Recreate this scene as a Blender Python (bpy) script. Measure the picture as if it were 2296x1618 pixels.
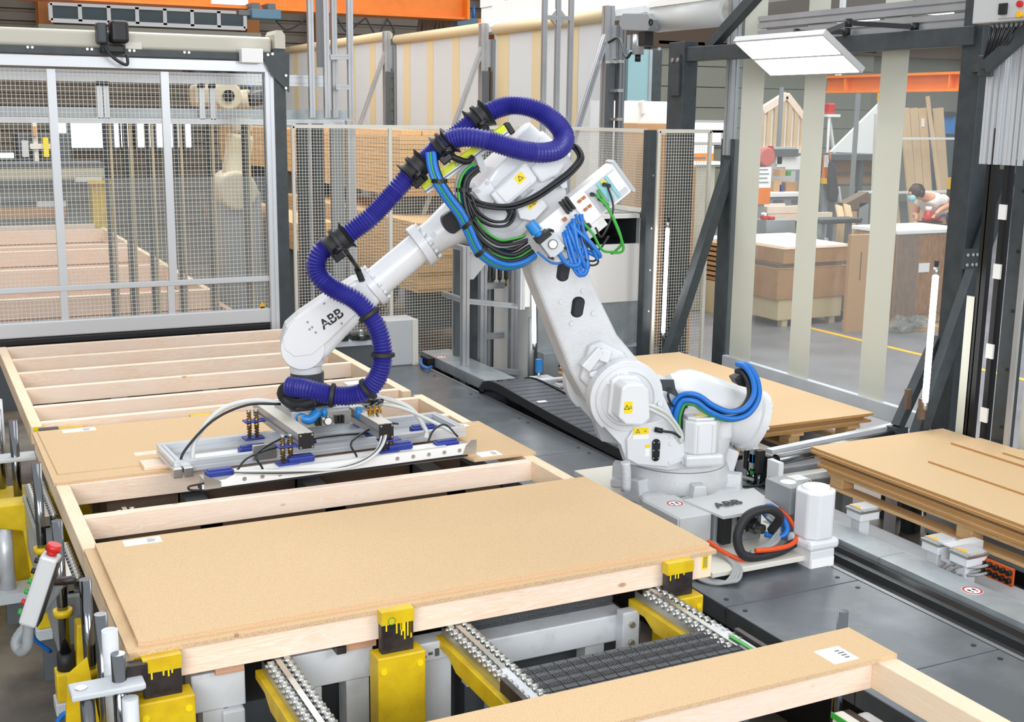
import bpy, bmesh, math, random
from mathutils import Matrix, Vector, Euler
for o in list(bpy.data.objects): bpy.data.objects.remove(o)
random.seed(7)
SC = bpy.context.scene
COL = SC.collection
# ---------- camera ----------
cd = bpy.data.cameras.new('camera'); cam = bpy.data.objects.new('camera', cd); COL.objects.link(cam)
M_ = [[0.895801, -0.444287, 0.01226], [-0.07745, -0.183203, -0.98002], [0.437656, 0.876953, -0.198523]]
cam.matrix_world = Matrix(((M_[0][0], -M_[1][0], -M_[2][0], 0.0),
                           (M_[0][1], -M_[1][1], -M_[2][1], 0.0),
                           (M_[0][2], -M_[1][2], -M_[2][2], 2.95), (0, 0, 0, 1)))
cd.sensor_width = 36; cd.lens = 42.7414; cd.clip_start = .05; cd.clip_end = 200
SC.camera = cam
# ---------- light ----------
w = bpy.data.worlds.new('hall_daylight'); SC.world = w; w.use_nodes = True
w.node_tree.nodes['Background'].inputs[0].default_value = (.93, .97, 1.03, 1)
w.node_tree.nodes['Background'].inputs[1].default_value = .78
def area(x, y, z, sx, sy, watt, rot=(0, 0, 0), col=(1, .985, .965)):
    l = bpy.data.lights.new('hall_and_fill_light', 'AREA'); l.shape = 'RECTANGLE'; l.size = sx; l.size_y = sy; l.energy = watt; l.color = col
    o = bpy.data.objects.new('hall_and_fill_light', l); COL.objects.link(o); o.location = (x, y, z); o.rotation_euler = rot
    return o
area(2.5, 5.5, 7.5, 4, 5, 90)
area(-3.0, -4.0, 4.6, 6, 3, 740, (math.radians(80), 0, math.radians(-35)), (.97, .985, 1))  # added fill light behind the camera, brightens the faces turned towards it
area(6.0, -4.0, 5, 5, 3, 300, (math.radians(75), 0, math.radians(8)), (.97, .985, 1))  # second added fill from behind the camera, no real fixture
area(5.0, 12.5, 8, 6, 2, 380)
area(2.0, 19, 8, 8, 3, 520)
area(12.5, 12, 8, 4, 9, 900)
area(19, 20, 8, 8, 6, 900)
SC.view_settings.view_transform = 'Standard'; SC.view_settings.look = 'None'
SC.view_settings.exposure = 0.0; SC.view_settings.gamma = 1; SC.view_settings.use_curve_mapping = False

# ---------- materials ----------
def lin(c):
    if isinstance(c, str):
        c = tuple(int(c[i:i+2], 16)/255 for i in (0, 2, 4))
    return tuple((x/12.92 if x <= .04045 else ((x+.055)/1.055)**2.4) for x in c) + (1,)
MATS = {}
def base_nodes(name):
    m = bpy.data.materials.new(name); m.use_nodes = True
    nt = m.node_tree; return m, nt, nt.nodes['Principled BSDF'], nt.nodes.new('ShaderNodeTexCoord')
def N(nt, t, **kw):
    n = nt.nodes.new('ShaderNode'+t)
    for k, v in kw.items():
        if k in n.inputs: n.inputs[k].default_value = v
        else: setattr(n, k, v)
    return n
def ramp(nt, fac, a, b, ca, cb):
    r = N(nt, 'ValToRGB'); e = r.color_ramp.elements
    e[0].position = a; e[1].position = b; e[0].color = ca; e[1].color = cb
    nt.links.new(fac, r.inputs[0]); return r.outputs[0]
def pm(name, c, rough=.5, metal=0., c2=None, scale=6., lo=.4, hi=.65, bump=0., bscale=60., stretch=(1, 1, 1), spec=.5, coat=0., detail=4.):
    """plain procedural material: base colour c, noise-mixed towards c2, optional fine relief"""
    m, nt, p, tc = base_nodes(name); MATS[name] = m; L = nt.links.new
    p.inputs['Roughness'].default_value = rough; p.inputs['Metallic'].default_value = metal
    p.inputs['Specular IOR Level'].default_value = spec; p.inputs['Coat Weight'].default_value = coat
    p.inputs['Base Color'].default_value = lin(c); m.diffuse_color = lin(c)
    mp = N(nt, 'Mapping'); mp.inputs['Scale'].default_value = stretch; L(tc.outputs['Object'], mp.inputs[0])
    if c2:
        n = N(nt, 'TexNoise', Scale=scale, Detail=detail, Roughness=.6); L(mp.outputs[0], n.inputs['Vector'])
        L(ramp(nt, n.outputs['Fac'], lo, hi, lin(c), lin(c2)), p.inputs['Base Color'])
    if bump:
        n2 = N(nt, 'TexNoise', Scale=bscale, Detail=3.); L(mp.outputs[0], n2.inputs['Vector'])
        b = N(nt, 'Bump', Strength=bump, Distance=.01); L(n2.outputs['Fac'], b.inputs['Height']); L(b.outputs[0], p.inputs['Normal'])
    return m
def emis(name, c, s):
    m, nt, p, tc = base_nodes(name); MATS[name] = m
    p.inputs['Base Color'].default_value = lin(c); p.inputs['Emission Color'].default_value = lin(c); p.inputs['Emission Strength'].default_value = s
    return m
def clear(name, tint, fac, rough=.12, gloss='f2f4f4'):
    """clear sheet: mostly transparent, the rest a glossy dielectric surface"""
    m, nt, p, tc = base_nodes(name); MATS[name] = m; L = nt.links.new
    p.inputs['Base Color'].default_value = lin(gloss); p.inputs['Roughness'].default_value = rough
    t = N(nt, 'BsdfTransparent'); t.inputs[0].default_value = lin(tint)
    mx = N(nt, 'MixShader'); mx.inputs[0].default_value = fac
    L(t.outputs[0], mx.inputs[1]); L(p.outputs[0], mx.inputs[2]); L(mx.outputs[0], nt.nodes['Material Output'].inputs[0])
    return m
def wood(name, c, c2, axis, knot='b5825a', scale=1.):
    """softwood: grain lines stretched along the board axis, a few knots"""
    m, nt, p, tc = base_nodes(name); MATS[name] = m; L = nt.links.new
    st = [11., 11., 11.]; st[axis] = .55
    oi = N(nt, 'ObjectInfo'); ad = N(nt, 'VectorMath', operation='MULTIPLY_ADD')
    L(oi.outputs['Random'], ad.inputs[0]); ad.inputs[1].default_value = (37, 19, 23); L(tc.outputs['Object'], ad.inputs[2])
    mp = N(nt, 'Mapping'); mp.inputs['Scale'].default_value = [s*scale for s in st]; L(ad.outputs[0], mp.inputs[0])
    n = N(nt, 'TexNoise', Scale=2.2, Detail=5., Roughness=.55, Distortion=.6); L(mp.outputs[0], n.inputs['Vector'])
    wv = N(nt, 'MapRange'); L(n.outputs['Fac'], wv.inputs[0]); wv.inputs[1].default_value = .25; wv.inputs[2].default_value = .75; wv.inputs[4].default_value = 7.
    fr = N(nt, 'Math', operation='PINGPONG'); L(wv.outputs[0], fr.inputs[0]); fr.inputs[1].default_value = .5
    c_ = ramp(nt, fr.outputs[0], .05, .5, lin(c2), lin(c))
    n3 = N(nt, 'TexNoise', Scale=1.3, Detail=2.); L(ad.outputs[0], n3.inputs['Vector'])
    mx = N(nt, 'MixRGB', blend_type='MIX'); L(ramp(nt, n3.outputs['Fac'], .42, .62, (0, 0, 0, 1), (.55, .55, .55, 1)), mx.inputs[0]); L(c_, mx.inputs[1]); mx.inputs[2].default_value = lin(c)
    sk = [4.2, 4.2, 4.2]; sk[axis] = 2.1
    mk = N(nt, 'Mapping'); mk.inputs['Scale'].default_value = sk; L(ad.outputs[0], mk.inputs[0])
    vo = N(nt, 'TexVoronoi', Scale=1.); L(mk.outputs[0], vo.inputs['Vector'])
    mx2 = N(nt, 'MixRGB'); L(ramp(nt, vo.outputs['Distance'], .03, .06, (.8, .8, .8, 1), (0, 0, 0, 1)), mx2.inputs[0]); L(mx.outputs[0], mx2.inputs[1]); mx2.inputs[2].default_value = lin(knot)
    hs = N(nt, 'HueSaturation'); vr = N(nt, 'MapRange'); L(oi.outputs['Random'], vr.inputs[0]); vr.inputs[3].default_value = .93; vr.inputs[4].default_value = 1.05
    L(vr.outputs[0], hs.inputs['Value']); L(mx2.outputs[0], hs.inputs['Color']); L(hs.outputs[0], p.inputs['Base Color'])
    p.inputs['Roughness'].default_value = .62; p.inputs['Specular IOR Level'].default_value = .3
    return m
def chip(name, c, c2, c3, scale=420.):
    """pressed chipboard: fine light and dark flakes"""
    m, nt, p, tc = base_nodes(name); MATS[name] = m; L = nt.links.new
    n = N(nt, 'TexNoise', Scale=scale*.4, Detail=3., Roughness=.7); L(tc.outputs['Object'], n.inputs['Vector'])
    a = ramp(nt, n.outputs['Fac'], .36, .6, lin(c2), lin(c))
    v = N(nt, 'TexVoronoi', Scale=scale*.25); L(tc.outputs['Object'], v.inputs['Vector'])
    mx = N(nt, 'MixRGB'); L(ramp(nt, v.outputs['Distance'], .1, .24, (.6, .6, .6, 1), (0, 0, 0, 1)), mx.inputs[0]); L(a, mx.inputs[1]); mx.inputs[2].default_value = lin(c3)
    L(mx.outputs[0], p.inputs['Base Color']); p.inputs['Roughness'].default_value = .7; p.inputs['Specular IOR Level'].default_value = .25
    b = N(nt, 'Bump', Strength=.12, Distance=.004); L(n.outputs['Fac'], b.inputs['Height']); L(b.outputs[0], p.inputs['Normal'])
    return m
wood('wood_x', 'f9e7d6', 'f3d3b6', 0); wood('wood_y', 'f6e2c8', 'efd0a8', 1)
wood('wood_dark_x', 'e0b880', 'cfa065', 0, knot='8a5a30'); wood('wood_dark_y', 'dfb888', 'cca470', 1, knot='80522a')
wood('wood_dark_z', 'e0c4a0', 'cfae88', 2, knot='80522a')
chip('chipboard', 'dcbf98', 'd2b082', 'be976a'); chip('chip_edge', 'e0c4a2', 'ba966f', '946f4c', 700.)
chip('chip_dark', 'c79a62', '9c6f3e', '7f5830', 700.)
pm('plywood', 'c99c80', .7, c2='b98a6e', scale=3, stretch=(1, 1, 40))
pm('robot_white', 'dcdee1', .38, c2='d5d7d9', scale=3., bump=.10, bscale=160., coat=.15)
pm('robot_white_clean', 'dfe1e4', .34, coat=.15)
pm('robot_cast', 'd8dbdf', .45, c2='cdcfd1', scale=5., bump=.35, bscale=90.)
pm('beige_old', 'cfc6ad', .5, c2='c2b89c', scale=4.)
pm('cream', 'dedbcf', .45); pm('cream_strip', 'd4d6c9', .5); pm('tan_strip', 'd3c19a', .6)
pm('white', 'f0f0ee', .4); pm('paper', 'f4f4f2', .8); pm('grey_paint', 'c9ced2', .42, c2='bfc4c9', scale=3)
pm('grey_box', 'c3c5c6', .4); pm('grey_mid', '8e9396', .45); pm('grey_dark', '5a6064', .5)
pm('white_steel', 'd2d6da', .4, c2='b9bcc0', scale=7., lo=.52, hi=.75)
pm('alu', 'b4b7ba', .36, .5, c2='aaadb0', scale=2.); pm('alu_bright', 'd3d7db', .32, .3); pm('alu_dark', '8f9294', .4, .7)
pm('chain_grey', '454a52', .5, c2='3a3e45', scale=9); pm('galv', 'b0b8bb', .38, .4, c2='9ba4a8', scale=7., lo=.3, hi=.7); pm('zinc', 'c2c3bf', .3, .85)
pm('steel', '7d7f80', .22, .95); pm('chrome', '84878b', .12, 1.); pm('steel_dark', '4c4746', .4, .6, c2='3a3333', scale=14)
pm('anthracite', '3d4448', .42, c2='353b3f', scale=9.); pm('black', '17181a', .45); pm('rubber', '222326', .6); pm('black_gloss', '141519', .2)
pm('deck', '62686e', .34, .45, c2='7f848a', scale=3.2, lo=.45, hi=.8, bump=.05, bscale=40., detail=9.)
pm('belt', '5c5e61', .5, .2, c2='3c3e41', scale=160., lo=.42, hi=.6, bump=.3, bscale=220.)
pm('yellow', 'e0c019', .42, c2='cda90f', scale=8.); pm('amber', 'f0b80e', .4); pm('yellow_clean', 'f6d80f', .45); pm('lime', 'd3de1e', .4)
pm('hose_blue', '2a2a86', .38, c2='35348f', scale=2.5); pm('hose_seam', '2a2670', .35)
pm('cable_blue', '1c6fc4', .35); pm('cable_black', '1f2124', .4); pm('cable_grey', '9ea1a1', .45); pm('cable_green', '3aa33a', .4); pm('cable_white', 'd5d8d4', .45); pm('cable_orange', 'e0521d', .4)
pm('vac_blue', '26398f', .4); pm('blue_knob', '2a86d0', .35); pm('brass', 'b58a3d', .28, .8); pm('copper_lever', 'b06a2c', .4)
pm('teal', '86c4cc', .4); pm('red', 'c52020', .4); pm('green', '2f9a3c', .4); pm('orange', 'ee8222', .5, c2='e67818', scale=3); pm('column_orange', 'b5702f', .5); pm('gate_cream', 'c6c2b4', .45); pm('orange_plate', 'c9571c', .5)
pm('concrete', '857a6b', .5, c2='4f4a44', scale=1.3, lo=.38, hi=.62, bump=.06, bscale=25., detail=10.)
pm('hall_floor', '7b7c81', .35, c2='64656a', scale=.9, detail=8.)
pm('cladding', '837a6d', .5, .2, c2='776f63', scale=.6); pm('cladding_light', 'a3a394', .55); pm('wall_grey', 'a7a69a', .7)
pm('cardboard', 'b58a5e', .75, c2='a87d52', scale=5); pm('cardboard_light', 'c39a70', .75)
pm('shrinkwrap', 'a9784b', .25, c2='8e5f38', scale=8., stretch=(3, 3, 1), coat=.3)
pm('skin', 'd89a7c', .5); pm('hair', '3a2a20', .7); pm('tshirt', 'eeeae6', .85); pm('trousers', '2b3038', .85); pm('mask_blue', '8fc3cf', .7)
pm('dust_brown', '6d5a4a', .7); pm('fabric_dark', '34353c', .9); pm('glass_dark', '4d5e63', .1)
clear('pvc_clear', 'f4f7f7', .08, .06); pm('hoist_blue', '4f7388', .4); pm('booth_glass', '8aaeb2', .15); clear('pvc_milky', 'f2f4f5', .52, .35, 'f0f3f5'); clear('poly', 'eef0f0', .10, .1)
emis('led', 'ffffff', 7.); emis('panel_light', 'fffdf8', 6.); emis('daylight', 'ffffff', 2.2); emis('far_lamp', 'fffdf5', 3.)

# ---------- mesh helpers ----------
def V(*a): return Vector(a)
def crv(pts, res=6, closed=False):
    """Catmull-Rom through pts"""
    P = [Vector(p) for p in pts]
    if len(P) < 3: return P
    out = []; n = len(P)
    for i in range(n if closed else n-1):
        p0 = P[i-1] if (i or closed) else P[0]*2-P[1]; p1 = P[i]; p2 = P[(i+1) % n]
        p3 = P[(i+2) % n] if (closed or i+2 < n) else P[-1]*2-P[-2]
        for k in range(res):
            t = k/res
            out.append(.5*((2*p1)+(p2-p0)*t+(2*p0-5*p1+4*p2-p3)*t*t+(3*p1-p0-3*p2+p3)*t**3))
    if not closed: out.append(P[-1].copy())
    return out
def frames(P):
    T = []
    for i in range(len(P)):
        a = P[max(i-1, 0)]; b = P[min(i+1, len(P)-1)]; d = (b-a); T.append(d.normalized() if d.length > 1e-9 else V(0, 0, 1))
    u = T[0].cross(V(0, 0, 1))
    if u.length < .1: u = T[0].cross(V(1, 0, 0))
    u.normalize(); out = []
    for t in T:
        u = u-t*u.dot(t); u.normalize(); out.append((t, u, t.cross(u)))
    return out
class B:
    def __init__(s): s.v = []; s.f = []; s.s = []
    def add(s, vs, fs, smooth=False):
        o = len(s.v); s.v += [tuple(v) for v in vs]
        for f in fs: s.f.append([i+o for i in f]); s.s.append(smooth)
        return s
    def box(s, x0, x1, y0, y1, z0, z1):
        return s.add([(x0, y0, z0), (x1, y0, z0), (x1, y1, z0), (x0, y1, z0), (x0, y0, z1), (x1, y0, z1), (x1, y1, z1), (x0, y1, z1)],
                     [(0, 3, 2, 1), (4, 5, 6, 7), (0, 1, 5, 4), (1, 2, 6, 5), (2, 3, 7, 6), (3, 0, 4, 7)])
    def cbox(s, c, d): return s.box(c[0]-d[0]/2, c[0]+d[0]/2, c[1]-d[1]/2, c[1]+d[1]/2, c[2]-d[2]/2, c[2]+d[2]/2)
    def bar(s, p, q, w, h, up=(0, 0, 1)):
        """square bar from p to q, w across, h along up"""
        p = Vector(p); q = Vector(q); t = (q-p).normalized(); u = t.cross(Vector(up))
        if u.length < 1e-4: u = t.cross(V(0, 1, 0))
        u.normalize(); n = u.cross(t); u *= w/2; n *= h/2
        vs = [p-u-n, p+u-n, p+u+n, p-u+n, q-u-n, q+u-n, q+u+n, q-u+n]
        return s.add(vs, [(0, 1, 2, 3), (7, 6, 5, 4), (0, 4, 5, 1), (1, 5, 6, 2), (2, 6, 7, 3), (3, 7, 4, 0)])
    def prof(s, p, q, w, h, up=(0, 0, 1), slots=True):
        """slotted aluminium profile from p to q"""
        p = Vector(p); q = Vector(q); t = (q-p).normalized(); u = t.cross(Vector(up))
        if u.length < 1e-4: u = t.cross(V(0, 1, 0))
        u.normalize(); n = u.cross(t)
        g = .16; d = .14
        def side(nn):
            r = []
            for k in range(nn): 
                c = (k+.5)/nn*2-1; e = g/nn; r += [(c-e, 0), (c-e, 1), (c+e, 1), (c+e, 0)]
            return r
        nw = max(1, round(w/h)); nh = max(1, round(h/w)); m_ = min(w, h)
        poly = [(-1, -1)] + [(x, -1+y*d*2*m_/h) for x, y in side(nw)] + [(1, -1)] + [(1-y*d*2*m_/w, x) for x, y in side(nh)] + [(1, 1)]
        poly += [(-x, 1-y*d*2*m_/h) for x, y in side(nw)] + [(-1, 1)] + [(-1+y*d*2*m_/w, -x) for x, y in side(nh)]
        k = len(poly); a = [p+u*x*w/2+n*y*h/2 for x, y in poly]; b = [q+u*x*w/2+n*y*h/2 for x, y in poly]
        return s.add(a+b, [(i, (i+1) % k, (i+1) % k+k, i+k) for i in range(k)]+[list(range(k))[::-1], list(range(k, 2*k))])
    def cyl(s, p, q, r, r2=None, n=16, caps=True):
        p = Vector(p); q = Vector(q); r2 = r if r2 is None else r2; t, u, v = frames([p, q])[0]
        ring = [(math.cos(2*math.pi*i/n), math.sin(2*math.pi*i/n)) for i in range(n)]
        vs = [p+(u*c+v*d)*r for c, d in ring]+[q+(u*c+v*d)*r2 for c, d in ring]
        s.add(vs, [(i, (i+1) % n, (i+1) % n+n, i+n) for i in range(n)], True)
        if caps:
            s.add(vs[:n], [list(range(n))[::-1]]); s.add(vs[n:], [list(range(n))])
        return s
    def tube(s, pts, r, n=8, res=6, smooth=True, rf=None, closed=False):
        P = crv(pts, res, closed) if smooth else [Vector(p) for p in pts]
        F = frames(P); k = len(P)
        for i, (t, u, v) in enumerate(F):
            rr = r if rf is None else r*rf(i, k)
            s.v += [tuple(P[i]+(u*math.cos(2*math.pi*j/n)+v*math.sin(2*math.pi*j/n))*rr) for j in range(n)]
        o = len(s.v)-n*k
        for i in range(k-1):
            for j in range(n): s.f.append([o+i*n+j, o+i*n+(j+1) % n, o+(i+1)*n+(j+1) % n, o+(i+1)*n+j]); s.s.append(True)
        s.f += [[o+j for j in range(n)][::-1], [o+(k-1)*n+j for j in range(n)]]; s.s += [False, False]
        return s
    def prism(s, poly, axis, a, b):
        """extrude a 2-D outline: axis 'x' outline (y,z), 'y' outline (x,z), 'z' outline (x,y)"""
        mk = {'x': lambda p, t: (t, p[0], p[1]), 'y': lambda p, t: (p[0], t, p[1]), 'z': lambda p, t: (p[0], p[1], t)}[axis]
        k = len(poly); vs = [mk(p, a) for p in poly]+[mk(p, b) for p in poly]
        return s.add(vs, [(i, (i+1) % k, (i+1) % k+k, i+k) for i in range(k)]+[list(range(k))[::-1], list(range(k, 2*k))])
    def lathe(s, prof, p, q, n=32):
        """revolve (distance along p->q in metres, radius) pairs"""
        p = Vector(p); q = Vector(q); t, u, v = frames([p, q])[0]; k = len(prof); vs = []
        for d, r in prof: vs += [p+t*d+(u*math.cos(2*math.pi*j/n)+v*math.sin(2*math.pi*j/n))*r for j in range(n)]
        fs = [(i*n+j, i*n+(j+1) % n, (i+1)*n+(j+1) % n, (i+1)*n+j) for i in range(k-1) for j in range(n)]
        s.add(vs, fs, False); 
        s.f += [[len(s.v)-n*k+j for j in range(n)][::-1], [len(s.v)-n+j for j in range(n)]]; s.s += [False, False]
        return s
    def sphere(s, c, r, n=12, m=8):
        rx, ry, rz = r if isinstance(r, (tuple, list)) else (r, r, r); vs = []
        for i in range(m+1):
            a = math.pi*i/m
            vs += [(c[0]+rx*math.sin(a)*math.cos(2*math.pi*j/n), c[1]+ry*math.sin(a)*math.sin(2*math.pi*j/n), c[2]+rz*math.cos(a)) for j in range(n)]
        return s.add(vs, [(i*n+j, (i+1)*n+j, (i+1)*n+(j+1) % n, i*n+(j+1) % n) for i in range(m) for j in range(n)], True)
    def xf(s, M): s.v = [tuple(M @ Vector(v)) for v in s.v]; return s
    def mesh(s, name):
        me = bpy.data.meshes.new(name); me.from_pydata(s.v, [], s.f)
        me.polygons.foreach_set('use_smooth', s.s)
        bm = bmesh.new(); bm.from_mesh(me); bmesh.ops.remove_doubles(bm, verts=bm.verts, dist=1e-5); bmesh.ops.recalc_face_normals(bm, faces=bm.faces); bm.to_mesh(me); bm.free()
        return me
    def build(s, name, mat, parent=None, bev=0., seg=2, local=False, label=None, cat=None, group=None, kind=None, auto=None):
        me = s.mesh(name); me.materials.append(MATS[mat])
        o = bpy.data.objects.new(name, me); COL.objects.link(o)
        if parent: attach(o, parent, local)
        if bev:
            md = o.modifiers.new('bevel', 'BEVEL'); md.width = bev; md.segments = seg; md.limit_method = 'ANGLE'; md.angle_limit = math.radians(40)
        if auto:
            me.polygons.foreach_set('use_smooth', [True]*len(me.polygons)); me.set_sharp_from_angle(angle=math.radians(auto))
        return tag(o, label, cat, group, kind)
def attach(o, parent, local=False):
    o.parent = parent
    if not local:
        r = parent
        while r.parent: r = r.parent
        o.matrix_parent_inverse = Matrix.Translation(-r.location) if r is parent else Matrix.Identity(4)
def tag(o, label=None, cat=None, group=None, kind=None):
    if label: o['label'] = label
    if cat: o['category'] = cat
    if group: o['group'] = group
    if kind: o['kind'] = kind
    return o
def thing(name, label, cat, loc=(0, 0, 0), rz=0., group=None, kind=None):
    o = bpy.data.objects.new(name, None); COL.objects.link(o); o.location = loc; o.rotation_euler = (0, 0, rz); o.empty_display_size = .1
    return tag(o, label, cat, group, kind or ('thing' if cat else None))
def dup(o, delta=None, parent=None, label=None, loc=None, rz=None):
    """copy of a thing with its parts and sub-parts"""
    c = o.copy(); COL.objects.link(c)
    if parent: c.parent = parent; c.matrix_parent_inverse = o.matrix_parent_inverse.copy()
    if delta: c.location = o.location+Vector(delta)
    if loc: c.location = loc
    if rz is not None: c.rotation_euler[2] = rz
    if label: c['label'] = label
    for ch in list(o.children): dup(ch, parent=c)
    return c
def copy_part(o, delta, parent=None):
    c = o.copy(); COL.objects.link(c); c.location = o.location+Vector(delta)
    if parent: c.parent = parent; c.matrix_parent_inverse = o.matrix_parent_inverse.copy()
    return c
def mesh_grid(p, q, z0, z1, pitch, r, name, mat, parent, pitch_z=None):
    """welded wire mesh between two plan points"""
    b = B(); p = Vector(p); q = Vector(q); d = (q-p); L = d.length; t = d/L; k = int(L/pitch); nn = V(-t.y, t.x, 0)
    for i in range(1, k+1):
        a = p+t*(i*L/(k+1)); b.bar((a.x, a.y, z0), (a.x, a.y, z1), r, r, up=t)
    m = int((z1-z0)/(pitch_z or pitch))
    for i in range(1, m+1):
        z = z0+(z1-z0)*i/(m+1); b.bar((p.x+nn.x*r, p.y+nn.y*r, z), (q.x+nn.x*r, q.y+nn.y*r, z), r, r)
    return b.build(name, mat, parent, kind='stuff')
def ring(c, n_, r, r2, name, mat, parent, th=.001, local=False):
    b = B(); t, u, v = frames([Vector(c), Vector(c)+Vector(n_)])[0]; c = Vector(c); k = 28; vs = []
    for rr, h in ((r2, 0), (r2, th), (r, th), (r, 0)): vs += [c+(u*math.cos(2*math.pi*j/k)+v*math.sin(2*math.pi*j/k))*rr+t*h for j in range(k)]
    b.add(vs, [(i*k+j, i*k+(j+1) % k, ((i+1) % 4)*k+(j+1) % k, ((i+1) % 4)*k+j) for i in range(4) for j in range(k)])
    return b.build(name, mat, parent, local=local)
def text(body, size, M, name, mat, parent, local=True, ext=.0008):
    cu = bpy.data.curves.new(name, 'FONT'); cu.body = body; cu.size = size; cu.extrude = ext; cu.align_x = 'CENTER'; cu.align_y = 'CENTER'; cu.offset = size*.022
    tmp = bpy.data.objects.new(name, cu); COL.objects.link(tmp)
    me = bpy.data.meshes.new_from_object(tmp.evaluated_get(bpy.context.evaluated_depsgraph_get())); bpy.data.objects.remove(tmp)
    me.transform(M); me.materials.clear(); me.materials.append(MATS[mat]); me.name = name
    o = bpy.data.objects.new(name, me); COL.objects.link(o); attach(o, parent, local)
    return o
def basis(o, x, y):
    """matrix with x and y as in-plane axes at point o"""
    x = Vector(x).normalized(); y = Vector(y); y = (y-x*y.dot(x)).normalized(); z = x.cross(y)
    return Matrix(((x.x, y.x, z.x, o[0]), (x.y, y.y, z.y, o[1]), (x.z, y.z, z.z, o[2]), (0, 0, 0, 1)))

# ---------- the hall ----------
def struct(b, name, mat, **k): return b.build(name, mat, kind='structure', **k)
struct(B().box(-14, 6.95, -3, 34, -.1, 0), 'floor', 'concrete')
struct(B().box(6.95, 40, -3, 44, -.1, 0), 'floor', 'hall_floor')
b = B().box(11.46, 11.56, 3, 20.5, 0, .004); struct(b, 'trim_1', 'amber')
# back wall: horizontal ribbed metal cladding
b = B(); z = 0.; 
poly = [(34.0, 0)]
while z < 9.6:
    poly += [(34.0-.0, z), (33.94, z+.03), (33.94, z+.22), (34.0, z+.25)]; z += .30
poly += [(34.0, z), (34.3, z), (34.3, 0)]
struct(b.prism(poly, 'x', -14, 16), 'wall_back', 'cladding')
zlow = 4.36; poly2 = []; z = 0.
while z < zlow: poly2 += [(33.0, z), (32.94, z+.03), (32.94, z+.22), (33.0, z+.25)]; z += .30
struct(B().prism(poly2+[(33.0, z), (33.1, z), (33.1, 0)], 'x', -14, 15.503), 'wall_back_lower', 'cladding')
b = B().box(16, 40, 34, 34.2, 0, 9.6); struct(b, 'wall_back_hall', 'wall_grey')
b = B().box(40, 40.2, -3, 34.2, 0, 9.6); struct(b, 'wall_right', 'wall_grey')
b = B().box(-14.2, -14, -3, 34.2, 0, 9.6); struct(b, 'wall_left', 'wall_grey')
# orange steel columns against the back wall
for k, (px, tx, lab) in enumerate(((103, 0, 'orange steel column beside the mezzanine window band'), (562, 0, 'orange steel column behind the blue hoist box'), (728, 0, 'orange steel column seen between the aluminium tower posts'), (1108, 0, 'orange steel column where the crane beam ends'))):
    x = [3.507, 8.719, 10.789, 16.049][k]
    t = thing('steel_column', lab, 'column', (x, 33.6, 0))
    B().box(x-.17, x+.17, 33.2, 33.24, 0, 9).build('flange', 'column_orange', t); B().box(x-.17, x+.17, 33.86, 33.9, 0, 9).build('flange', 'column_orange', t)
    B().box(x-.02, x+.02, 33.24, 33.86, 0, 9).build('web', 'column_orange', t)
# mezzanine window band
t = thing('window_1', None, None, (0, 33, 0)); t['kind'] = 'structure'
x0, x1, z0, z1 = 3.549, 8.325, 5.066, 5.469
fb = B().box(x0, x1, 32.5, 32.6, z0-.05, z0+.05).box(x0, x1, 32.5, 32.6, z1-.05, z1+.05).build('window_frame', 'white', t)
for k in range(8):
    x = x0+(x1-x0)*k/7; B().box(x-.045, x+.045, 32.5, 32.6, z0, z1).build('mullion', 'white', t)
for k in range(7):
    xa = x0+(x1-x0)*k/7; xb = x0+(x1-x0)*(k+1)/7
    B().box(xa+.05, xb-.05, 32.56, 32.58, z0+.05, z1-.05).build('pane', 'glass_dark', t)
B().box(x0-.3, x1+.4, 32.45, 33.5, z0-.75, z0-.1).build('sill_panel', 'cladding_light', t)
# orange crane girder with its hoist box and festoon cable
g = [(4.652, 24.0, 4.837), (10.683, 24.0, 4.885)]
zb = g[1][2]
t = thing('crane_girder', 'orange overhead crane girder crossing above the tan curtain wall', 'crane beam', (0, 24, zb))
B().box(-12, g[1][0], 23.8, 24.2, zb, zb+.9).build('web', 'orange', t)
B().box(-12, g[1][0], 23.68, 24.32, zb-.03, zb+.02).build('flange', 'orange', t)
B().box(g[1][0]-.03, g[1][0]+.03, 23.6, 24.4, zb-.03, zb+1).build('end_plate', 'orange', t)
pb = (5.804, 23.6, 4.969); B().box(pb[0]-.35, pb[0]+.35, 23.76, 23.8, pb[2]-.05, pb[2]+.2).build('sign_plate', 'paper', t)
h = (6.356, 23.4, 4.739)
t = thing('crane_control_box', 'blue crane control box hung under the orange girder', 'control box', (h[0], 23.4, h[2]))
B().box(h[0]-.28, h[0]+.28, 23.2, 23.6, h[2]-.09, h[2]+.09).build('box_body', 'hoist_blue', t, bev=.02)
B().box(h[0]-.25, h[0]-.1, 23.3, 23.8, h[2]+.09, h[2]+.2).build('hanger', 'grey_dark', t)
B().box(h[0]+.05, h[0]+.2, 23.3, 23.8, h[2]+.09, h[2]+.2).build('hanger', 'grey_dark', t)
B().box(h[0]-.5, h[0]-.28, 23.3, 23.5, h[2]-.03, h[2]+.06).build('limit_arm', 'grey_dark', t)
fest = [[(6.605, 23.5, 4.658), (6.792, 23.5, 4.493), (7.013, 23.5, 4.569), (7.238, 23.5, 4.744)], [(7.821, 23.5, 4.753), (8.026, 23.5, 4.493), (8.23, 23.5, 4.645), (8.416, 23.5, 4.78)], [(8.416, 23.5, 4.78), (8.645, 23.5, 4.449), (8.769, 23.5, 4.625), (8.864, 23.5, 4.783)], [(8.864, 23.5, 4.783), (8.976, 23.5, 4.633), (9.013, 23.5, 4.506)]]
t = thing('festoon_cable', 'black festoon cable hanging in loops under the orange girder', 'cable', (0, 23.5, 5))
for f in fest: B().tube(f, .018, 6).build('cable_loop', 'cable_black', t)
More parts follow.
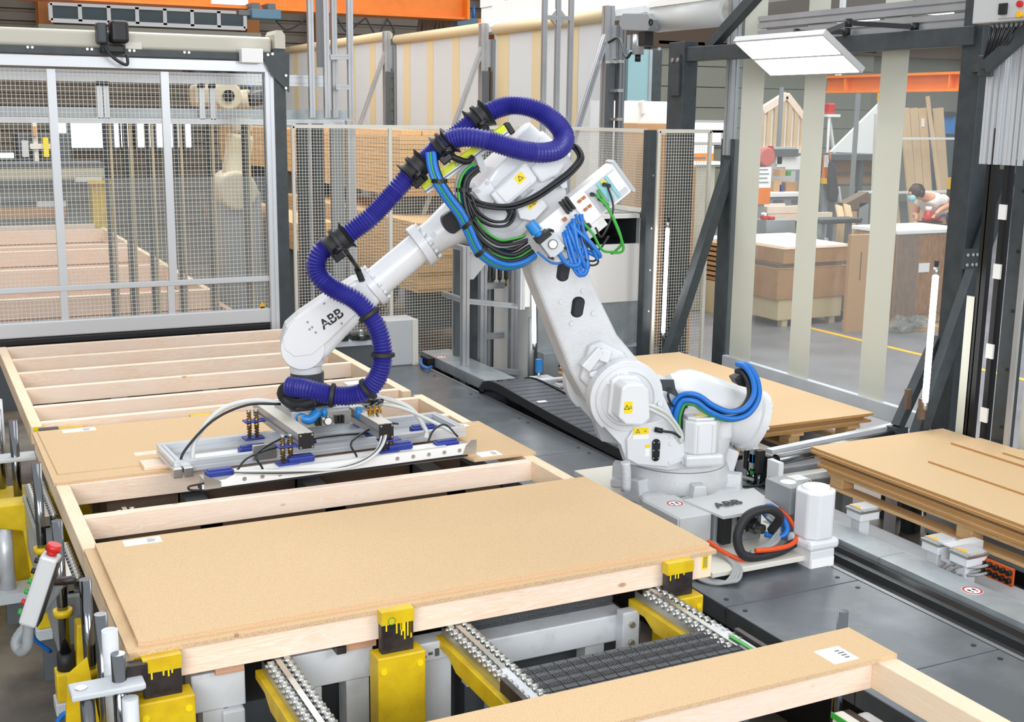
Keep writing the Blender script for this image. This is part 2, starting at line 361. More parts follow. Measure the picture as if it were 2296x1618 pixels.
# crane end carriage bits right of the girder
t = thing('crane_end_truck', 'orange and blue crane end truck beyond the girder end', 'crane part', (11.188, 24.5, 4.919))
p = (11.031, 24.5, 4.82); B().box(p[0]-.3, p[0]+.2, 24.3, 24.7, p[2]-.05, p[2]+.12).build('truck_body', 'hoist_blue', t, bev=.02)
p = (11.314, 24.5, 4.86); B().box(p[0]-.1, p[0]+.25, 24.3, 24.7, p[2]-.06, p[2]+.08).build('buffer', 'orange', t, bev=.02)
p = (11.208, 24.5, 5.076); B().cyl((p[0], 24.5, p[2]-.2), (p[0], 24.5, p[2]+.15), .03).build('lamp_stalk', 'cable_blue', t)
# dark bundle of hanging cables behind the girder end
t = thing('cable_bundle', 'dark bundle of cables hanging at the orange girder end', 'cables', (10.365, 25.0, 4.543))
for k in range(12):
    p = (9.904, 25.0, 4.893); q = (10.625, 25.0, 4.599); x = p[0]+(q[0]-p[0])*k/11
    B().tube([(x, 24.28, zb+.03), (x+.05*math.sin(k), 24.4, p[2]-.3), (x+.1*math.sin(k*3), 24.45, p[2]-.75-.05*(k % 3))], .05, 6).build('cable', 'dust_brown', t)

# ---------- timber wall elements on the line ----------
XL, XR = .62, 3.29
def sticker(parent, x0, x1, y0, y1, z, marks=True, rz=0):
    s = B().box(x0, x1, y0, y1, z, z+.0012).build('label_sticker', 'paper', parent)
    if marks:
        b = B()
        for k in range(4): b.box(x0+(x1-x0)*.62, x0+(x1-x0)*(.8+.03*(k % 3)), y0+(y1-y0)*(.2+.16*k), y0+(y1-y0)*(.27+.16*k), z+.0012, z+.0016)
        b.build('print_lines', 'grey_dark', s)
    return s
def rimbeam(parent, x0, x1, y0, y1, z0=.815, z1=.935, name='rim_beam', mat='wood_y'):
    return B().box(x0, x1, y0, y1, z0, z1).build(name, mat, parent, bev=.003, seg=1)
# element A, nearest finished bay
tA = thing('timber_wall_element', 'timber wall element with two chipboard panels under the gripper', 'wall element', (1.95, 6.2, .815))
rimbeam(tA, XL, XL+.07, 4.45, 8.0); rimbeam(tA, XR-.07, XR, 4.45, 8.06)
for y in (4.45, 5.05, 5.62, 6.17, 6.78, 7.4, 7.95):
    rimbeam(tA, XL+.07, XR-.07, y, y+.06, name='stud', mat='wood_x')
def panel(parent, outline, z0, z1, name='chipboard_panel'):
    p = B().prism(outline, 'z', z1-.0015, z1).build(name, 'chipboard', parent)
    k = len(outline); B().prism(outline, 'z', z0, z1-.0015).build('panel_edge', 'chip_edge', p)
    return p
panel(tA, [(XL, 4.43), (1.02, 4.43), (1.022, 4.45), (1.035, 4.45), (1.037, 4.43), (XR+.01, 4.43), (XR+.01, 5.66), (XL, 5.66)], .935, .954)
panel(tA, [(XL+.045, 4.475), (XR+.0, 4.475), (XR+.0, 5.66), (XL+.05, 5.66)], .954, .974)
panel(tA, [(XL-.01, 6.8), (2.2, 6.8), (2.2, 7.98), (XL-.01, 7.98)], .935, .951)
panel(tA, [(XL+.03, 6.95), (2.2, 6.95), (2.2, 7.97), (XL+.02, 7.97)], .951, .957)
panel(tA, [(2.9, 6.29), (XR+.02, 6.29), (XR+.02, 7.0), (2.75, 7.0)], .935, .951)
panel(tA, [(2.75, 7.005), (XR+.02, 7.005), (XR+.02, 7.12), (2.75, 7.12)], .935, .951)
rimbeam(tA, 1.1, 2.9, 6.85, 7.0, .935, .97, 'batten', 'wood_x')
rimbeam(tA, 1.1, 2.9, 7.15, 7.22, .935, .96, 'batten', 'wood_x')
sticker(tA, .79, .96, 5.56, 5.64, .974); sticker(tA, .78, .98, 7.86, 7.94, .957); sticker(tA, 2.96, 3.1, 6.32, 6.42, .951); sticker(tA, 3.02, 3.2, 7.02, 7.08, .951)
for x in (XL+.02, XR-.055):
    s = B().box(x, x+.032, 4.447, 4.45, .86, .932).build('yellow_tag', 'yellow_clean', tA)
    for k in range(3): B().box(x+.006+.008*k, x+.009+.008*k, 4.4462, 4.447, .868, .922).build('print_lines', 'grey_dark', s)
# element B behind it
tB = thing('timber_wall_element', 'open timber wall frame of bare studs in front of the mesh gate', 'wall element', (1.95, 9.7, .815))
rimbeam(tB, XL, XL+.07, 8.2, 11.16); rimbeam(tB, XR-.1, XR-.03, 8.2, 11.16)
for y in (8.27, 8.74, 9.35, 9.95, 10.52, 11.08): rimbeam(tB, XL+.07, XR-.1, y, y+.055, name='stud', mat='wood_x')
B().box(XL+.015, XL+.07, 8.197, 8.2, .88, .93).build('yellow_tag', 'yellow_clean', tB)
# element C in the foreground
tC = thing('timber_wall_element', 'timber wall element with a narrow chipboard strip beside the steel deck', 'wall element', (2.4, 2.9, .815))
rimbeam(tC, XR-.12, XR-.03, 1.4, 3.46); rimbeam(tC, -.2, XR-.12, 3.24, 3.3, name='stud', mat='wood_x')
panel(tC, [(-.2, 3.21), (XR-.03, 3.21), (XR-.03, 3.48), (-.2, 3.48)], .935, .953)
sticker(tC, 2.98, 3.1, 3.24, 3.36, .953)
rimbeam(tC, -.2, XR-.12, 2.0, 2.06, name='stud', mat='wood_x')

# ---------- line machinery ----------
def wheel(parent, c):
    pass
def roller_rail(label, x, y0, y1, z, bracket=True, pitch=.047):
    t = thing('roller_rail', label, 'roller rail', (x, (y0+y1)/2, z-.05), group='roller rails of the line')
    B().box(x-.012, x+.012, y0, y1, z-.05, z+.012).box(x-.05, x+.05, y0, y1, z-.05, z-.042).box(x-.052, x-.046, y0, y1, z-.05, z-.01).box(x+.046, x+.052, y0, y1, z-.05, z-.01).build('channel', 'zinc', t)
    first = None; k = int((y1-y0-.03)/pitch)
    for i in range(k):
        for sx, off in ((-.036, 0), (.036, pitch/2)):
            y = y0+.025+i*pitch+off
            if y > y1-.01: continue
            if first is None:
                first = B().cyl((x-.013, y, z), (x+.013, y, z), .0195, n=14).cyl((x-.024, y, z), (x+.024, y, z), .009, n=6).build('roller', 'zinc', t)
                fx, fy = x, y; first.location = (sx, 0, 0)
            else: copy_part(first, (sx-first.location.x, y-fy, 0), t)
    if bracket:
        b = B().prism([(y0-.02, z-.05), (y1+.02, z-.05), (y1+.02, z-.09), (y1-.12, z-.09), (y1-.2, z-.13), (y0-.02, z-.13)], 'x', x-.075, x+.03)
        b.build('bracket', 'yellow', t, bev=.004)
    return t
r1 = [(1.193, 4.341, 0.815), (1.227, 3.861, 0.815)]; r2 = [(1.977, 4.385, 0.815), (1.956, 3.839, 0.815)]; r3 = [(2.951, 4.407, 0.815), (2.922, 3.884, 0.815)]
roller_rail('roller rail between the drip-painted and the corner yellow stop', r1[0][0], 3.55, 4.5, .80)
roller_rail('roller rail beside the drip-painted yellow stop, at the near end of the belt conveyor', r2[0][0], 3.62, 4.5, .80)
roller_rail('roller rail on the yellow bracket next to the steel deck', r3[0][0], 3.78, 4.5, .80)
for y, lab in ((5.965, 'roller rail outside the frame, next to the control pendant'), (7.02, 'roller rail outside the frame below the far chipboard panel'), ):
    roller_rail(lab, .555, y-(.3 if y < 6.5 else .36), y+(.27 if y < 6.5 else .34), .80, bracket=False)
for k, (x, y, lab) in enumerate(((.95, 6.5, 'small roller rail inside the frame by the knotty stud'), (.95, 5.9, 'small roller rail under the open bay next to the label sticker'), (.9, 9.1, 'small roller rail between bare studs near the rim'), (1.25, 9.1, 'small roller rail between bare studs, second from the rim'), (1.6, 9.1, 'small roller rail between bare studs, third from the rim'), (.85, 9.7, 'small roller rail two bays behind the yellow tag'))):
    t = roller_rail(lab, x, y-.12, y+.16, .80, bracket=False)
# under-frame beams
def beam(name, label, x0, x1, y0, y1, z0, z1, mat='white_steel', extra=None):
    t = thing(name, label, 'beam', ((x0+x1)/2, (y0+y1)/2, z0))
    B().box(x0, x1, y0, y1, z0, z1).build('beam_body', mat, t, bev=.006)
    return t
xr1, xr2, xr3 = r1[0][0], r2[0][0], r3[0][0]
t = beam('support_beam', 'short white support beam next to the yellow corner stop', .86, xr1-.12, 4.5, 4.62, .62, .78)
B().box(.95, xr1-.13, 4.47, 4.6, .78, .812).build('plywood_pad', 'plywood', t); B().box(.9, 1.0, 4.5, 4.6, 0, .62).build('leg', 'white_steel', t)
B().box(xr1-.22, xr1-.13, 4.47, 4.6, .5, .62).build('foot_block', 'white_steel', t, bev=.01); B().box(xr1-.22, xr1-.13, 4.49, 4.6, 0, .5).build('leg', 'white_steel', t)
t = beam('support_beam', 'white support beam between the roller rail and the drip-painted stop', xr1+.03, 1.62, 4.52, 4.64, .62, .775)
B().box(xr1+.28, 1.62, 4.48, 4.62, .775, .812).build('plywood_pad', 'plywood', t); B().box(xr1+.1, xr1+.2, 4.52, 4.62, 0, .62).build('leg', 'white_steel', t); B().box(1.5, 1.6, 4.52, 4.62, 0, .62).build('leg', 'white_steel', t)
B().bar((xr1+.27, 4.46, .79), (xr1+.27, 4.7, .79), .04, .03).build('guide_bar', 'steel_dark', t)
t = beam('support_beam', 'long white support beam below the dark belt edge', xr2+.09, xr3-.09, 4.5, 4.62, .56, .69)
B().box(xr2+.2, xr2+.3, 4.52, 4.6, 0, .56).build('leg', 'white_steel', t); B().box(xr3-.3, xr3-.2, 4.52, 4.6, 0, .56).build('leg', 'white_steel', t)
for xx in (xr2+.04, xr3-.15):
    p = B().box(xx, xx+.09, 4.44, 4.5, .52, .72).build('end_plate', 'white_steel', t, bev=.004)
    for zz in (.57, .66): B().cyl((xx+.045, 4.44, zz), (xx+.045, 4.425, zz), .016, n=6).build('bolt', 'zinc', p)
t = thing('transfer_belt', 'dark felt transfer belt under the near timber beam', 'belt', ((xr2+xr3)/2, 4.7, .66))
B().box(xr2+.1, xr3-.1, 4.6, 4.9, .70, .805).build('belt_band', 'belt', t, bev=.02); B().box(xr2+.12, xr3-.12, 4.64, 4.86, 0, .7).build('belt_support', 'grey_dark', t)
t = thing('lower_cross_beam', 'low worn white cross beam with legs between two roller rails', 'beam', ((xr2+xr3)/2, 4.15, 0))
pa = (2.02, 4.598, 0.45); pb = (3.032, 4.587, 0.45)
B().bar((pa[0], 4.15, .45), (pb[0], 4.15, .45), .12, .1).build('beam_body', 'white_steel', t, bev=.008)
for x in (pa[0]+.08, pb[0]-.1): B().box(x-.05, x+.05, 4.1, 4.2, 0, .4).build('leg', 'white_steel', t)
t = beam('junction_box', 'white scuffed junction box behind the drip-painted stop', 1.79, 1.97, 4.47, 4.57, .66, .745); tag(t, None, 'box'); t['category'] = 'box'
B().box(1.8, 1.96, 4.48, 4.56, 0, .66).build('box_stand', 'white_steel', t)
for k in range(4): B().box(1.82+.03*k, 1.84+.03*k, 4.468, 4.47, .68+.01*(k % 2), .69+.012*(k % 3)).build('scuff', 'grey_dark', t)
# dark machine bed below
t = thing('machine_bed', 'dark machine bed under the line between the legs', 'machine bed', (2, 5.5, 0))
B().box(.95, 3.1, 4.75, 11.0, .02, .5).build('bed_plate', 'grey_dark', t)
for y in (5.15, 5.75, 6.35, 6.95, 7.6, 8.5, 9.1, 9.7, 10.25, 10.8):
    B().box(.9, 3.1, y, y+.26, .5, .76).build('cross_bar', 'dust_brown', t)
for y in (5.45, 6.65, 7.2, 9.45, 10.5):
    for x in (1.3, 2.0, 2.75): B().box(x, x+.12, y-.3, y+.3, .5, .785).build('side_rail', 'grey_dark', t)
for k, (y, lab) in enumerate(((5.86, 'belt conveyor strip visible below the open bay'), (6.5, 'belt conveyor strip under the gripper bar'), (9.2, 'belt conveyor strip between the far studs near the wrist'), (9.8, 'belt conveyor strip below the knotty far stud'), (10.35, 'belt conveyor strip under the rearmost studs'))):
    t = thing('belt_strip', lab, 'conveyor belt', (2.4, y, .5))
    B().box(1.95, 3.1, y-.09, y+.09, .76, .80).build('belt_band', 'belt', t, bev=.012)
    B().box(1.9, 1.95, y-.1, y+.1, .74, .81).build('end_roller', 'white_steel', t, bev=.01); B().box(1.93, 3.1, y-.07, y+.07, .5, .76).build('belt_support', 'grey_dark', t)
# foreground belt conveyor with modules
def belt(label, x0, x1, y0, y1, z, n):
    t = thing('belt_conveyor', label, 'conveyor', ((x0+x1)/2, (y0+y1)/2, 0)); w = (x1-x0)/n; first = None
    for r in range(2):
        ya = y0+(y1-y0)*r/2; yb = y0+(y1-y0)*(r+1)/2
        for i in range(n):
            if first is None:
                bb = B().box(x0+.002, x0+w-.002, ya+.004, yb-.004, z-.03, z)
                for j in range(5):
                    for q in range(3): bb.box(x0+w*(.1+.18*j), x0+w*(.18+.18*j), ya+(yb-ya)*(.15+.28*q), ya+(yb-ya)*(.3+.28*q), z, z+.004)
                first = bb.build('belt_module', 'belt', t)
            else: copy_part(first, (i*w, r*(y1-y0)/2, 0), t)
    B().box(x0, x1, y0+.01, y1-.01, z-.1, z-.032).build('belt_bed', 'black', t); B().box(x0+.1, x0+.2, y0+.05, y1-.05, 0, z-.1).build('leg', 'grey_dark', t); B().box(x1-.2, x1-.1, y0+.05, y1-.05, 0, z-.1).build('leg', 'grey_dark', t)
    return t
f0 = (2.004, 3.71, 0.8); f1 = (2.957, 3.76, 0.8)
tb = belt('dark modular belt conveyor between the roller rails and the narrow chipboard strip', f0[0], f1[0], 3.52, 3.98, .805, 16)
for x in (f0[0]-.03, f1[0]+.03): B().box(x-.03, x+.02, 3.5, 4.0, .76, .815).build('end_guard', 'white_steel', tb, bev=.012)
for x in (f0[0]-.08, f1[0]+.07): B().box(x-.012, x+.012, 3.42, 3.9, .77, .825).build('guide_plate', 'steel_dark', tb)
B().box(f1[0]+.0, f1[0]+.02, 3.5, 3.86, .815, .82).build('green_edge', 'cable_green', tb)
tb = belt('dark modular belt conveyor under the foreground timber rim', 1.9, 2.88, 2.45, 2.95, .8, 14)
B().box(2.9, 2.95, 2.2, 3.15, .77, .82).build('end_guard', 'cream', tb, bev=.01); B().box(2.895, 2.9, 2.2, 3.15, .8, .822).build('green_edge', 'cable_green', tb)
t = thing('side_rail_beam', 'grey rail with clamp block inside the foreground timber frame', 'rail', (3.05, 2.6, 0))
B().box(2.99, 3.03, 1.8, 3.2, .7, .78).build('rail_plate', 'steel_dark', t); B().box(3.05, 3.12, 1.8, 3.2, .66, .76).build('rail_tube', 'white_steel', t, bev=.02, seg=3)
B().box(3.0, 3.15, 1.9, 2.5, 0, .66).build('rail_stand', 'grey_dark', t)
cl = B().box(3.0, 3.16, 2.35, 2.62, .76, .83).build('clamp_block', 'grey_paint', t, bev=.006)
for y in (2.42, 2.55): B().cyl((3.06, y, .83), (3.06, y, .85), .022, n=6).build('bolt', 'zinc', cl)
t = thing('pink_plank', 'pinkish plywood plank on the beam at the foreground roller rail', 'plank', (1.4, 3.6, .76))
B().box(.3, r2[1][0]-.09, 3.5, 3.68, .775, .83).build('plank_board', 'plywood', t); B().box(.3, 1.6, 3.52, 3.66, 0, .775).build('plank_stand', 'white_steel', t)
# steel rod tip standing on the deck side
t = thing('guide_pin', 'polished steel pin standing behind the narrow chipboard strip', 'pin', (3.3, 3.6, .5)); p = (3.209, 3.456, 0.96)
B().cyl((3.3, 3.56, .02), (3.3, 3.56, .985), .022).build('pin_rod', 'chrome', t)
# yellow height stops in front of the near beam
def stop(label, x0, x1, ztop, zbox, drip, corner=False):
    t = thing('height_stop', label, 'stop', ((x0+x1)/2, 4.36, 0), group='yellow stops at the near beam')
    y0 = 4.385
    s = B().box(x0, x1, y0, y0+.045, zbox-.1, ztop).build('slider_plate', 'steel_dark', t, bev=.005)
    B().box(x0-.0015, x1+.0015, y0-.0015, y0+.0465, ztop-.055, ztop+.001).build('paint_band', 'yellow', s)
    r = random.Random(drip)
    for k in range(9 if drip == 2 else 4):
        xx = x0+.01+(x1-x0-.02)*r.random(); B().box(xx, xx+.006, y0-.0013, y0, ztop-.055-(.075 if drip == 2 else .03)*r.uniform(.3, 1), ztop-.05).build('paint_drip', 'yellow_clean', s)
    B().box(x0-.03, x1+.04, y0-.035, y0+.07, .1, zbox).build('stop_housing', 'yellow', t, bev=.006)
    for (xx, zz) in ((x0-.005, zbox-.06), (x1+.015, zbox-.05)):
        B().cyl((xx, y0-.035, zz), (xx, y0-.039, zz), .014).build('bolt', 'yellow_clean', t)
    B().box(x0-.028, x1+.038, y0-.03, y0+.06, 0, .1).build('foot', 'grey_dark', t)
    return t
s1 = stop('yellow height stop at the timber corner with dark side lug', .665, .805, .937, .78, 1)
B().box(.575, .68, 4.375, 4.42, .865, .93).build('side_lug', 'steel_dark', s1, bev=.004)
s2 = stop('yellow height stop with long paint drips in the middle of the near beam', 1.61, 1.75, .955, .775, 2)
ring((1.653, 4.383, .915), (0, -1, 0), .014, .017, 'painted_ring', 'green', s2)
s3 = stop('yellow height stop with dark plate at the deck end of the near beam', 3.0, 3.14, .945, .78, 3)
B().prism([(3.62, .6), (4.3, .6), (4.3, .2), (4.1, .2)], 'x', 2.96, 2.98).build('side_web', 'yellow', s3)
# stops at the seam between element A and B
for x0, x1, lab in ((.70, .93, 'yellow and dark stop bar between the two timber elements near the rim'), (1.62, 1.76, 'yellow stop bar between the two timber elements in mid span')):
    t = thing('height_stop', lab, 'stop', ((x0+x1)/2, 8.12, 0), group='yellow stops at the far seam')
    B().box(x0, x1, 8.09, 8.15, .5, .93).build('slider_plate', 'yellow', t, bev=.004); B().box(x0-.04, x1+.04, 8.06, 8.18, 0, .5).build('stop_housing', 'yellow', t)
    if x0 < 1: B().box(x0-.04, x0+.08, 8.085, 8.155, .86, .932).build('side_lug', 'steel_dark', t)
# ---------- guide columns on the operator side ----------
def rod(b, x, y, z0, z1, r=.024): b.cyl((x, y, z0), (x, y, z1), r, n=20); return b
def lift_unit(label, y, ztop, x=.5, arm=True):
    t = thing('lift_column', label, 'lift column', (x, y, 0), group='lift columns along the operator side')
    rod(B(), x, y, .45, ztop).build('guide_rod', 'chrome', t)
    B().cyl((x, y, .44), (x, y, .52), .04).build('collar', 'rubber', t)
    B().prism([(x-.05, .3), (x+.08, .3), (x+.08, .66), (x+.05, .66), (x+.04, .44), (x-.05, .44)], 'y', y-.05, y+.05).build('yellow_bracket', 'yellow', t, bev=.008)
    B().box(x-.06, x+.08, y-.06, y+.06, .24, .3).build('foot_plate', 'grey_paint', t, bev=.005)
    B().cyl((x, y, .7), (x, y, .73), .042).build('yellow_ring', 'yellow', t); B().box(x-.03, x+.05, y-.03, y+.03, 0, .24).build('leg', 'grey_dark', t)
    return t
lift_unit('lift column with chrome rod beside the control pendant', 5.53, 1.15)
lift_unit('lift column with chrome rod behind the far panel corner', 6.42, 1.18)
lift_unit('lift column with chrome rod in front of the control pendant', 4.86, 1.11, .53)
t = thing('corner_clamp', 'white corner clamp with chrome rods and yellow base at the near timber corner', 'clamp', (.52, 4.5, 0))
b = B(); rod(b, .55, 4.6, .3, 1.06); b.build('guide_rod', 'chrome', t)
b = B(); rod(b, .575, 4.37, .3, .99, .026); b.build('guide_rod', 'chrome', t)
b = B(); rod(b, .455, 4.33, .2, .86, .026); b.build('guide_rod', 'steel', t)
B().cyl((.565, 4.48, .55), (.565, 4.48, 1.04), .03).build('air_cylinder', 'white_steel', t); B().cyl((.565, 4.48, .3), (.565, 4.48, .55), .02).build('cylinder_rod', 'steel', t)
pl = B().box(.40, .66, 4.30, 4.42, .862, .885).build('clamp_plate', 'grey_paint', t, bev=.006); B().cyl((.44, 4.36, .885), (.44, 4.36, .889), .022).build('bolt', 'zinc', pl)
B().box(.52, .66, 4.36, 4.44, .83, .862).build('clamp_jaw', 'grey_paint', t, bev=.005)
B().box(.36, .68, 4.22, 4.62, .42, .5).build('yellow_base', 'yellow', t, bev=.01); B().box(.42, .5, 4.3, 4.6, 0, .42).build('yellow_leg', 'yellow', t); B().prism([(.4, .5), (.54, .5), (.5, .86), (.42, .8)], 'y', 4.66, 4.68).build('yellow_gusset', 'yellow', t)
B().cyl((.6, 4.3, .5), (.6, 4.3, .84), .03).build('jaw_post', 'white_steel', t)
t = thing('far_clamp', 'white clamp with chrome rods and yellow base behind the far panel', 'clamp', (.45, 8.0, 0))
for x, y, z in ((.42, 8.15, 1.08), (.5, 7.95, 1.05), (.36, 8.3, 1.1)):
    b = B(); rod(b, x, y, .3, z, .026); b.build('guide_rod', 'chrome', t)
B().box(.2, .62, 7.9, 8.05, .79, .815).build('clamp_plate', 'grey_paint', t, bev=.006); B().cyl((.43, 8.25, .6), (.43, 8.25, 1.12), .035).build('air_cylinder', 'white_steel', t)
B().box(.14, .6, 7.6, 8.2, .45, .56).build('yellow_base', 'yellow', t, bev=.02); B().box(.25, .55, 7.65, 8.1, 0, .45).build('yellow_leg', 'yellow', t)
t = thing('air_actuator', 'silver air cylinder on yellow bracket at the far operator side', 'air cylinder', (.4, 7.3, 0))
B().prism([(.28, .72), (.56, .72), (.56, .2), (.5, .2), (.47, .55), (.28, .6)], 'y', 7.25, 7.4).build('yellow_bracket', 'yellow', t, bev=.01)
B().cyl((.37, 7.3, .2), (.37, 7.3, .58), .045).build('cylinder_tube', 'alu_bright', t); B().cyl((.37, 7.3, .58), (.37, 7.3, .66), .02).build('cylinder_rod', 'chrome', t); B().box(.3, .56, 7.2, 7.4, .14, .2).build('foot_plate', 'grey_paint', t); B().box(.35, .5, 7.24, 7.36, 0, .14).build('foot', 'grey_dark', t)
t = thing('yellow_housing', 'yellow lift housing at the far operator side behind the air cylinder', 'housing', (.2, 7.9, 0))
B().box(.1, .27, 7.55, 7.75, .1, .7).build('housing_body', 'yellow', t, bev=.02); B().box(.12, .25, 7.57, 7.73, 0, .1).build('foot', 'grey_dark', t)
for k, (y, lab) in enumerate(((5.96, 'grey side plate below the roller rail by the pendant'), (7.02, 'grey side plate below the far outer roller rail'))):
    t = thing('skirting_sheet', lab, 'sheet', (.5, y, 0)); B().box(.485, .5, y-.32, y+.32, .45, .745).build('plate_sheet', 'galv', t); B().box(.505, .61, y-.32, y+.32, .5, .745).build('plate_core', 'grey_mid', t, bev=.01)
    B().box(.51, .6, y-.3, y-.2, 0, .5).build('leg', 'grey_dark', t); B().box(.51, .6, y+.2, y+.3, 0, .5).build('leg', 'grey_dark', t)
# control pendant hung on its holder
pc = (0.36, 4.843, 1.104)
t = thing('control_pendant', 'grey handheld control pendant with red emergency button and coiled hose', 'pendant', pc)
Mp = Matrix.Translation(pc) @ Euler((0, math.radians(20), math.radians(-20))).to_matrix().to_4x4()
def pp(b, n, m, par=None, **k):
    return b.xf(Mp).build(n, m, par or t, **k)
body = pp(B().box(-.035, .035, -.04, .04, -.15, .15), 'pendant_body', 'grey_box', bev=.012)
pp(B().box(.036, .04, -.035, .035, -.14, .14), 'face_plate', 'black', body)
for k, m in enumerate(('black', 'black', 'green', 'green', 'red', 'green')): pp(B().cyl((-.035, 0, .11-.045*k), (-.052, 0, .11-.045*k), .012, n=10), 'push_button', m, body)
pp(B().cyl((.0, 0, .15), (.0, 0, .168), .02, n=14).cyl((0, 0, .168), (0, 0, .195), .03, .026, n=16), 'emergency_button', 'red', body)
ph = [pc[i]+d for i, d in enumerate((0, 0, 0))]
hp = [Mp @ V(0, 0, -.15), Mp @ V(.01, 0, -.2), Mp @ V(.02, 0, -.25), Mp @ V(.0, .02, -.285), Mp @ V(-.03, .05, -.25), Mp @ V(.02, .12, -.12), Mp @ V(.05, .14, 0)]
B().tube(hp, .021, 10, 14, rf=lambda i, k: 1+.09*(i % 2)).build('flexible_hose', 'grey_mid', t)
B().tube([Mp @ V(0, .04, .02), Mp @ V(.05, .12, 0), (.5, pc[1]+.1, pc[2]-.02)], .018, 8).build('holder_arm', 'steel_dark', t)
t = thing('floor_cable', 'thin mauve cable trailing along the operator side floor', 'cable', (0.588, 8.756, 0.02))
B().tube([(0.694, 9.098, 0.03), (0.58, 8.831, 0.03), (0.56, 8.493, 0.03), (0.581, 8.204, 0.03), (0.643, 7.999, 0.03), (0.636, 7.549, 0.03), (0.653, 7.027, 0.03), (0.634, 6.705, 0.03), (0.576, 6.369, 0.03), (0.585, 6.169, 0.03), (0.634, 6.039, 0.03)], .013, 6).build('cable_run', 'dust_brown', t)
t = thing('air_hose', 'blue air hose looping at the near corner clamp', 'hose', (.5, 4.7, .3)); B().tube([(.5, 4.66, .62), (.4, 4.75, .6), (.36, 4.72, .45), (.42, 4.6, .36), (.5, 4.56, .36)], .011, 8).build('hose_run', 'cable_blue', t)
t = thing('air_hose', 'blue air hose at the lift column by the pendant', 'hose', (.5, 6.0, .4)); B().tube([(.5, 6.07, .55), (.43, 5.95, .56), (.4, 6.02, .42), (.48, 6.07, .3)], .01, 8).build('hose_run', 'cable_blue', t)

# ---------- robot track: steel deck, rails, cable chain ----------
t = thing('steel_deck', 'scratched dark steel walk-on deck beside the robot track', 'deck', (4.04, 6.5, 0))
seams = [1.9, 2.82, 3.775, 4.73, 5.69, 6.64, 7.6, 8.59, 9.55, 10.55, 11.48]
for a, c in zip(seams, seams[1:]):
    p = B().box(3.6, 4.475, a+.003, c-.003, .485, .5).box(3.6, 3.612, a+.003, c-.003, .40, .485).build('deck_plate', 'deck', t, bev=.003, seg=1)
    for (x, y) in ((3.66, a+.08), (4.40, a+.08), (3.66, c-.08), (4.40, c-.08)): B().cyl((x, y, .5), (x, y, .503), .013, n=10).build('bolt', 'black', p)
B().box(3.75, 4.42, 1.9, 11.45, 0, .485).build('deck_substructure', 'black', t)
t = thing('track_rail', 'dark double rail of the robot track beside the deck', 'rail', (4.65, 6, 0))
B().box(4.49, 4.52, 2, 11.5, .3, .495).build('edge_rail', 'alu_dark', t); B().box(4.53, 4.66, 2, 11.5, .2, .3).build('trough_floor', 'black', t)
B().prism([(4.66, .2), (4.82, .2), (4.82, .47), (4.79, .47), (4.78, .44), (4.74, .44), (4.73, .4), (4.69, .4), (4.67, .33)], 'y', 2, 11.5).build('guide_rail', 'steel', t)
B().box(4.5, 4.82, 2, 11.5, 0, .2).build('rail_base', 'black', t)
def nostep(parent, x, y, z, r=.055):
    s = B().cyl((x, y, z), (x, y, z+.0012), r, n=28).build('no_step_sign', 'paper', parent)
    ring((x, y, z+.0012), (0, 0, 1), r*.76, r*.95, 'red_ring', 'red', s)
    for k in (-1, 1):
        b = B()
        for (dx, dy, a, c) in ((k*.3, .12, .17, .26), (k*.28, -.32, .13, .13)):
            b.add([(x+r*(dx+a*math.cos(q*.524)), y+r*(dy+c*math.sin(q*.524)), z+.0018) for q in range(12)], [list(range(12))])
        b.build('footprint', 'black', s)
    return s
t = thing('cover_plate', 'galvanised cover plate with no-step sign along the robot track', 'cover plate', (4.92, 4.5, 0))
p = B().box(4.83, 5.03, 2.2, 4.95, .49, .5).box(4.83, 4.835, 2.2, 4.95, .38, .49).build('plate_sheet', 'galv', t, bev=.002); nostep(p, 4.93, 4.36, .5)
p = B().box(4.83, 5.03, 4.955, 7.1, .49, .5).box(4.83, 4.835, 4.955, 7.1, .38, .49).build('plate_sheet', 'galv', t, bev=.002)
nsx = (4.918, 6.121, 0.5); nostep(p, 4.93, nsx[1], .5)
p = B().box(4.945, 5.1, 7.11, 9.75, .5, .51).box(4.945, 4.95, 7.11, 9.75, .38, .5).build('plate_sheet', 'galv', t, bev=.002)
B().box(4.86, 5.0, 2.2, 9.7, 0, .38).build('plate_support', 'grey_dark', t)
t = thing('cable_tray_cover', 'long raised galvanised tray cover at the far end of the track', 'tray cover', (4.8, 10.6, 0))
p = B().box(4.62, 4.93, 9.8, 11.35, .56, .57).box(4.62, 4.625, 9.8, 11.35, .47, .56).build('plate_sheet', 'galv', t, bev=.002); q = (4.687, 10.969, 0.57); nostep(p, q[0], q[1], .57, .06)
for y in (9.95, 10.6, 11.2): B().box(4.68, 4.74, y, y+.06, .2, .56).build('leg', 'alu_dark', t); B().box(4.84, 4.88, y, y+.06, .2, .56).build('leg', 'alu_dark', t)
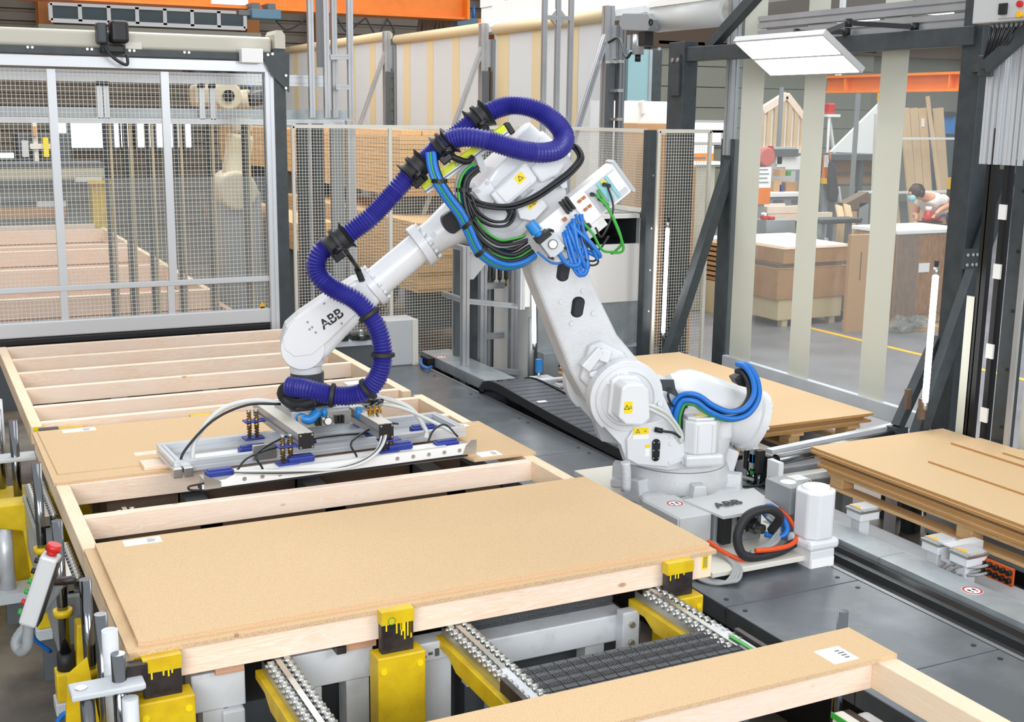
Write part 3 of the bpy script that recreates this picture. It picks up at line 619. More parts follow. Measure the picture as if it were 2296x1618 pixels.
# cable chain
t = thing('cable_chain', 'black segmented energy chain rolling along the robot track', 'energy chain', (4.72, 8.3, .3))
path = [(6.75, .545), (7.6, .555), (8.3, .575), (8.9, .6), (9.35, .615), (9.58, .58), (9.66, .49), (9.6, .39), (9.4, .345), (8.9, .335), (8.2, .33)]
P = crv([(0, a, c) for a, c in path], 10); L_ = 0.; nxt = 0.; pts = [P[0]]
for a, c in zip(P, P[1:]):
    d = (c-a).length
    while nxt+.105 <= L_+d: nxt += .105; pts.append(a+(c-a)*((nxt-L_)/d))
    L_ += d
for k, (a, c) in enumerate(zip(pts, pts[1:])):
    d = (c-a).normalized(); n = V(0, -d.z, d.y)
    if n.z < 0 and k < 20: n = -n
    m = (a+c)/2
    o = B().bar((4.715-.2, m.y, m.z), (4.715+.2, m.y, m.z), .092, .05, up=n).build('chain_link', 'chain_grey', t, bev=.004, seg=1)
    if k < 30:
        for sx in (-.208, .208): B().bar((4.715+sx, a.y, a.z), (4.715+sx, c.y, c.z), .014, .075, up=n).build('side_plate', 'black', o)
    if k in (9, 18): B().cbox((4.62 if k == 18 else 4.8, m.y, m.z+.026), (.08, .05, .003)).build('label_sticker', 'paper', o)
# ---------- carriage under the robot ----------
t = thing('robot_carriage', 'white robot carriage plate with drive motor and cable bay on the track', 'carriage', (4.2, 5.7, .5))
B().box(3.72, 4.5, 5.02, 5.6, .53, .56).build('base_plate', 'cream', t, bev=.004); B().box(3.98, 4.8, 5.6, 7.0, .52, .56).build('base_plate', 'cream', t, bev=.004)
B().box(4.36, 4.52, 5.0, 5.1, .49, .56).build('plate_lug', 'cream', t, bev=.004)
cab = B().box(3.74, 3.955, 5.37, 5.75, .56, .755).build('switch_box', 'grey_box', t, bev=.006)
B().box(3.728, 3.74, 5.375, 5.745, .575, .75).build('box_door', 'grey_box', cab, bev=.004); nostep(cab, 3.86, 5.6, .756, .05)
B().cyl((3.85, 5.37, .62), (3.85, 5.345, .62), .014, n=10).build('cable_gland', 'zinc', cab)
cv = B().add([(3.93, 5.62, .765), (4.42, 5.60, .78), (4.33, 5.25, .78), (3.96, 5.27, .765), (3.93, 5.62, .755), (4.42, 5.60, .77), (4.33, 5.25, .755), (3.96, 5.27, .75)], [(0, 1, 2, 3), (7, 6, 5, 4), (0, 3, 7, 4), (1, 5, 6, 2), (2, 6, 7, 3), (0, 4, 5, 1)]).build('cover_sheet', 'grey_box', t)
text('ABB', .1, basis((4.1, 5.42, .7785), (1, -.03, .03), (.05, 1, 0)), 'logo_lettering', 'black', t, local=False)
bay = B().box(3.97, 4.3, 5.36, 5.4, .56, .755).build('connector_panel', 'grey_mid', t, bev=.004)
B().box(4.12, 4.24, 5.31, 5.36, .63, .73).build('connector_housing', 'black', bay, bev=.012); B().box(3.985, 4.05, 5.30, 5.36, .58, .74).build('connector_housing', 'black', bay, bev=.01)
for (x, z) in ((4.14, .715), (4.22, .715), (4.14, .645), (4.22, .645)): B().cyl((x, 5.31, z), (x, 5.305, z), .008, n=8).build('screw', 'zinc', bay)
B().lathe([(0, .034), (.02, .034), (.022, .04), (.035, .04), (.037, .03), (.08, .028)], (4.2, 5.32, .66), (4.24, 5.2, .66), 18).build('metal_gland', 'steel', bay, auto=35)
mot = B().prism([(4.43+.1*c, 5.06+.1*s) for c, s in ((1, .5), (.5, 1), (-.5, 1), (-1, .5), (-1, -.5), (-.5, -1), (.5, -1), (1, -.5))], 'z', .66, .93).build('drive_motor', 'robot_white_clean', t, bev=.012)
B().cyl((4.43, 5.06, .93), (4.43, 5.06, .945), .085, .075, n=24).build('motor_cap', 'robot_white_clean', mot, auto=35)
B().box(4.325, 4.535, 4.955, 5.165, .60, .66).build('motor_flange', 'robot_white_clean', mot, bev=.02); B().box(4.345, 4.515, 4.97, 5.15, .44, .60).build('gearbox', 'robot_white_clean', mot, bev=.01); B().box(4.35, 4.51, 4.968, 4.97, .5, .55).build('rating_label', 'paper', mot)
B().box(4.36, 4.5, 5.19, 5.42, .74, .9).build('terminal_box', 'grey_mid', t, bev=.006); B().cyl((4.43, 5.3, .9), (4.43, 5.3, .902), .045, n=24).build('round_label', 'paper', t); B().box(4.4, 4.48, 5.22, 5.4, .56, .74).build('box_post', 'grey_mid', t); B().box(4.5, 4.62, 5.1, 5.4, .7, .84).build('gear_housing', 'robot_cast', t, bev=.03)
cz = [(3.765, 5.077, 0.62), (4.068, 5.329, 0.62), (4.003, 5.159, 0.62), (4.231, 5.214, 0.62)]
def carc(name, mat, r, pts): B().tube(pts, r, 10).build(name, mat, t)
carc('black_cable', 'rubber', .026, [(4.24, 5.19, .67), (4.22, 5.1, .78), (4.12, 5.08, .845), (4.0, 5.1, .82), (3.935, 5.1, .72), (3.95, 5.08, .62), (4.03, 5.07, .585), (4.2, 5.07, .59), (4.33, 5.1, .61)])
carc('orange_cable', 'cable_orange', .014, [(4.03, 5.06, .625), (4.15, 5.05, .62), (4.28, 5.06, .625), (4.35, 5.1, .66), (4.36, 5.2, .73), (4.34, 5.3, .76)])
carc('orange_cable', 'cable_orange', .013, [(3.86, 5.26, .64), (3.9, 5.16, .6), (3.95, 5.1, .578), (4.0, 5.08, .575)])
carc('blue_hose', 'cable_blue', .016, [(4.22, 5.22, .64), (4.27, 5.14, .645), (4.31, 5.14, .69), (4.3, 5.2, .76), (4.27, 5.26, .79), (4.25, 5.28, .75), (4.29, 5.22, .69), (4.33, 5.2, .66)])
for k in range(4): carc('grey_cable', 'cable_grey', .009, [(3.86+.02*k, 5.3, .62), (3.9, 5.15-.01*k, .575), (3.86+.015*k, 5.02, .56), (3.76+.02*k, 4.97-.01*k, .515+.004*k), (3.68+.02*k, 5.05, .51), (3.66, 5.2, .54)])
for k in range(3): carc('grey_cable', 'cable_grey', .011, [(4.0+.02*k, 5.07+.02*k, .6), (4.2, 5.1+.02*k, .63), (4.3, 5.2, .67+.02*k), (4.24, 5.24, .74+.02*k)])

# ---------- main robot ----------
# local frame: x towards the gripper, y towards the operator side, z up from the carriage
RB = thing('industrial_robot', 'large white six-axis robot arm with blue corrugated hose on the track', 'robot', (4.38, 6.35, .56), 2.90785)
def rp(b, name, mat='robot_white', par=None, bev=0., seg=2, auto=None, **k): return b.build(name, mat, par or RB, bev=bev, seg=seg, local=True, auto=auto, **k)
def circ(c, r, a0=0, a1=360, n=24): return [(c[0]+r*math.cos(math.radians(a0+(a1-a0)*i/(n-1))), c[1]+r*math.sin(math.radians(a0+(a1-a0)*i/(n-1)))) for i in range(n)]
def warn(par, p, x, y, w, h, two=False):
    """yellow warning sticker with black triangle in the plane x,y at p"""
    Mx = basis(p, x, y); s = B().box(-w/2, w/2, -h/2, h/2, 0, .0012).xf(Mx).build('warning_sticker', 'yellow_clean', par, local=True)
    def tri(cx, r):
        o = [(cx+r*math.sin(a), r*math.cos(a)-.12*r) for a in (0, 2.094, 4.189)]; i = [(cx+r*.66*math.sin(a), r*.66*math.cos(a)-.12*r) for a in (0, 2.094, 4.189)]
        b = B().add([(a, c, .0016) for a, c in o+i], [(k, (k+1) % 3, (k+1) % 3+3, k+3) for k in range(3)]); b.box(cx-.06*r, cx+.06*r, -.15*r, .25*r, .0012, .0016)
        b.xf(Mx).build('warning_triangle', 'black', s, local=True)
    tri(-w*.2 if two else 0, min(w, h)*.42)
    if two: tri(w*.28, min(w, h)*.26)
    return s
# base and turret
b = B().lathe([(0, .30), (.05, .30), (.06, .33), (.1, .345), (.16, .335), (.2, .32)], (0, 0, 0), (0, 0, 1), 40); base = rp(b, 'base_casting', 'robot_cast', auto=35)
for a in range(6):
    ang = math.radians(30+60*a); c, s = math.cos(ang), math.sin(ang)
    b = B().prism([(-.09, 0), (.09, 0), (.09, .05), (.05, .06), (.04, .15), (-.04, .15), (-.05, .06), (-.09, .05)], 'y', -.06, .06)
    b.xf(Matrix.Translation((c*.36, s*.36, 0)) @ Matrix.Rotation(ang, 4, 'Z') @ Matrix.Rotation(math.pi/2, 4, 'Z')); b.build('foot_lug', 'robot_cast', base, bev=.01, local=True)
b = B().box(-.34, .34, -.3, .3, 0, .07); b.build('base_flange', 'robot_cast', base, bev=.03, local=True)
tur = rp(B().lathe([(.2, .29), (.205, .315), (.25, .318), (.26, .305), (.27, .305), (.28, .325), (.36, .335), (.40, .33), (.42, .3)], (0, 0, 0), (0, 0, 1), 48), 'turret_ring', 'robot_white', auto=35)
B().lathe([(0, .024), (.012, .024)], (.02, .325, .33), (.02, .34, .33), 16).build('port_plug', 'grey_mid', tur, local=True)
B().tube([(0.496, 0.42, 0.333), (0.488, 0.42, 0.262), (0.485, 0.42, 0.149)], .03, 12, 4).build('cable_conduit', 'robot_cast', tur, local=True)
hc = 0.463, 0.702
hr = .235
low = [(0.228, 0.712), (0.12, 0.494), (0.003, 0.24), (0.182, 0.233), (0.447, 0.287), (0.494, 0.41), (0.606, 0.531)]
arc = circ(hc, hr, 200-360, 20, 30)
arc = [(hc[0]+hr*math.cos(math.radians(a)), hc[1]+hr*math.sin(math.radians(a))) for a in range(-40, 171, 7)]
# outline: hub arc (front, top, rear) then the lower web
arc2 = [(hc[0]+hr*math.cos(math.radians(a)), hc[1]+hr*math.sin(math.radians(a))) for a in range(-50, 161, 7)]
outl = arc2 + low[0:1] + low[1:]
sp = rp(B().prism(outl, 'y', .22, .32), 'shoulder_plate', 'robot_white', bev=.012, seg=3)
rp(B().prism(outl, 'y', -.32, -.22), 'shoulder_plate', 'robot_white', bev=.012)
rp(B().prism([(-.28, .38), (.45, .38), (.4, .55), (.15, .62), (-.1, .6), (-.28, .5)], 'y', -.24, .24), 'turret_body', 'robot_white', bev=.03, seg=3)
B().lathe([(0, .205), (.014, .2), (.016, .17), (.004, .165)], (hc[0], .32, hc[1]), (hc[0], .4, hc[1]), 40).build('hub_ring', 'robot_white', sp, local=True, auto=35)
lp = B().prism([(0.416, 0.53), (0.227, 0.569), (0.064, 0.304), (0.186, 0.259), (0.39, 0.287), (0.458, 0.325), (0.465, 0.447)], 'y', .32, .345).build('side_cover', 'robot_white_clean', sp, bev=.008, seg=2, local=True)
mo = [(0.565, 0.816), (0.532, 0.839), (0.428, 0.835), (0.396, 0.798), (0.381, 0.621), (0.43, 0.581), (0.533, 0.591), (0.58, 0.635)]
mt = B().prism(mo, 'y', .33, .52).build('axis_two_motor', 'robot_white_clean', sp, bev=.012, seg=2, local=True)
B().prism([((a-hc[0])*1.16+hc[0], (c-hc[1])*1.16+hc[1]) for a, c in mo], 'y', .32, .37).build('motor_flange', 'robot_white_clean', sp, bev=.01, local=True)
warn(mt, (0.522, 0.521, 0.698), (-1, 0, 0), (0, 0, 1), .05, .07, True); 
warn(lp, (0.377, 0.346, 0.501), (-1, 0, 0), (0, 0, 1), .10, .04, True)
q = (0.376, 0.346, 0.464); B().cbox(q, (.1, .002, .028)).build('pictogram_label', 'paper', lp, local=True)
q = (0.331, 0.346, 0.403); B().cbox(q, (.03, .002, .02)).build('small_sticker', 'yellow_clean', lp, local=True); B().cbox((q[0], q[1], q[2]-.04), (.028, .002, .05)).build('pictogram_label', 'paper', lp, local=True)
q = (0.277, 0.346, 0.377)
B().prism([(q[0]+.026*math.cos(a/12*math.pi*2), q[2]+(.045 if math.sin(a/12*math.pi*2) >= 0 else -.045)+.026*math.sin(a/12*math.pi*2)) for a in range(12)], 'y', .345, .355).build('oil_sight_glass', 'black_gloss', lp, local=True)
for u, v in ((-.016, .05), (.016, .05), (-.018, 0), (.018, 0), (-.016, -.05), (.016, -.05)): B().cyl((q[0]+u, .355, q[2]+v), (q[0]+u, .358, q[2]+v), .005, n=8).build('screw', 'zinc', lp, local=True)
for px in [(0.176, 0.346, 0.295), (0.087, 0.346, 0.287), (0.178, 0.346, 0.415), (0.26, 0.346, 0.667), (0.179, 0.346, 0.458)]: B().cyl((px[0], .335, px[2]), (px[0], .352, px[2]), .016, n=14).build('bolt', 'robot_white_clean', sp, local=True)
for px in [(0.59, 0.33, 0.816), (0.481, 0.33, 0.859), (0.402, 0.33, 0.823), (0.556, 0.33, 0.795)]: B().cyl((px[0], .32, px[2]), (px[0], .338, px[2]), .016, n=14).build('bolt', 'robot_white_clean', sp, local=True)
B().box(hc[0]+.005, hc[0]+.05, .325, .33, hc[1]+.145, hc[1]+.165).build('label_sticker', 'paper', sp, local=True)
B().tube([(0.284, 0.35, 0.506), (0.247, 0.37, 0.501), (0.178, 0.38, 0.489), (0.126, 0.36, 0.453)], .008, 8).build('sensor_cable', 'cable_black', sp, local=True); B().tube([(0.29, 0.35, 0.509), (0.245, 0.37, 0.501)], .016, 10, 3).build('cable_plug', 'black', sp, local=True)
for k, ps in enumerate(([(0.395, 0.45, 0.698), (0.326, 0.45, 0.675), (0.227, 0.42, 0.614), (0.127, 0.36, 0.496), (0.103, 0.34, 0.432)], [(0.401, 0.47, 0.683), (0.331, 0.45, 0.648), (0.24, 0.42, 0.592), (0.142, 0.36, 0.482), (0.11, 0.34, 0.413)])): B().tube(ps, .011, 8).build('motor_cable', 'cable_white', sp, local=True)
# axis one motor
mb = [(0.082, 0.291), (-0.145, 0.279)]; sa, sb = mb[1][0], mb[0][0]; zt = 0.551; zl = mb[0][1]
cx = (sa+sb)/2; w_ = (sb-sa)/2
oc = [(1, .45), (.6, 1), (-.6, 1), (-1, .45), (-1, -.45), (-.6, -1), (.6, -1), (1, -.45)]
m1 = rp(B().prism([(cx+w_*a, .28+w_*.95*c) for a, c in oc], 'z', zl+.05, zt), 'axis_one_motor', 'robot_white_clean', bev=.012)
B().prism([(cx+w_*.85*a, .28+w_*.8*c) for a, c in oc], 'z', zt, zt+.02).build('motor_cap', 'robot_white_clean', m1, bev=.008, local=True)
B().box(cx-w_*1.12, cx+w_*1.12, .28-w_, .28+w_*1.05, zl-.03, zl+.05).build('motor_flange', 'robot_white', m1, bev=.02, local=True)
B().cbox((cx+.01, .3, zt+.021), (.07, .05, .002)).build('warning_sticker', 'yellow_clean', m1, local=True)
for k in (-1, 1): B().box(cx+k*w_*.42-.006, cx+k*w_*.42+.006, .28+w_*.95, .28+w_*.95+.006, zl+.06, zt-.02).build('motor_rib', 'robot_white', m1, local=True)
# counterbalance cylinder
ca, cb = V(*(0.105, 0, 0.676)), V(*(-0.529, 0, 0.438))
cbl = rp(B().lathe([(0, .10), (.06, .15), (.12, .178), (.2, .185), ((cb-ca).length-.06, .185), ((cb-ca).length-.05, .205), ((cb-ca).length, .205), ((cb-ca).length+.012, .18)], ca, cb, 40), 'counterbalance_cylinder', 'robot_white', auto=30)
ax = (cb-ca).normalized(); fr = frames([ca, cb])[0]
for k in range(8):
    d = (fr[1]*math.cos(k*.785)+fr[2]*math.sin(k*.785))*.193; B().cyl(cb+d, cb+d+ax*.012, .012, n=8).build('bolt', 'robot_white_clean', cbl, local=True)
rp(B().prism([(-0.29, 0.296), (-0.419, 0.244), (-0.379, 0.091), (-0.318, 0.033), (-0.299, 0.111)], 'y', -.2, .05), 'cylinder_trunnion', 'robot_white', bev=.015)
rp(B().prism([(0.242, 0.687), (0.077, 0.74), (-0.016, 0.677), (0.041, 0.591), (0.222, 0.584)], 'y', -.2, .2), 'link_housing', 'robot_white', bev=.02)
# hose bracket and hoses on the cylinder
br = rp(B().prism([(-0.285, 0.773), (-0.381, 0.807), (-0.453, 0.787), (-0.458, 0.746), (-0.411, 0.701), (-0.312, 0.729)], 'y', .1, .2), 'hose_bracket', 'black', bev=.006)
rp(B().prism([(0.242, 0.805), (0.15, 0.801), (0.138, 0.745), (0.098, 0.675), (0.188, 0.724), (0.234, 0.737)], 'y', .27, .28), 'cable_bracket', 'anthracite', bev=.003)
rp(B().prism([(0.213, 0.655), (0.05, 0.642), (0.048, 0.611), (0.212, 0.623)], 'y', .25, .27), 'cable_bracket', 'anthracite', bev=.003)
def cab(ps, r, mat, name='cable', n=8, par=None): return rp(B().tube(ps, r, n), name, mat, par)
def bundle(ps, rad, specs, name='hose', twist=.6):
    P = crv(ps, 6); F = frames(P)
    for k, (r, mat, ang, d) in enumerate(specs):
        q = [P[i]+(F[i][1]*math.cos(ang+twist*i/len(P))+F[i][2]*math.sin(ang+twist*i/len(P)))*d*rad for i in range(0, len(P), 2)]
        rp(B().tube(q, r, 8, 4), name, mat)
bundle([(0.122, 0.26, 0.484), (0.124, 0.27, 0.587), (0.089, 0.28, 0.67), (0.017, 0.32, 0.68), (-0.065, 0.34, 0.624), (-0.186, 0.34, 0.576), (-0.302, 0.33, 0.591), (-0.377, 0.3, 0.673), (-0.388, 0.25, 0.762), (-0.358, 0.2, 0.83), (-0.328, 0.15, 0.838)], .03,
       [(.018, 'cable_blue', 0, 1), (.018, 'cable_blue', 1.6, 1), (.018, 'cable_black', 3.1, 1), (.018, 'cable_black', 4.6, 1), (.009, 'cable_green', 2.4, 1.2)], 'dress_hose')
for ps in [(-0.034, 0.4, 0.645), (-0.189, 0.4, 0.591), (-0.323, 0.4, 0.727)]:
    rp(B().lathe([(0, .052), (.012, .052)], V(*ps)-V(.006, 0, 0), V(*ps)+V(.006, 0, 0), 16), 'cable_tie', 'paper') if False else None
cab([(0.174, 0.3, 0.752), (0.197, 0.31, 0.713), (0.176, 0.3, 0.662), (0.151, 0.29, 0.635)], .008, 'cable_black')
# lower arm
la = [(1.042, 1.492), (1.008, 1.394), (0.894, 1.122), (0.774, 0.834), (0.661, 0.638), (0.538, 0.561), (0.365, 0.64), (0.266, 0.75), (0.315, 0.88), (0.369, 0.939), (0.477, 1.063), (0.586, 1.271), (0.698, 1.519), (0.767, 1.703), (0.848, 1.903), (0.952, 2.009), (1.074, 2.009), (1.148, 1.891), (1.111, 1.706)]
arm = rp(B().prism(la, 'y', -.15, .15), 'lower_arm', 'robot_cast', bev=.03, seg=3)
def oval(px, py, w, h, tilt, name, mat, par, t0, t1, n=20):
    c, s = math.cos(tilt), math.sin(tilt); pts = []
    for i in range(n):
        a = 2*math.pi*i/n; x = w*math.cos(a); y = h*math.sin(a)*.5+(h*.5 if math.sin(a) >= 0 else -h*.5)*.9
        pts.append((px+x*c-y*s, py+x*s+y*c))
    return B().prism(pts, 'y', t0, t1).build(name, mat, par, local=True)
for p in [(0.837, 1.47), (0.741, 1.247)]: oval(p[0], p[1], .04, .068, math.radians(8), 'opening_shade', 'black_gloss', arm, .13, .1515)  # flat black ovals imitate the shaded interior of the arm's holes
for p in [(0.837, 1.47), (0.741, 1.247)]: oval(p[0]-.008, p[1]-.004, .027, .056, math.radians(8), 'inner_cap', 'fabric_dark', arm, .1515, .152)
for p in [(0.708, 1.345), (0.846, 1.282), (0.639, 1.206), (0.776, 1.146)]: B().cyl((p[0], .15, p[1]), (p[0], .156, p[1]), .018, .016, n=16).build('cast_boss', 'robot_cast', arm, local=True)
for pl in ([(0.734, 0.896), (0.629, 1.012), (0.588, 0.975), (0.681, 0.856)], [(0.608, 1.004), (0.542, 0.979), (0.563, 0.907), (0.621, 0.926)], [(0.681, 0.856), (0.62, 0.87), (0.641, 0.818), (0.681, 0.828)]): B().prism(pl, 'y', .15, .24).build('stop_block', 'robot_white', arm, bev=.008, local=True)
B().prism([(0.732, 0.807), (0.674, 1.014), (0.596, 1.042), (0.45, 0.965), (0.388, 0.851), (0.531, 0.8), (0.644, 0.72)], 'y', .14, .2).build('arm_knuckle', 'robot_cast', arm, bev=.02, local=True)
# elbow housing
eh = rp(B().prism([(1.394, 1.934), (1.286, 2.087), (1.173, 2.185), (1.041, 2.199), (0.881, 2.221), (0.795, 2.089), (0.816, 2.041), (0.913, 1.96), (0.98, 1.826), (1.09, 1.714), (1.242, 1.734), (1.344, 1.828)], 'y', -.24, .24), 'elbow_housing', 'robot_white', bev=.03, seg=3)
ec = (1.231, 1.842)
B().lathe([(0, .18), (.05, .18), (.06, .165), (.062, .13), (.05, .12)], (ec[0], .2, ec[1]), (ec[0], .4, ec[1]), 36).build('elbow_gearbox', 'robot_white', eh, local=True, auto=35)
ec2 = (1.023, 1.924)
B().lathe([(0, .17), (.04, .17), (.05, .15)], (ec2[0], .2, ec2[1]), (ec2[0], .4, ec2[1]), 36).build('elbow_bearing', 'robot_white', eh, local=True, auto=35)
mbx = B().prism([(1.334, 1.939), (1.143, 2.108), (1.122, 2.116), (1.057, 2.028), (1.073, 2.007), (1.255, 1.86), (1.276, 1.866)], 'y', .2, .36).build('axis_four_motor', 'robot_white_clean', eh, bev=.012, local=True)
B().prism([(1.303, 1.958), (1.161, 2.083), (1.097, 2.013), (1.242, 1.892)], 'y', .36, .368).build('motor_cover', 'robot_white_clean', mbx, bev=.004, local=True)
X_ = [(1.303, 0.37, 1.958), (1.161, 0.37, 2.083)]; xd = V(*X_[1])-V(*X_[0]); 
warn(mbx, (1.165, 0.369, 2.036), xd, (xd.z, 0, -xd.x), .055, .05)
B().prism([(1.421, 1.953), (1.343, 2.034), (1.264, 1.928), (1.342, 1.851)], 'y', .22, .3).build('terminal_cover', 'robot_white_clean', eh, bev=.006, local=True)
B().prism([(1.178, 1.872), (1.063, 1.969), (0.986, 1.871), (1.07, 1.784), (1.15, 1.8)], 'y', .22, .33).build('lower_cover', 'robot_white_clean', eh, bev=.006, local=True)
warn(eh, (1.09, 0.331, 1.883), xd, (xd.z, 0, -xd.x), .05, .045); warn(eh, (1.066, 0.331, 1.898), xd, (xd.z, 0, -xd.x), .03, .03)
B().prism([(1.002, 2.152), (0.896, 2.183), (0.872, 2.101), (0.911, 2.05), (1.018, 1.999), (1.081, 2.086)], 'y', .1, .28).build('rear_cover', 'robot_white_clean', eh, bev=.015, local=True)
a_, b_ = V(*(1.085, -0.05, 2.277)), V(*(0.883, -0.05, 2.105))
B().lathe([(0, .085), (.01, .1), (.1, .1), (.105, .115), (.22, .115), (.225, .13), (.32, .13)], a_, b_, 28).build('axis_five_motor', 'robot_cast', eh, local=True, auto=35)
B().prism([(0.941, 2.04), (0.909, 2.065), (0.871, 2.024), (0.864, 1.978), (0.892, 1.973), (0.925, 2.009)], 'y', .25, .3).build('clamp_tab', 'alu_bright', eh, local=True)
for p in [(1.394, 0.3, 1.958), (1.343, 0.3, 2.004), (1.332, 0.3, 1.882), (1.295, 0.3, 1.928)]: B().cyl((p[0], .3, p[2]), (p[0], .305, p[2]), .012, n=10).build('screw', 'grey_box', eh, local=True)
# forearm
f0, f1, f2, f3 = (V(*p) for p in [(1.298, 0, 1.881), (1.683, 0, 1.612), (1.976, 0, 1.376), (2.146, 0, 1.251)])
fax = (f1-f0).normalized()
L1 = (f1-f0).length; L2 = (f2-f1).length
fa = rp(B().lathe([(0, .15), (.12, .145), (L1-.12, .105), (L1-.03, .10)], f0, f1, 32), 'forearm_casting', 'robot_white', auto=40)
B().lathe([(0, .1), (.002, .135), (.055, .135), (.06, .12)], f1-fax*.04, f1+fax*.06, 32).build('flange_ring', 'robot_white', fa, local=True, auto=30)
fd = (f2-f1).normalized(); u0, v0 = frames([f1, f2])[0][1:]
for k in range(12):
    d = (u0*math.cos(k*.524)+v0*math.sin(k*.524))*.118; B().cyl(f1-fax*.04+d, f1-fax*.065+d, .012, n=8).build('bolt', 'robot_white_clean', fa, local=True)
tb_ = rp(B().lathe([(0, .095), (L2, .095)], f1, f2, 32), 'forearm_tube', 'robot_white_clean', auto=40)
B().lathe([(0, .1), (.002, .13), (.045, .13), (.05, .12)], f2-fd*.03, f2+fd*.05, 32).build('flange_ring', 'robot_white', tb_, local=True, auto=30)
for k in range(12):
    d = (u0*math.cos(k*.524)+v0*math.sin(k*.524))*.115; B().cyl(f2-fd*.03+d, f2-fd*.05+d, .01, n=8).build('bolt', 'robot_white_clean', tb_, local=True)
oc_ = (1.504, 1.774)
oa = math.atan2(fax.z, fax.x)
oval(oc_[0], oc_[1], .062, .075, oa-math.pi/2, 'access_cover', 'black', fa, .08, .142)
oc_ = (1.624, 1.69); oval(oc_[0], oc_[1], .014, .02, oa-math.pi/2, 'cast_pad', 'robot_white', fa, .06, .106)
wr = rp(B().prism([(1.995, 1.457), (1.934, 1.295), (2.02, 1.221), (2.136, 1.103), (2.243, 0.984), (2.336, 0.927), (2.455, 0.931), (2.513, 0.992), (2.522, 1.073), (2.489, 1.166), (2.414, 1.231), (2.237, 1.347), (2.091, 1.432)], 'y', -.115, .115), 'wrist_casting', 'robot_white', bev=.03, seg=3)
cov = B().prism([(2.079, 1.327), (2.049, 1.268), (2.251, 1.075), (2.344, 0.998), (2.447, 0.988), (2.507, 1.038), (2.511, 1.101), (2.479, 1.161), (2.421, 1.225), (2.234, 1.341)], 'y', .115, .132).build('wrist_cover', 'robot_white_clean', wr, bev=.006, local=True)
for p in [(2.367, 0.133, 1.193), (2.341, 0.133, 1.163), (2.321, 0.133, 1.131), (2.356, 0.133, 1.151), (2.269, 0.133, 1.301), (2.17, 0.133, 1.18)]: B().cyl((p[0], .132, p[2]), (p[0], .135, p[2]), .007, n=10).build('screw', 'grey_mid', cov, local=True)
c0, c1 = [(2.276, 0.1335, 1.175), (2.179, 0.1335, 1.241)]; xd = V(*c1)-V(*c0)
text('ABB', .082, basis(((c0[0]+c1[0])/2, .1325, (c0[2]+c1[2])/2), xd, (xd.z, 0, -xd.x)), 'logo_lettering', 'black', cov)
bs = basis(((c0[0]+c1[0])/2, .1342, (c0[2]+c1[2])/2), xd, (xd.z, 0, -xd.x))
B().box(-.09, .09, -.002, .002, 0, .0006).xf(bs).build('letter_slit', 'robot_white_clean', cov, local=True)
wc = (2.397, 1.037)
B().lathe([(0, .13), (.012, .125)], (wc[0], .115, wc[1]), (wc[0], .2, wc[1]), 32).build('wrist_disc', 'robot_white_clean', wr, local=True, auto=35)
fl = [(2.376, 0, 0.961), (2.384, 0, 0.836)]
B().lathe([(0, .11), (.04, .11), (.05, .095), (.09, .095), (.1, .08), (.14, .08)], fl[0], (fl[0][0], fl[0][1], fl[0][2]-.2), 32).build('tool_flange', 'robot_white', wr, local=True, auto=35)
# lime dress-pack rail
ra, rb = V(*(1.71, 0.3, 1.966)), V(*(1.233, 0.3, 2.302)); rd = (rb-ra).normalized(); rn = V(-rd.z, 0, rd.x)
if rn.z < 0: rn = -rn
rl = rp(B().bar(ra-rn*.005, rb-rn*.005, .06, .05, up=rn), 'dress_pack_rail', 'alu_bright', bev=.003)
B().bar(ra+rn*.025, rb+rn*.025, .058, .022, up=rn).build('lime_cover', 'lime', rl, local=True); B().bar(ra+rn*.014+V(0, .031, 0), rb+rn*.014+V(0, .031, 0), .003, .022, up=rn).build('lime_cover', 'lime', rl, local=True)
B().bar(ra-rn*.01+V(0, .031, 0), rb-rn*.01+V(0, .031, 0), .003, .006, up=rn).build('rail_slot', 'grey_dark', rl, local=True)
B().bar(rb, rb+rd*.035, .07, .07, up=rn).build('rail_end_cap', 'black', rl, local=True, bev=.008)
B().prism([(1.42, 2.157), (1.384, 2.169), (1.352, 2.077), (1.388, 2.062)], 'y', .2, .34).build('rail_bracket', 'alu', rl, local=True)
tm = ra+(rb-ra)*.42+rn*.004+V(0, .0335, 0); text('or', .05, basis(tm+rn*.012, rd, rn), 'rail_lettering', 'grey_mid', rl)
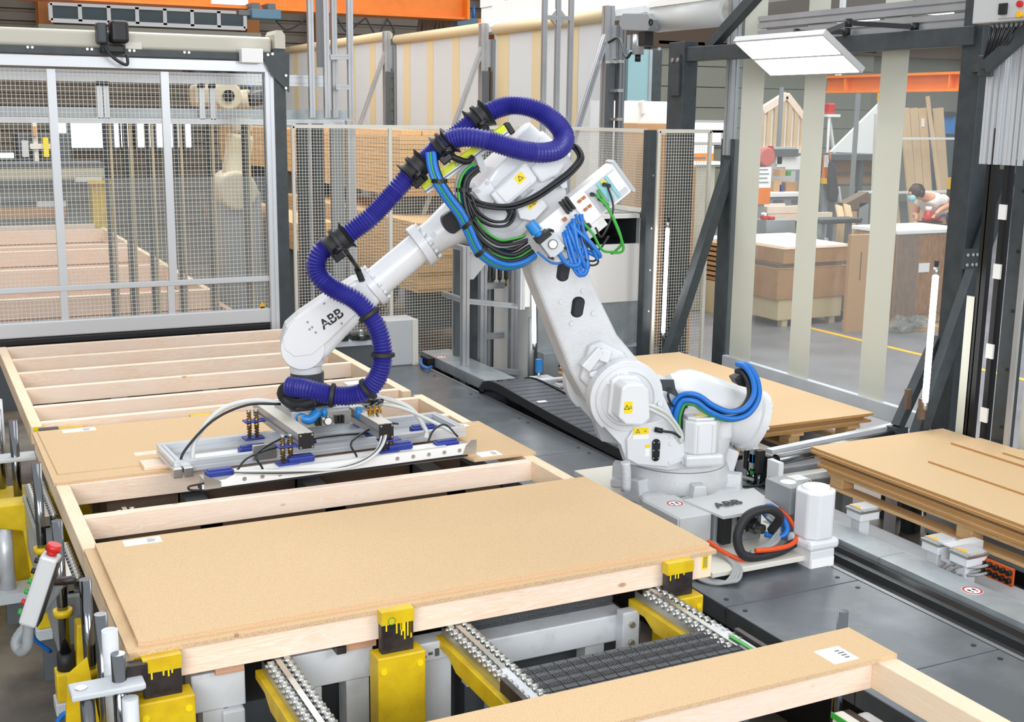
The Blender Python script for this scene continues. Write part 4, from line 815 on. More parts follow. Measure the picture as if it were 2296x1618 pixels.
# clamps on the hose
def hclamp(p, q, par=None, big=True, rod_to=None):
    p = V(*p); q = V(*q); L = (q-p).length
    c = rp(B().lathe([(0, .095), (.012, .075), (.025, .066), (L*.4, .064), (L*.42, .085), (L*.58, .085), (L*.6, .064), (L-.02, .066), (L-.01, .078), (L, .09)], p, q, 24), 'hose_clamp', 'rubber', auto=40)
    m = (p+q)/2; d = (q-p).normalized(); 
    B().cyl(m+V(0, .075, -.03)-d*.03, m+V(0, .075, -.03)+d*.03, .018, n=10).build('clamp_screw', 'black_gloss', c, local=True)
    B().bar(m-d*.035+V(0, .05, -.07), m+d*.035+V(0, .05, -.07), .05, .05).build('clamp_foot', 'black_gloss', c, local=True, bev=.006)
    return c
H = [(2.494, 0.22, 0.835), (2.445, 0.25, 0.834), (2.359, 0.3, 0.826), (2.247, 0.32, 0.795), (2.133, 0.34, 0.795), (2.045, 0.36, 0.833), (1.983, 0.38, 0.924), (1.961, 0.38, 1.035), (1.978, 0.36, 1.154), (2.031, 0.34, 1.263), (2.111, 0.32, 1.346), (2.222, 0.3, 1.407), (2.301, 0.3, 1.475), (2.325, 0.3, 1.551), (2.289, 0.3, 1.626), (2.213, 0.3, 1.666), (2.117, 0.3, 1.735), (2.015, 0.3, 1.81), (1.908, 0.3, 1.919), (1.812, 0.3, 2.024), (1.74, 0.3, 2.099), (1.667, 0.32, 2.167), (1.597, 0.36, 2.226), (1.511, 0.4, 2.262), (1.379, 0.44, 2.249), (1.23, 0.46, 2.206), (1.083, 0.44, 2.181), (0.96, 0.4, 2.196), (0.898, 0.34, 2.255), (0.92, 0.28, 2.33), (0.986, 0.22, 2.394), (1.076, 0.18, 2.434), (1.174, 0.15, 2.443), (1.273, 0.15, 2.416), (1.359, 0.15, 2.369), (1.451, 0.15, 2.303), (1.542, 0.15, 2.231)]
P = crv(H, 40); q = [P[0]]; acc = 0.
for a, c in zip(P, P[1:]):
    acc += (c-a).length
    if acc >= .0074: q.append(c); acc = 0.
hb = B().tube(q, .055, 26, smooth=False, rf=lambda i, k: (.9, 1.06)[i % 2]); hb.s = [False]*len(hb.s); hose = rp(hb, 'corrugated_hose', 'hose_blue')
for s, e in ((20, 19), (15, 14)): pass
hclamp((1.798, 0.3, 2.039), (1.705, 0.3, 2.129)); c2 = hclamp((2.256, 0.3, 1.631), (2.142, 0.3, 1.715)); hclamp((1.403, 0.15, 2.333), (1.315, 0.15, 2.4)); hclamp((1.626, 0.34, 2.19), (1.567, 0.36, 2.245))
B().cyl((2.154, 0.28, 1.622), (2.059, 0.1, 1.486), .013, n=10).build('clamp_rod', 'black', c2, local=True)
B().bar((2.074, 0.1, 1.502), (2.049, 0.15, 1.43), .03, .02).build('clamp_strap', 'black', c2, local=True)
def hring(i, f=1.28, L=.03):
    p = V(*H[i]); d = (V(*H[i+1])-V(*H[i-1])).normalized()
    rp(B().lathe([(0, .055*1.05), (.005, .055*f), (L-.005, .055*f), (L, .055*1.05)], p-d*L/2, p+d*L/2, 24), 'rubber_ring', 'rubber', auto=50)
hring(9); hring(7); hring(5); hring(3)
B().tube([(1.633, 0.38, 2.187), (1.574, 0.4, 2.158), (1.481, 0.38, 2.128), (1.439, 0.36, 2.152)], .018, 8, 4).build('velcro_strap', 'black', hose, local=True)
# tool-side hose manifold loop
rp(B().tube([(2.445, 0.25, 0.839), (2.506, 0.2, 0.825), (2.523, 0.15, 0.769), (2.48, 0.16, 0.722), (2.406, 0.2, 0.723), (2.343, 0.22, 0.744)], .03, 10, 5, rf=lambda i, k: 1+.08*(i % 2)), 'black_corrugated_hose', 'rubber')
# cable dress
bundle([(1.677, 0.38, 2.176), (1.67, 0.4, 2.096), (1.64, 0.42, 2.011), (1.582, 0.42, 1.924), (1.513, 0.42, 1.836), (1.461, 0.42, 1.735), (1.417, 0.42, 1.646), (1.343, 0.42, 1.581), (1.247, 0.4, 1.547), (1.15, 0.38, 1.561), (1.075, 0.37, 1.603)], .022,
       [(.017, 'cable_blue', 0, 1), (.017, 'cable_blue', 1.25, 1), (.015, 'cable_blue', 2.5, 1), (.012, 'cable_black', 3.4, 1), (.017, 'cable_blue', 4.6, 1), (.006, 'cable_green', 5.4, 1.1)], 'dress_hose')
bundle([(1.425, 0.36, 2.102), (1.488, 0.38, 2.046), (1.506, 0.38, 1.959), (1.484, 0.4, 1.834), (1.418, 0.4, 1.708), (1.311, 0.39, 1.629), (1.204, 0.38, 1.606), (1.112, 0.38, 1.656)], .03,
       [(.018, 'cable_blue', .5, 1), (.013, 'cable_black', 1.8, 1), (.013, 'cable_black', 3, 1), (.008, 'cable_green', 4, 1), (.013, 'cable_grey', 5.2, 1)], 'dress_hose')
bundle([(1.49, 0.36, 2.052), (1.504, 0.38, 1.984), (1.44, 0.4, 1.91), (1.342, 0.4, 1.879), (1.212, 0.4, 1.878), (1.076, 0.38, 1.927), (0.954, 0.36, 2.002), (0.854, 0.33, 2.07), (0.788, 0.3, 2.145), (0.81, 0.26, 2.208), (0.853, 0.24, 2.212)], .014,
       [(.009, 'cable_black', 0, 1), (.009, 'cable_black', 1.6, 1), (.009, 'cable_black', 3.2, 1), (.009, 'cable_black', 4.7, 1)], 'motor_cable')
bundle([(1.471, 0.4, 1.935), (1.428, 0.42, 1.841), (1.345, 0.42, 1.785), (1.255, 0.42, 1.784), (1.217, 0.4, 1.833), (1.228, 0.38, 1.867)], .018,
       [(.008, 'cable_black', 0, 1), (.008, 'cable_black', 1.6, 1), (.008, 'cable_black', 3.2, 1), (.008, 'cable_black', 4.7, 1)], 'motor_cable')
bundle([(1.449, 0.42, 1.811), (1.383, 0.42, 1.722), (1.293, 0.42, 1.67), (1.188, 0.42, 1.682), (1.135, 0.42, 1.702)], .02,
       [(.009, 'cable_black', 0, 1), (.009, 'cable_grey', 1.6, 1), (.009, 'cable_black', 3.2, 1), (.007, 'cable_green', 4.7, 1)], 'signal_cable')
for p, d in (((1.64, 0.42, 2.023), (0, 0, 1)), ((1.48, 0.42, 1.786), (1, 0, 1)), ((1.401, 0.42, 1.628), (1, 0, 1)), ((1.494, 0.38, 1.971), (0, 0, 1))):
    d = V(*d).normalized(); p = V(*p); rp(B().lathe([(0, .046), (.022, .046)], p-d*.011, p+d*.011, 16), 'cable_strap', 'black')
# valve and bus panel on the elbow
vx0, vx1 = V(*(1.091, 0.42, 1.752)), V(*(0.629, 0.42, 2.117)); vd = (vx1-vx0).normalized(); vn = V(vd.z, 0, -vd.x)
if vn.z > 0: vn = -vn
W0 = (vx1-vx0).length
def vp(u, v, t=0.): return vx0+vd*u+vn*v+V(0, t, 0)
def vbox(u0, u1, v0, v1, t0, t1, name, mat, par=None, bev=.0, **k):
    M4 = Matrix(((vd.x, vn.x, 0, vx0.x), (0, 0, 1, vx0.y), (vd.z, vn.z, 0, vx0.z), (0, 0, 0, 1)))
    return B().box(u0, u1, v0, v1, t0, t1).xf(M4).build(name, mat, par or RB, bev=bev, local=True)
vpan = vbox(-.02, .36, 0, .26, -.03, .0, 'valve_plate', 'white', bev=.004)
vb = vbox(.26, W0+.0, -.01, .19, -.1, .02, 'bus_module_box', 'white', bev=.004)
vbox(.36, W0-.02, .015, .175, .02, .03, 'module_face', 'grey_paint', vb)
vbox(.435, .475, .02, .15, .03, .04, 'teal_module', 'teal', vb); vbox(.515, .57, .025, .14, .03, .036, 'module_window', 'white', vb); vbox(.495, .512, .02, .17, .03, .038, 'teal_module', 'teal', vb)
for k in range(3): vbox(.46+.01*k, .468+.01*k, .02+.006*k, .036+.006*k, .036, .046, 'terminal_tag', 'yellow_clean', vb)
for k, (u, v) in enumerate(((.38, .05), (.4, .1), (.41, .15), (.47, .05), (.485, .07))): B().cyl(vp(u, v, .03), vp(u, v, .06), .012, n=10).build('plug', 'black', vb, local=True)
vbox(W0-.005, W0+.015, -.02, .2, -.1, .03, 'module_guard', 'alu', vb)
for k in range(4): vbox(.29+.03*(k % 2), .312+.03*(k % 2), .03+.06*(k//2), .045+.06*(k//2), .02, .034, 'lever', 'copper_lever', vb)
vbox(.16, .185, .06, .078, 0, .02, 'lever', 'copper_lever', vpan)
for k in range(3): vbox(.2+.022*k, .216+.022*k, -.03, .055, .0, .04, 'solenoid_valve', 'black', vpan, bev=.003)
for k in range(4): vbox(.10+.035*k, .128+.035*k, .13, .17, 0, .035, 'air_fitting', 'zinc', vpan, bev=.004)
vbox(.12, .27, .17, .2, 0, .04, 'manifold_block', 'black', vpan, bev=.003)
rg = vbox(-.035, .07, .06, .19, 0, .08, 'pressure_regulator', 'grey_paint', vpan, bev=.006)
vbox(-.04, .05, .04, .075, .0, .085, 'regulator_band', 'black', rg); B().lathe([(0, .024), (.03, .024), (.034, .036), (.1, .034)], vp(-.005, .05, .04), vp(-.005, -.1, .04), 18).build('regulator_knob', 'blue_knob', rg, local=True, auto=35)
B().lathe([(0, .028), (.012, .028)], vp(.02, .12, .08), vp(.02, .12, .1), 20).build('gauge', 'chrome', rg, local=True); B().lathe([(0, .023), (.002, .023)], vp(.02, .12, .092), vp(.02, .12, .1), 20).build('gauge_dial', 'paper', rg, local=True)
for (u, v) in ((-.03, .05), (.065, .185), (-.03, .185), (.065, .06)): B().cyl(vp(u, v, .0), vp(u, v, .088), .009, n=8).build('screw', 'black', rg, local=True)
r_ = random.Random(3)
loops = ((1258,520,1300,600,1340,585,1330,520),(1265,520,1290,605,1308,610,1296,525),(1280,500,1330,590,1345,570,1300,510),(1250,535,1262,590,1300,600,1306,520),(1290,480,1298,560,1310,600,1312,500),(1240,530,1280,575,1330,560,1335,540))
vl = [[(1.014, 0.46, 1.709), (0.916, 0.5, 1.559), (0.837, 0.5, 1.571), (0.904, 0.46, 1.772)], [(0.93, 0.46, 1.734), (0.876, 0.5, 1.533), (0.822, 0.5, 1.501), (0.857, 0.46, 1.759)], [(0.914, 0.46, 1.747), (0.835, 0.5, 1.501), (0.789, 0.5, 1.557), (0.841, 0.46, 1.784)], [(0.987, 0.46, 1.696), (0.938, 0.5, 1.59), (0.836, 0.5, 1.532), (0.803, 0.46, 1.784)], [(0.871, 0.46, 1.81), (0.843, 0.5, 1.635), (0.788, 0.5, 1.531), (0.826, 0.46, 1.835)], [(0.858, 0.46, 1.836), (0.758, 0.5, 1.634), (0.735, 0.5, 1.582), (0.83, 0.46, 1.759)], [(0.897, 0.46, 1.785), (0.787, 0.5, 1.685), (0.717, 0.5, 1.595), (0.8, 0.46, 1.63)]]
for k, ps in enumerate(vl): cab(ps, .009 if k % 2 else .014, 'cable_blue', 'air_hose')
for ps in [[(0.87, 0.46, 1.785), (0.838, 0.5, 1.609), (0.757, 0.5, 1.569), (0.705, 0.46, 1.603)], [(0.857, 0.46, 1.759), (0.81, 0.5, 1.57), (0.729, 0.5, 1.556), (0.733, 0.46, 1.655)], [(0.831, 0.46, 1.835), (0.813, 0.5, 1.686), (0.731, 0.5, 1.633), (0.654, 0.46, 1.706)], [(0.736, 0.46, 1.758), (0.706, 0.5, 1.71), (0.645, 0.5, 1.863), (0.671, 0.46, 2.0)]]: cab(ps, .006, 'cable_black', 'signal_cable')
for ps in [[(0.742, 0.46, 1.949), (0.671, 0.5, 1.863), (0.576, 0.5, 1.644), (0.638, 0.46, 1.607)], [(0.728, 0.46, 1.975), (0.652, 0.5, 1.837), (0.588, 0.5, 1.683), (0.616, 0.46, 1.615)], [(0.616, 0.46, 1.615), (0.704, 0.5, 1.633), (0.761, 0.5, 1.724), (0.809, 0.46, 1.784)]]: cab(ps, .008, 'cable_green', 'signal_cable')
cab([(1.083, 0.48, 1.623), (0.99, 0.48, 1.558), (0.898, 0.48, 1.582), (0.865, 0.48, 1.684), (0.889, 0.48, 1.787)], .007, 'cable_blue', 'air_hose')

# ---------- vacuum gripper hanging on the robot ----------
G = thing('vacuum_gripper', 'aluminium vacuum gripper with blue ejectors hanging on the robot flange', 'gripper', (2.08, 6.8, .96), math.radians(2.2))
def gp(b, name, mat, par=None, bev=0., **k): return b.build(name, mat, par or G, bev=bev, local=True, **k)
z0 = .96
def z(v): return v-z0
# front suction bar
fb = gp(B().prism([(-.79, z(.965)), (.82, z(.965)), (.82, z(1.03)), (-.6, z(1.03)), (-.66, z(1.005)), (-.79, z(1.0))], 'y', -.46, -.452), 'front_bar', 'white', bev=.002)
B().box(-.6, .66, -.46, -.36, z(1.025), z(1.03)).build('bar_top', 'white', fb, local=True); B().box(-.79, .8, -.455, -.36, z(.95), z(.968)).build('suction_foam', 'rubber', fb, local=True, bev=.003)
B().prof((-.78, -.41, z(.995)), (.8, -.41, z(.995)), .09, .05).build('bar_profile', 'alu', fb, local=True)
for k in range(14):
    x = -.56+k*.1
    if -.2 < x < .3: continue
    B().lathe([(0, .012), (.004, .012)], (x, -.46, z(.995)), (x, -.47, z(.995)), 14).build('bolt', 'zinc', fb, local=True)
for x in (-.78, .76): gp(B().prism([(x, z(.965)), (x+.09, z(.965)), (x+.09, z(1.0)), (x+.03, z(1.03)) if x < 0 else (x+.09, z(1.05)), (x, z(1.05)) if x < 0 else (x+.05, z(1.05)), (x, z(1.0)) if x < 0 else (x+.02, z(1.02))], 'y', -.468, -.46), 'end_plate', 'zinc')
def ejector(par, x, y, zz, l=.15):
    e = B().box(x-l/2, x+l/2, y-.03, y+.03, zz, zz+.035).build('vacuum_ejector', 'vac_blue', par, bev=.008, local=True)
    B().box(x-l*.42, x+l*.42, y-.02, y+.02, zz+.035, zz+.042).build('ejector_lid', 'vac_blue', e, local=True)
for x in (-.68, -.22, .38, .68): ejector(fb, x, -.40, z(1.032) if abs(x) < .6 else z(1.012))
# rear suction frame
rf = gp(B().prof((-.86, -.12, z(1.01)), (.94, -.12, z(1.01)), .045, .06), 'rear_frame_rail', 'alu_bright')
B().prof((-.86, .28, z(1.01)), (.94, .28, z(1.01)), .045, .06).build('rear_frame_rail', 'alu_bright', G, local=True)
for x in (-.84, .92): gp(B().prof((x, -.1, z(1.01)), (x, .26, z(1.01)), .045, .06), 'frame_end', 'alu_bright')
gp(B().box(-.8, .88, -.09, .25, z(.965), z(.98)), 'suction_plate', 'alu')
for x in (-.35, .75, -.05, .45): ejector(G, x, .08, z(.985), .17)
gp(B().box(-.7, -.42, -.02, .16, z(.98), z(.988)), 'valve_strip', 'white')
for x in (-.86, -.80): gp(B().box(x-.02, x+.03, -.2, -.14, z(.965), z(1.02)), 'guide_shoe', 'zinc', bev=.004)
# two cross beams
for x, y0, y1 in ((-.2, -.44, .42), (.28, -.44, .35)):
    c = gp(B().prof((x, y0, z(1.16)), (x, y1, z(1.16)), .085, .085), 'cross_beam', 'alu')
    B().box(x-.0435, x+.0435, y0-.008, y0, z(1.1165), z(1.2035)).build('end_cap', 'black', c, local=True)
    for dx in (-.034, .034):
        for dz in (-.034, .034): B().cyl((x+dx, y0-.008, z(1.16)+dz), (x+dx, y0-.012, z(1.16)+dz), .006, n=8).build('screw', 'zinc', c, local=True)
    B().box(x-.042, x+.042, y0+.01, y1-.01, z(1.203), z(1.2045)).build('cover_strip', 'cream', c, local=True)
# spring posts
def spring_post(x, y, zb, zt):
    s = gp(B().box(x-.06, x+.06, y-.04, y+.04, zb, zb+.012), 'spring_post', 'vac_blue', bev=.004)
    for dx in (-.022, .022):
        B().cyl((x+dx, y, zb), (x+dx, y, zt), .009, n=10).build('post_rod', 'brass', s, local=True)
        h = [(x+dx+.014*math.cos(a*.9), y+.014*math.sin(a*.9), zb+.02+(zt-zb-.03)*a/60) for a in range(61)]
        B().tube(h, .0028, 5, smooth=False).build('coil_spring', 'steel_dark', s, local=True)
        B().cyl((x+dx, y, zt-.01), (x+dx, y, zt+.012), .014, n=10).build('nut', 'zinc', s, local=True)
        B().cyl((x+dx, y, (zb+zt)/2-.02), (x+dx, y, (zb+zt)/2+.02), .013, n=10).build('bushing', 'brass', s, local=True)
    B().box(x-.055, x+.075, y-.035, y+.035, (zb+zt)/2+.02, (zb+zt)/2+.03).build('mid_plate', 'vac_blue', s, local=True, bev=.003)
spring_post(-.3, -.4, z(1.03), z(1.19)); spring_post(.3, -.41, z(1.03), z(1.12)); spring_post(-.31, .2, z(1.03), z(1.2)); spring_post(.4, .2, z(1.03), z(1.16))
gp(B().box(-.42, -.28, -.16, -.145, z(1.0), z(1.09)), 'bracket_plate', 'zinc', bev=.004)
# flange stack
gp(B().lathe([(0, .12), (.02, .12), (.03, .1), (.1, .1)], (0, .1, z(1.33)), (0, .1, z(1.5)), 32), 'adapter_flange', 'anthracite', auto=35)
gp(B().box(-.14, .14, -.02, .22, z(1.24), z(1.34)), 'tool_changer', 'black', bev=.015)
gp(B().box(-.16, .2, -.08, .25, z(1.13), z(1.24)), 'valve_block', 'alu', bev=.006)
gp(B().box(-.13, .2, -.1, -.08, z(1.14), z(1.22)), 'valve_front', 'zinc')
for k, (x, m) in enumerate(((-.02, 'black'), (.0, 'black'), (.1, 'black'), (.12, 'black'), (.14, 'black'))): gp(B().box(x-.007, x+.007, -.125, -.1, z(1.15), z(1.2)), 'valve', m)
gp(B().lathe([(0, .026), (.015, .026)], (.05, -.1, z(1.17)), (.05, -.13, z(1.17)), 18), 'gauge', 'chrome'); gp(B().lathe([(0, .021), (.002, .021)], (.05, -.115, z(1.17)), (.05, -.13, z(1.17)), 18), 'gauge_dial', 'paper')
gp(B().cyl((.03, -.11, z(1.2)), (.03, -.11, z(1.25)), .016), 'blue_knob', 'blue_knob'); gp(B().cyl((.24, -.12, z(1.17)), (.24, -.12, z(1.235)), .02), 'blue_knob', 'blue_knob')
gp(B().tube([(-.13, -.05, z(1.21)), (-.06, -.1, z(1.19)), (.0, -.09, z(1.23))], .03, 10), 'blue_connector', 'blue_knob')
gp(B().box(-.14, -.02, -.1, -.02, z(1.24), z(1.27)), 'hose_collar', 'rubber', bev=.01)
gp(B().box(.3, .52, .22, .3, z(1.14), z(1.3)), 'sheet_guard', 'white', bev=.003)
# cables and pipes
def gc(ps, r, mat, name='cable'): gp(B().tube(ps, r, 8), name, mat)
gc([(-.15, .0, z(1.27)), (-.35, .05, z(1.3)), (-.55, .05, z(1.26)), (-.7, .0, z(1.12)), (-.74, -.05, z(1.0))], .014, 'cable_white', 'white_conduit')
gc([(-.2, .0, z(1.275)), (-.4, .0, z(1.29)), (-.6, .0, z(1.22)), (-.78, -.06, z(1.08)), (-.82, -.1, z(1.0))], .008, 'cable_black')
gc([(.2, .0, z(1.26)), (.42, .0, z(1.25)), (.6, -.05, z(1.18)), (.66, -.15, z(1.06)), (.6, -.3, z(1.06))], .014, 'cable_white', 'white_conduit')
gc([(.2, .03, z(1.24)), (.5, -.05, z(1.2)), (.66, -.2, z(1.13)), (.78, -.33, z(1.06))], .011, 'cable_white', 'white_conduit')
for k in range(4): gc([(.3+.01*k, -.2, z(1.22)), (.26+.01*k, -.42, z(1.15)), (.18, -.5-.01*k, z(1.06)), (.0, -.5-.01*k, z(1.0)), (-.3, -.49-.01*k, z(1.0)+.008*k), (-.62, -.48, z(1.04)+.004*k)], .007, ('cable_white', 'cable_black', 'cable_grey', 'cable_white')[k])
for x0 in (-.45, .1): gc([(x0, -.44, z(1.03)), (x0-.02, -.42, z(1.12)), (x0+.25, -.2, z(1.14)), (x0+.4, -.1, z(1.1))], .006, 'cable_black')
gc([(-.77, -.46, z(1.0)), (-.86, -.48, z(1.0)), (-.86, -.48, z(.98)), (-.8, -.48, z(.97))], .006, 'cable_black')
gc([(-.6, -.45, z(1.04)), (-.5, -.4, z(1.1)), (-.2, -.3, z(1.12)), (.1, -.2, z(1.1)), (.4, -.2, z(1.08))], .006, 'cable_black')
gc([(.55, -.42, z(1.05)), (.6, -.4, z(1.12)), (.7, -.35, z(1.13)), (.76, -.4, z(1.06))], .006, 'cable_black')
for k in range(14): gc([(.22+.02*math.cos(k), .0, z(1.25)), (.3+.05*math.cos(k*2.1), -.04+.04*math.sin(k*1.3), z(1.26)+.012*math.sin(k)), (.4+.04*math.sin(k*1.7), -.02, z(1.23)+.015*math.cos(k*2)), (.3, -.1, z(1.21))], .005, ('cable_black', 'cable_grey')[k % 2], 'coiled_wire')
for x in (.27, .3, .33): gp(B().lathe([(0, .014), (.03, .014), (.032, .009), (.05, .009)], (x, -.22, z(1.21)), (x, -.22, z(1.3)), 10), 'brass_fitting', 'brass')

# ---------- roll-up mesh gate across the line ----------
GY = 11.4
t = thing('mesh_gate', 'roll-up gate with wire mesh and clear lower panes across the line', 'gate', (1.9, GY, 0))
gxr = 3.206; gxl = -.6
z_top, z_hb, z_dk = 3.621, 3.468, 3.407
B().box(gxl, gxr-.06, GY-.06, GY+.2, z_hb, z_top).build('roller_housing', 'gate_cream', t, bev=.03, seg=3)
hd = B().box(gxl, gxr-.02, GY-.1, GY+.05, z_dk, z_hb).build('header_beam', 'anthracite', t, bev=.004)
for x in [1.034, 1.07, 1.513, 1.55, 1.866, 1.904, 2.339, 2.378]: B().cyl((x, GY-.1, (z_dk+z_hb)/2+.02), (x, GY-.108, (z_dk+z_hb)/2+.02), .012, n=8).build('bolt', 'zinc', hd)
B().box(gxl, gxr-.1, GY-.08, GY, z_dk-.1, z_dk-.01).build('guide_rail', 'alu_bright', t)
po = B().box(gxr-.06, gxr+.05, GY-.1, GY+.1, 0, z_hb+.05).build('side_post', 'anthracite', t, bev=.004)
B().prof((gxr-.1, GY-.05, .75), (gxr-.1, GY-.05, z_dk-.1), .08, .08, up=(0, 1, 0)).build('side_track', 'alu_bright', t)
B().prism([(gxr-.05, z_hb+.05), (gxr+.05, z_hb+.05), (gxr+.05, z_top+.02), (gxr+.02, z_top+.06), (gxr-.03, z_top+.06), (gxr-.05, z_top+.02)], 'y', GY-.12, GY+.2).build('end_cap', 'gate_cream', po)
gs = B().prism([(3.02, 3.481), (3.29, 3.489), (3.28, 3.124), (3.115, 3.283)], 'y', GY-.13, GY-.115).build('gusset_plate', 'anthracite', t)
for p in [(3.086, 11.4, 3.459), (3.128, 11.4, 3.468), (3.25, 11.4, 3.278), (3.247, 11.4, 3.164)]: B().cyl((p[0], GY-.13, p[2]), (p[0], GY-.14, p[2]), .013, n=8).build('bolt', 'zinc', gs)
bx = [(2.827, 11.4, 3.506), (3.025, 11.4, 3.381)]; B().box(bx[0][0], bx[1][0], GY-.2, GY-.1, bx[1][2], bx[0][2]).build('sensor_box', 'white', t, bev=.006)
mp = (1.717, 11.4, 3.582)
mo_ = B().box(mp[0]-.02, mp[0]+.13, GY-.25, GY-.06, mp[2]-.07, mp[2]+.12).build('gate_motor', 'black', t, bev=.03, seg=3)
B().box(mp[0]-.13, mp[0]-.04, GY-.2, GY-.06, mp[2]-.08, mp[2]+.1).build('gear_head', 'anthracite', mo_, bev=.02); B().box(mp[0]-.1, mp[0]+.1, GY-.2, GY-.08, mp[2]-.16, mp[2]-.08).build('motor_foot', 'black', mo_, bev=.02)
B().tube([(mp[0]-.08, GY-.2, mp[2]-.1), (mp[0], GY-.22, mp[2]-.2), (mp[0]+.1, GY-.22, mp[2]-.25), (mp[0]+.11, GY-.2, mp[2]-.17)], .014, 8).build('motor_cable', 'cable_black', mo_); B().box(mp[0]+.12, mp[0]+.26, GY-.08, GY-.065, mp[2]-.11, mp[2]-.05).build('tape_tag', 'cream', mo_)
lx0, lx1 = gxl, gxr-.14; zl0, zl1 = 1.04, z_dk-.12
m_top, m_bot = 1.41, 1.361
zb1 = 1.102; zb0 = 0.965
B().box(lx0, lx1+.04, GY-.03, GY+.02, m_bot, m_top).build('mid_rail', 'alu_bright', t, bev=.004); B().box(lx0, lx1+.04, GY-.05, GY+.03, zb0, zb1).build('bottom_rail', 'alu_bright', t, bev=.01)
B().box(lx0, lx1+.04, GY-.04, GY+.02, zb0-.075, zb0).build('rubber_seal', 'black', t, bev=.02)
for px in (1.215, 2.172): B().box(px-.035, px+.035, GY-.03, GY+.02, m_top, zl1).build('mullion', 'alu_bright', t)
for px in (1.21, 2.147): B().box(px-.03, px+.03, GY-.03, GY+.02, zb1, m_bot).build('mullion', 'alu_bright', t)
B().box(lx1, lx1+.05, GY-.03, GY+.02, zb1, zl1).build('end_stile', 'alu_bright', t)
mesh_grid((lx0, GY, 0), (lx1, GY, 0), zb1, zl1, .0365, .0032, 'wire_mesh', 'cream', t)
zg = 2.354; B().box(lx0, lx1, GY+.012, GY+.016, zb1, zg).build('clear_pane', 'poly', t)
sg = (3.002, 11.4, 1.119); s_ = B().add([(sg[0]-.05, GY-.006, sg[2]-.04), (sg[0]+.05, GY-.006, sg[2]-.04), (sg[0], GY-.006, sg[2]+.048), (sg[0]-.05, GY-.004, sg[2]-.04), (sg[0]+.05, GY-.004, sg[2]-.04), (sg[0], GY-.004, sg[2]+.048)], [(0, 1, 2), (3, 5, 4), (0, 3, 4, 1), (1, 4, 5, 2), (2, 5, 3, 0)]).build('warning_sign', 'amber', t)
B().box(sg[0]-.022, sg[0]+.022, GY-.008, GY-.006, sg[2]-.022, sg[2]-.004).build('hand_pictogram', 'black', s_)
# ---------- mesh fence ----------
FY = 11.55
def fence_panel(label, p, q, z0, z1, pitch=.03, mull=()):
    p = V(*p, 0); q = V(*q, 0); t = thing('mesh_fence', label, 'fence', (p.x, p.y, 0)); d = (q-p).normalized()
    for z in (z0, z1): B().bar((p.x, p.y, z), (q.x, q.y, z), .03, .035).build('frame_rail', 'cream', t)
    for a in (p, q): B().bar((a.x, a.y, z0), (a.x, a.y, z1), .03, .03, up=d).build('frame_stile', 'cream', t)
    for m in mull:
        a = p+(q-p)*m; B().bar((a.x, a.y, z0), (a.x, a.y, z1), .035, .03, up=d).build('frame_stile', 'cream', t)
    mesh_grid(p, q, z0, z1, pitch, .0031, 'wire_mesh', 'cream', t)
    for a in (p, q): B().box(a.x-.02, a.x+.02, a.y-.02, a.y+.02, 0, z0).build('foot', 'anthracite', t)
    return t
def post(label, x, y, z1, w=.08, mat='anthracite', name='fence_post', bolts=()):
    t = thing(name, label, 'post', (x, y, 0)); B().box(x-w/2, x+w/2, y-w/2, y+w/2, 0, z1).build('post_tube', mat, t, bev=.004); B().box(x-w, x+w, y-w, y+w, 0, .012).build('foot_plate', mat, t)
    for z in bolts: B().cyl((x+w*.2, y-w/2, z), (x+w*.2, y-w/2-.006, z), .008, n=8).build('bolt', 'zinc', t)
    return t
fx0 = 3.384; fz = 2.815
fence_panel('cream mesh fence panel in front of the lumber stacks', (fx0, FY), (fx0+1.85, FY), .1, fz, mull=(.535,))
fence_panel('cream mesh fence panel behind the robot elbow', (fx0+1.9, FY), (6.3, FY), .1, fz)
post('dark fence post at the inner fence corner behind the robot', 6.36, 11.5, fz, .09)
post('dark fence post with bolts next to the white enclosure', 6.36, 9.88, fz+.01, .09, bolts=(2.4, 1.9, 1.5, 1.1))
fence_panel('short cream mesh panel above the white enclosure', (6.36, 11.4), (6.36, 9.95), 2.06, fz, .026)
fence_panel('cream mesh panel with vertical light tube beside the clear curtain', (6.43, 9.84), (7.02, 9.84), .1, fz, .03)
# ---------- aluminium portal behind the gate ----------
t = thing('aluminium_portal', 'aluminium profile portal with hanging posts behind the mesh gate', 'portal', (1.8, 12.35, 0))
za, zb_ = 3.261, 2.9; zc = 2.866
xe = 4.263
B().prof((-1.2, 12.35, za), (4.004, 12.35, za), .05, .11).build('upper_rail', 'alu_bright', t); B().box(-1.2, xe, 12.42, 12.45, zb_-.02, zb_+.07).build('rear_rail', 'galv', t); B().prof((-1.2, 12.35, zc-.02), (xe, 12.35, zc-.02), .05, .055).build('lower_rail', 'alu_bright', t)
for px in (1.741, 1.801, 2.705, 2.81):
    h = B().prof((px, 12.35, zc), (px, 12.35, za-.09), .05, .05, up=(0, 1, 0)).build('hanging_post', 'alu_bright', t); B().box(px-.03, px+.03, 12.31, 12.39, za-.09, za-.05).build('post_bracket', 'black', h)
for px in [1.812, 2.0, 2.212, 2.492, 2.809, 3.184]: B().box(px-.022, px+.022, 12.6, 12.66, 0, zc).build('dark_upright', 'anthracite', t); B().box(px+.035, px+.06, 12.6, 12.64, .2, zc-.05).build('tan_strip', 'tan_strip', t)
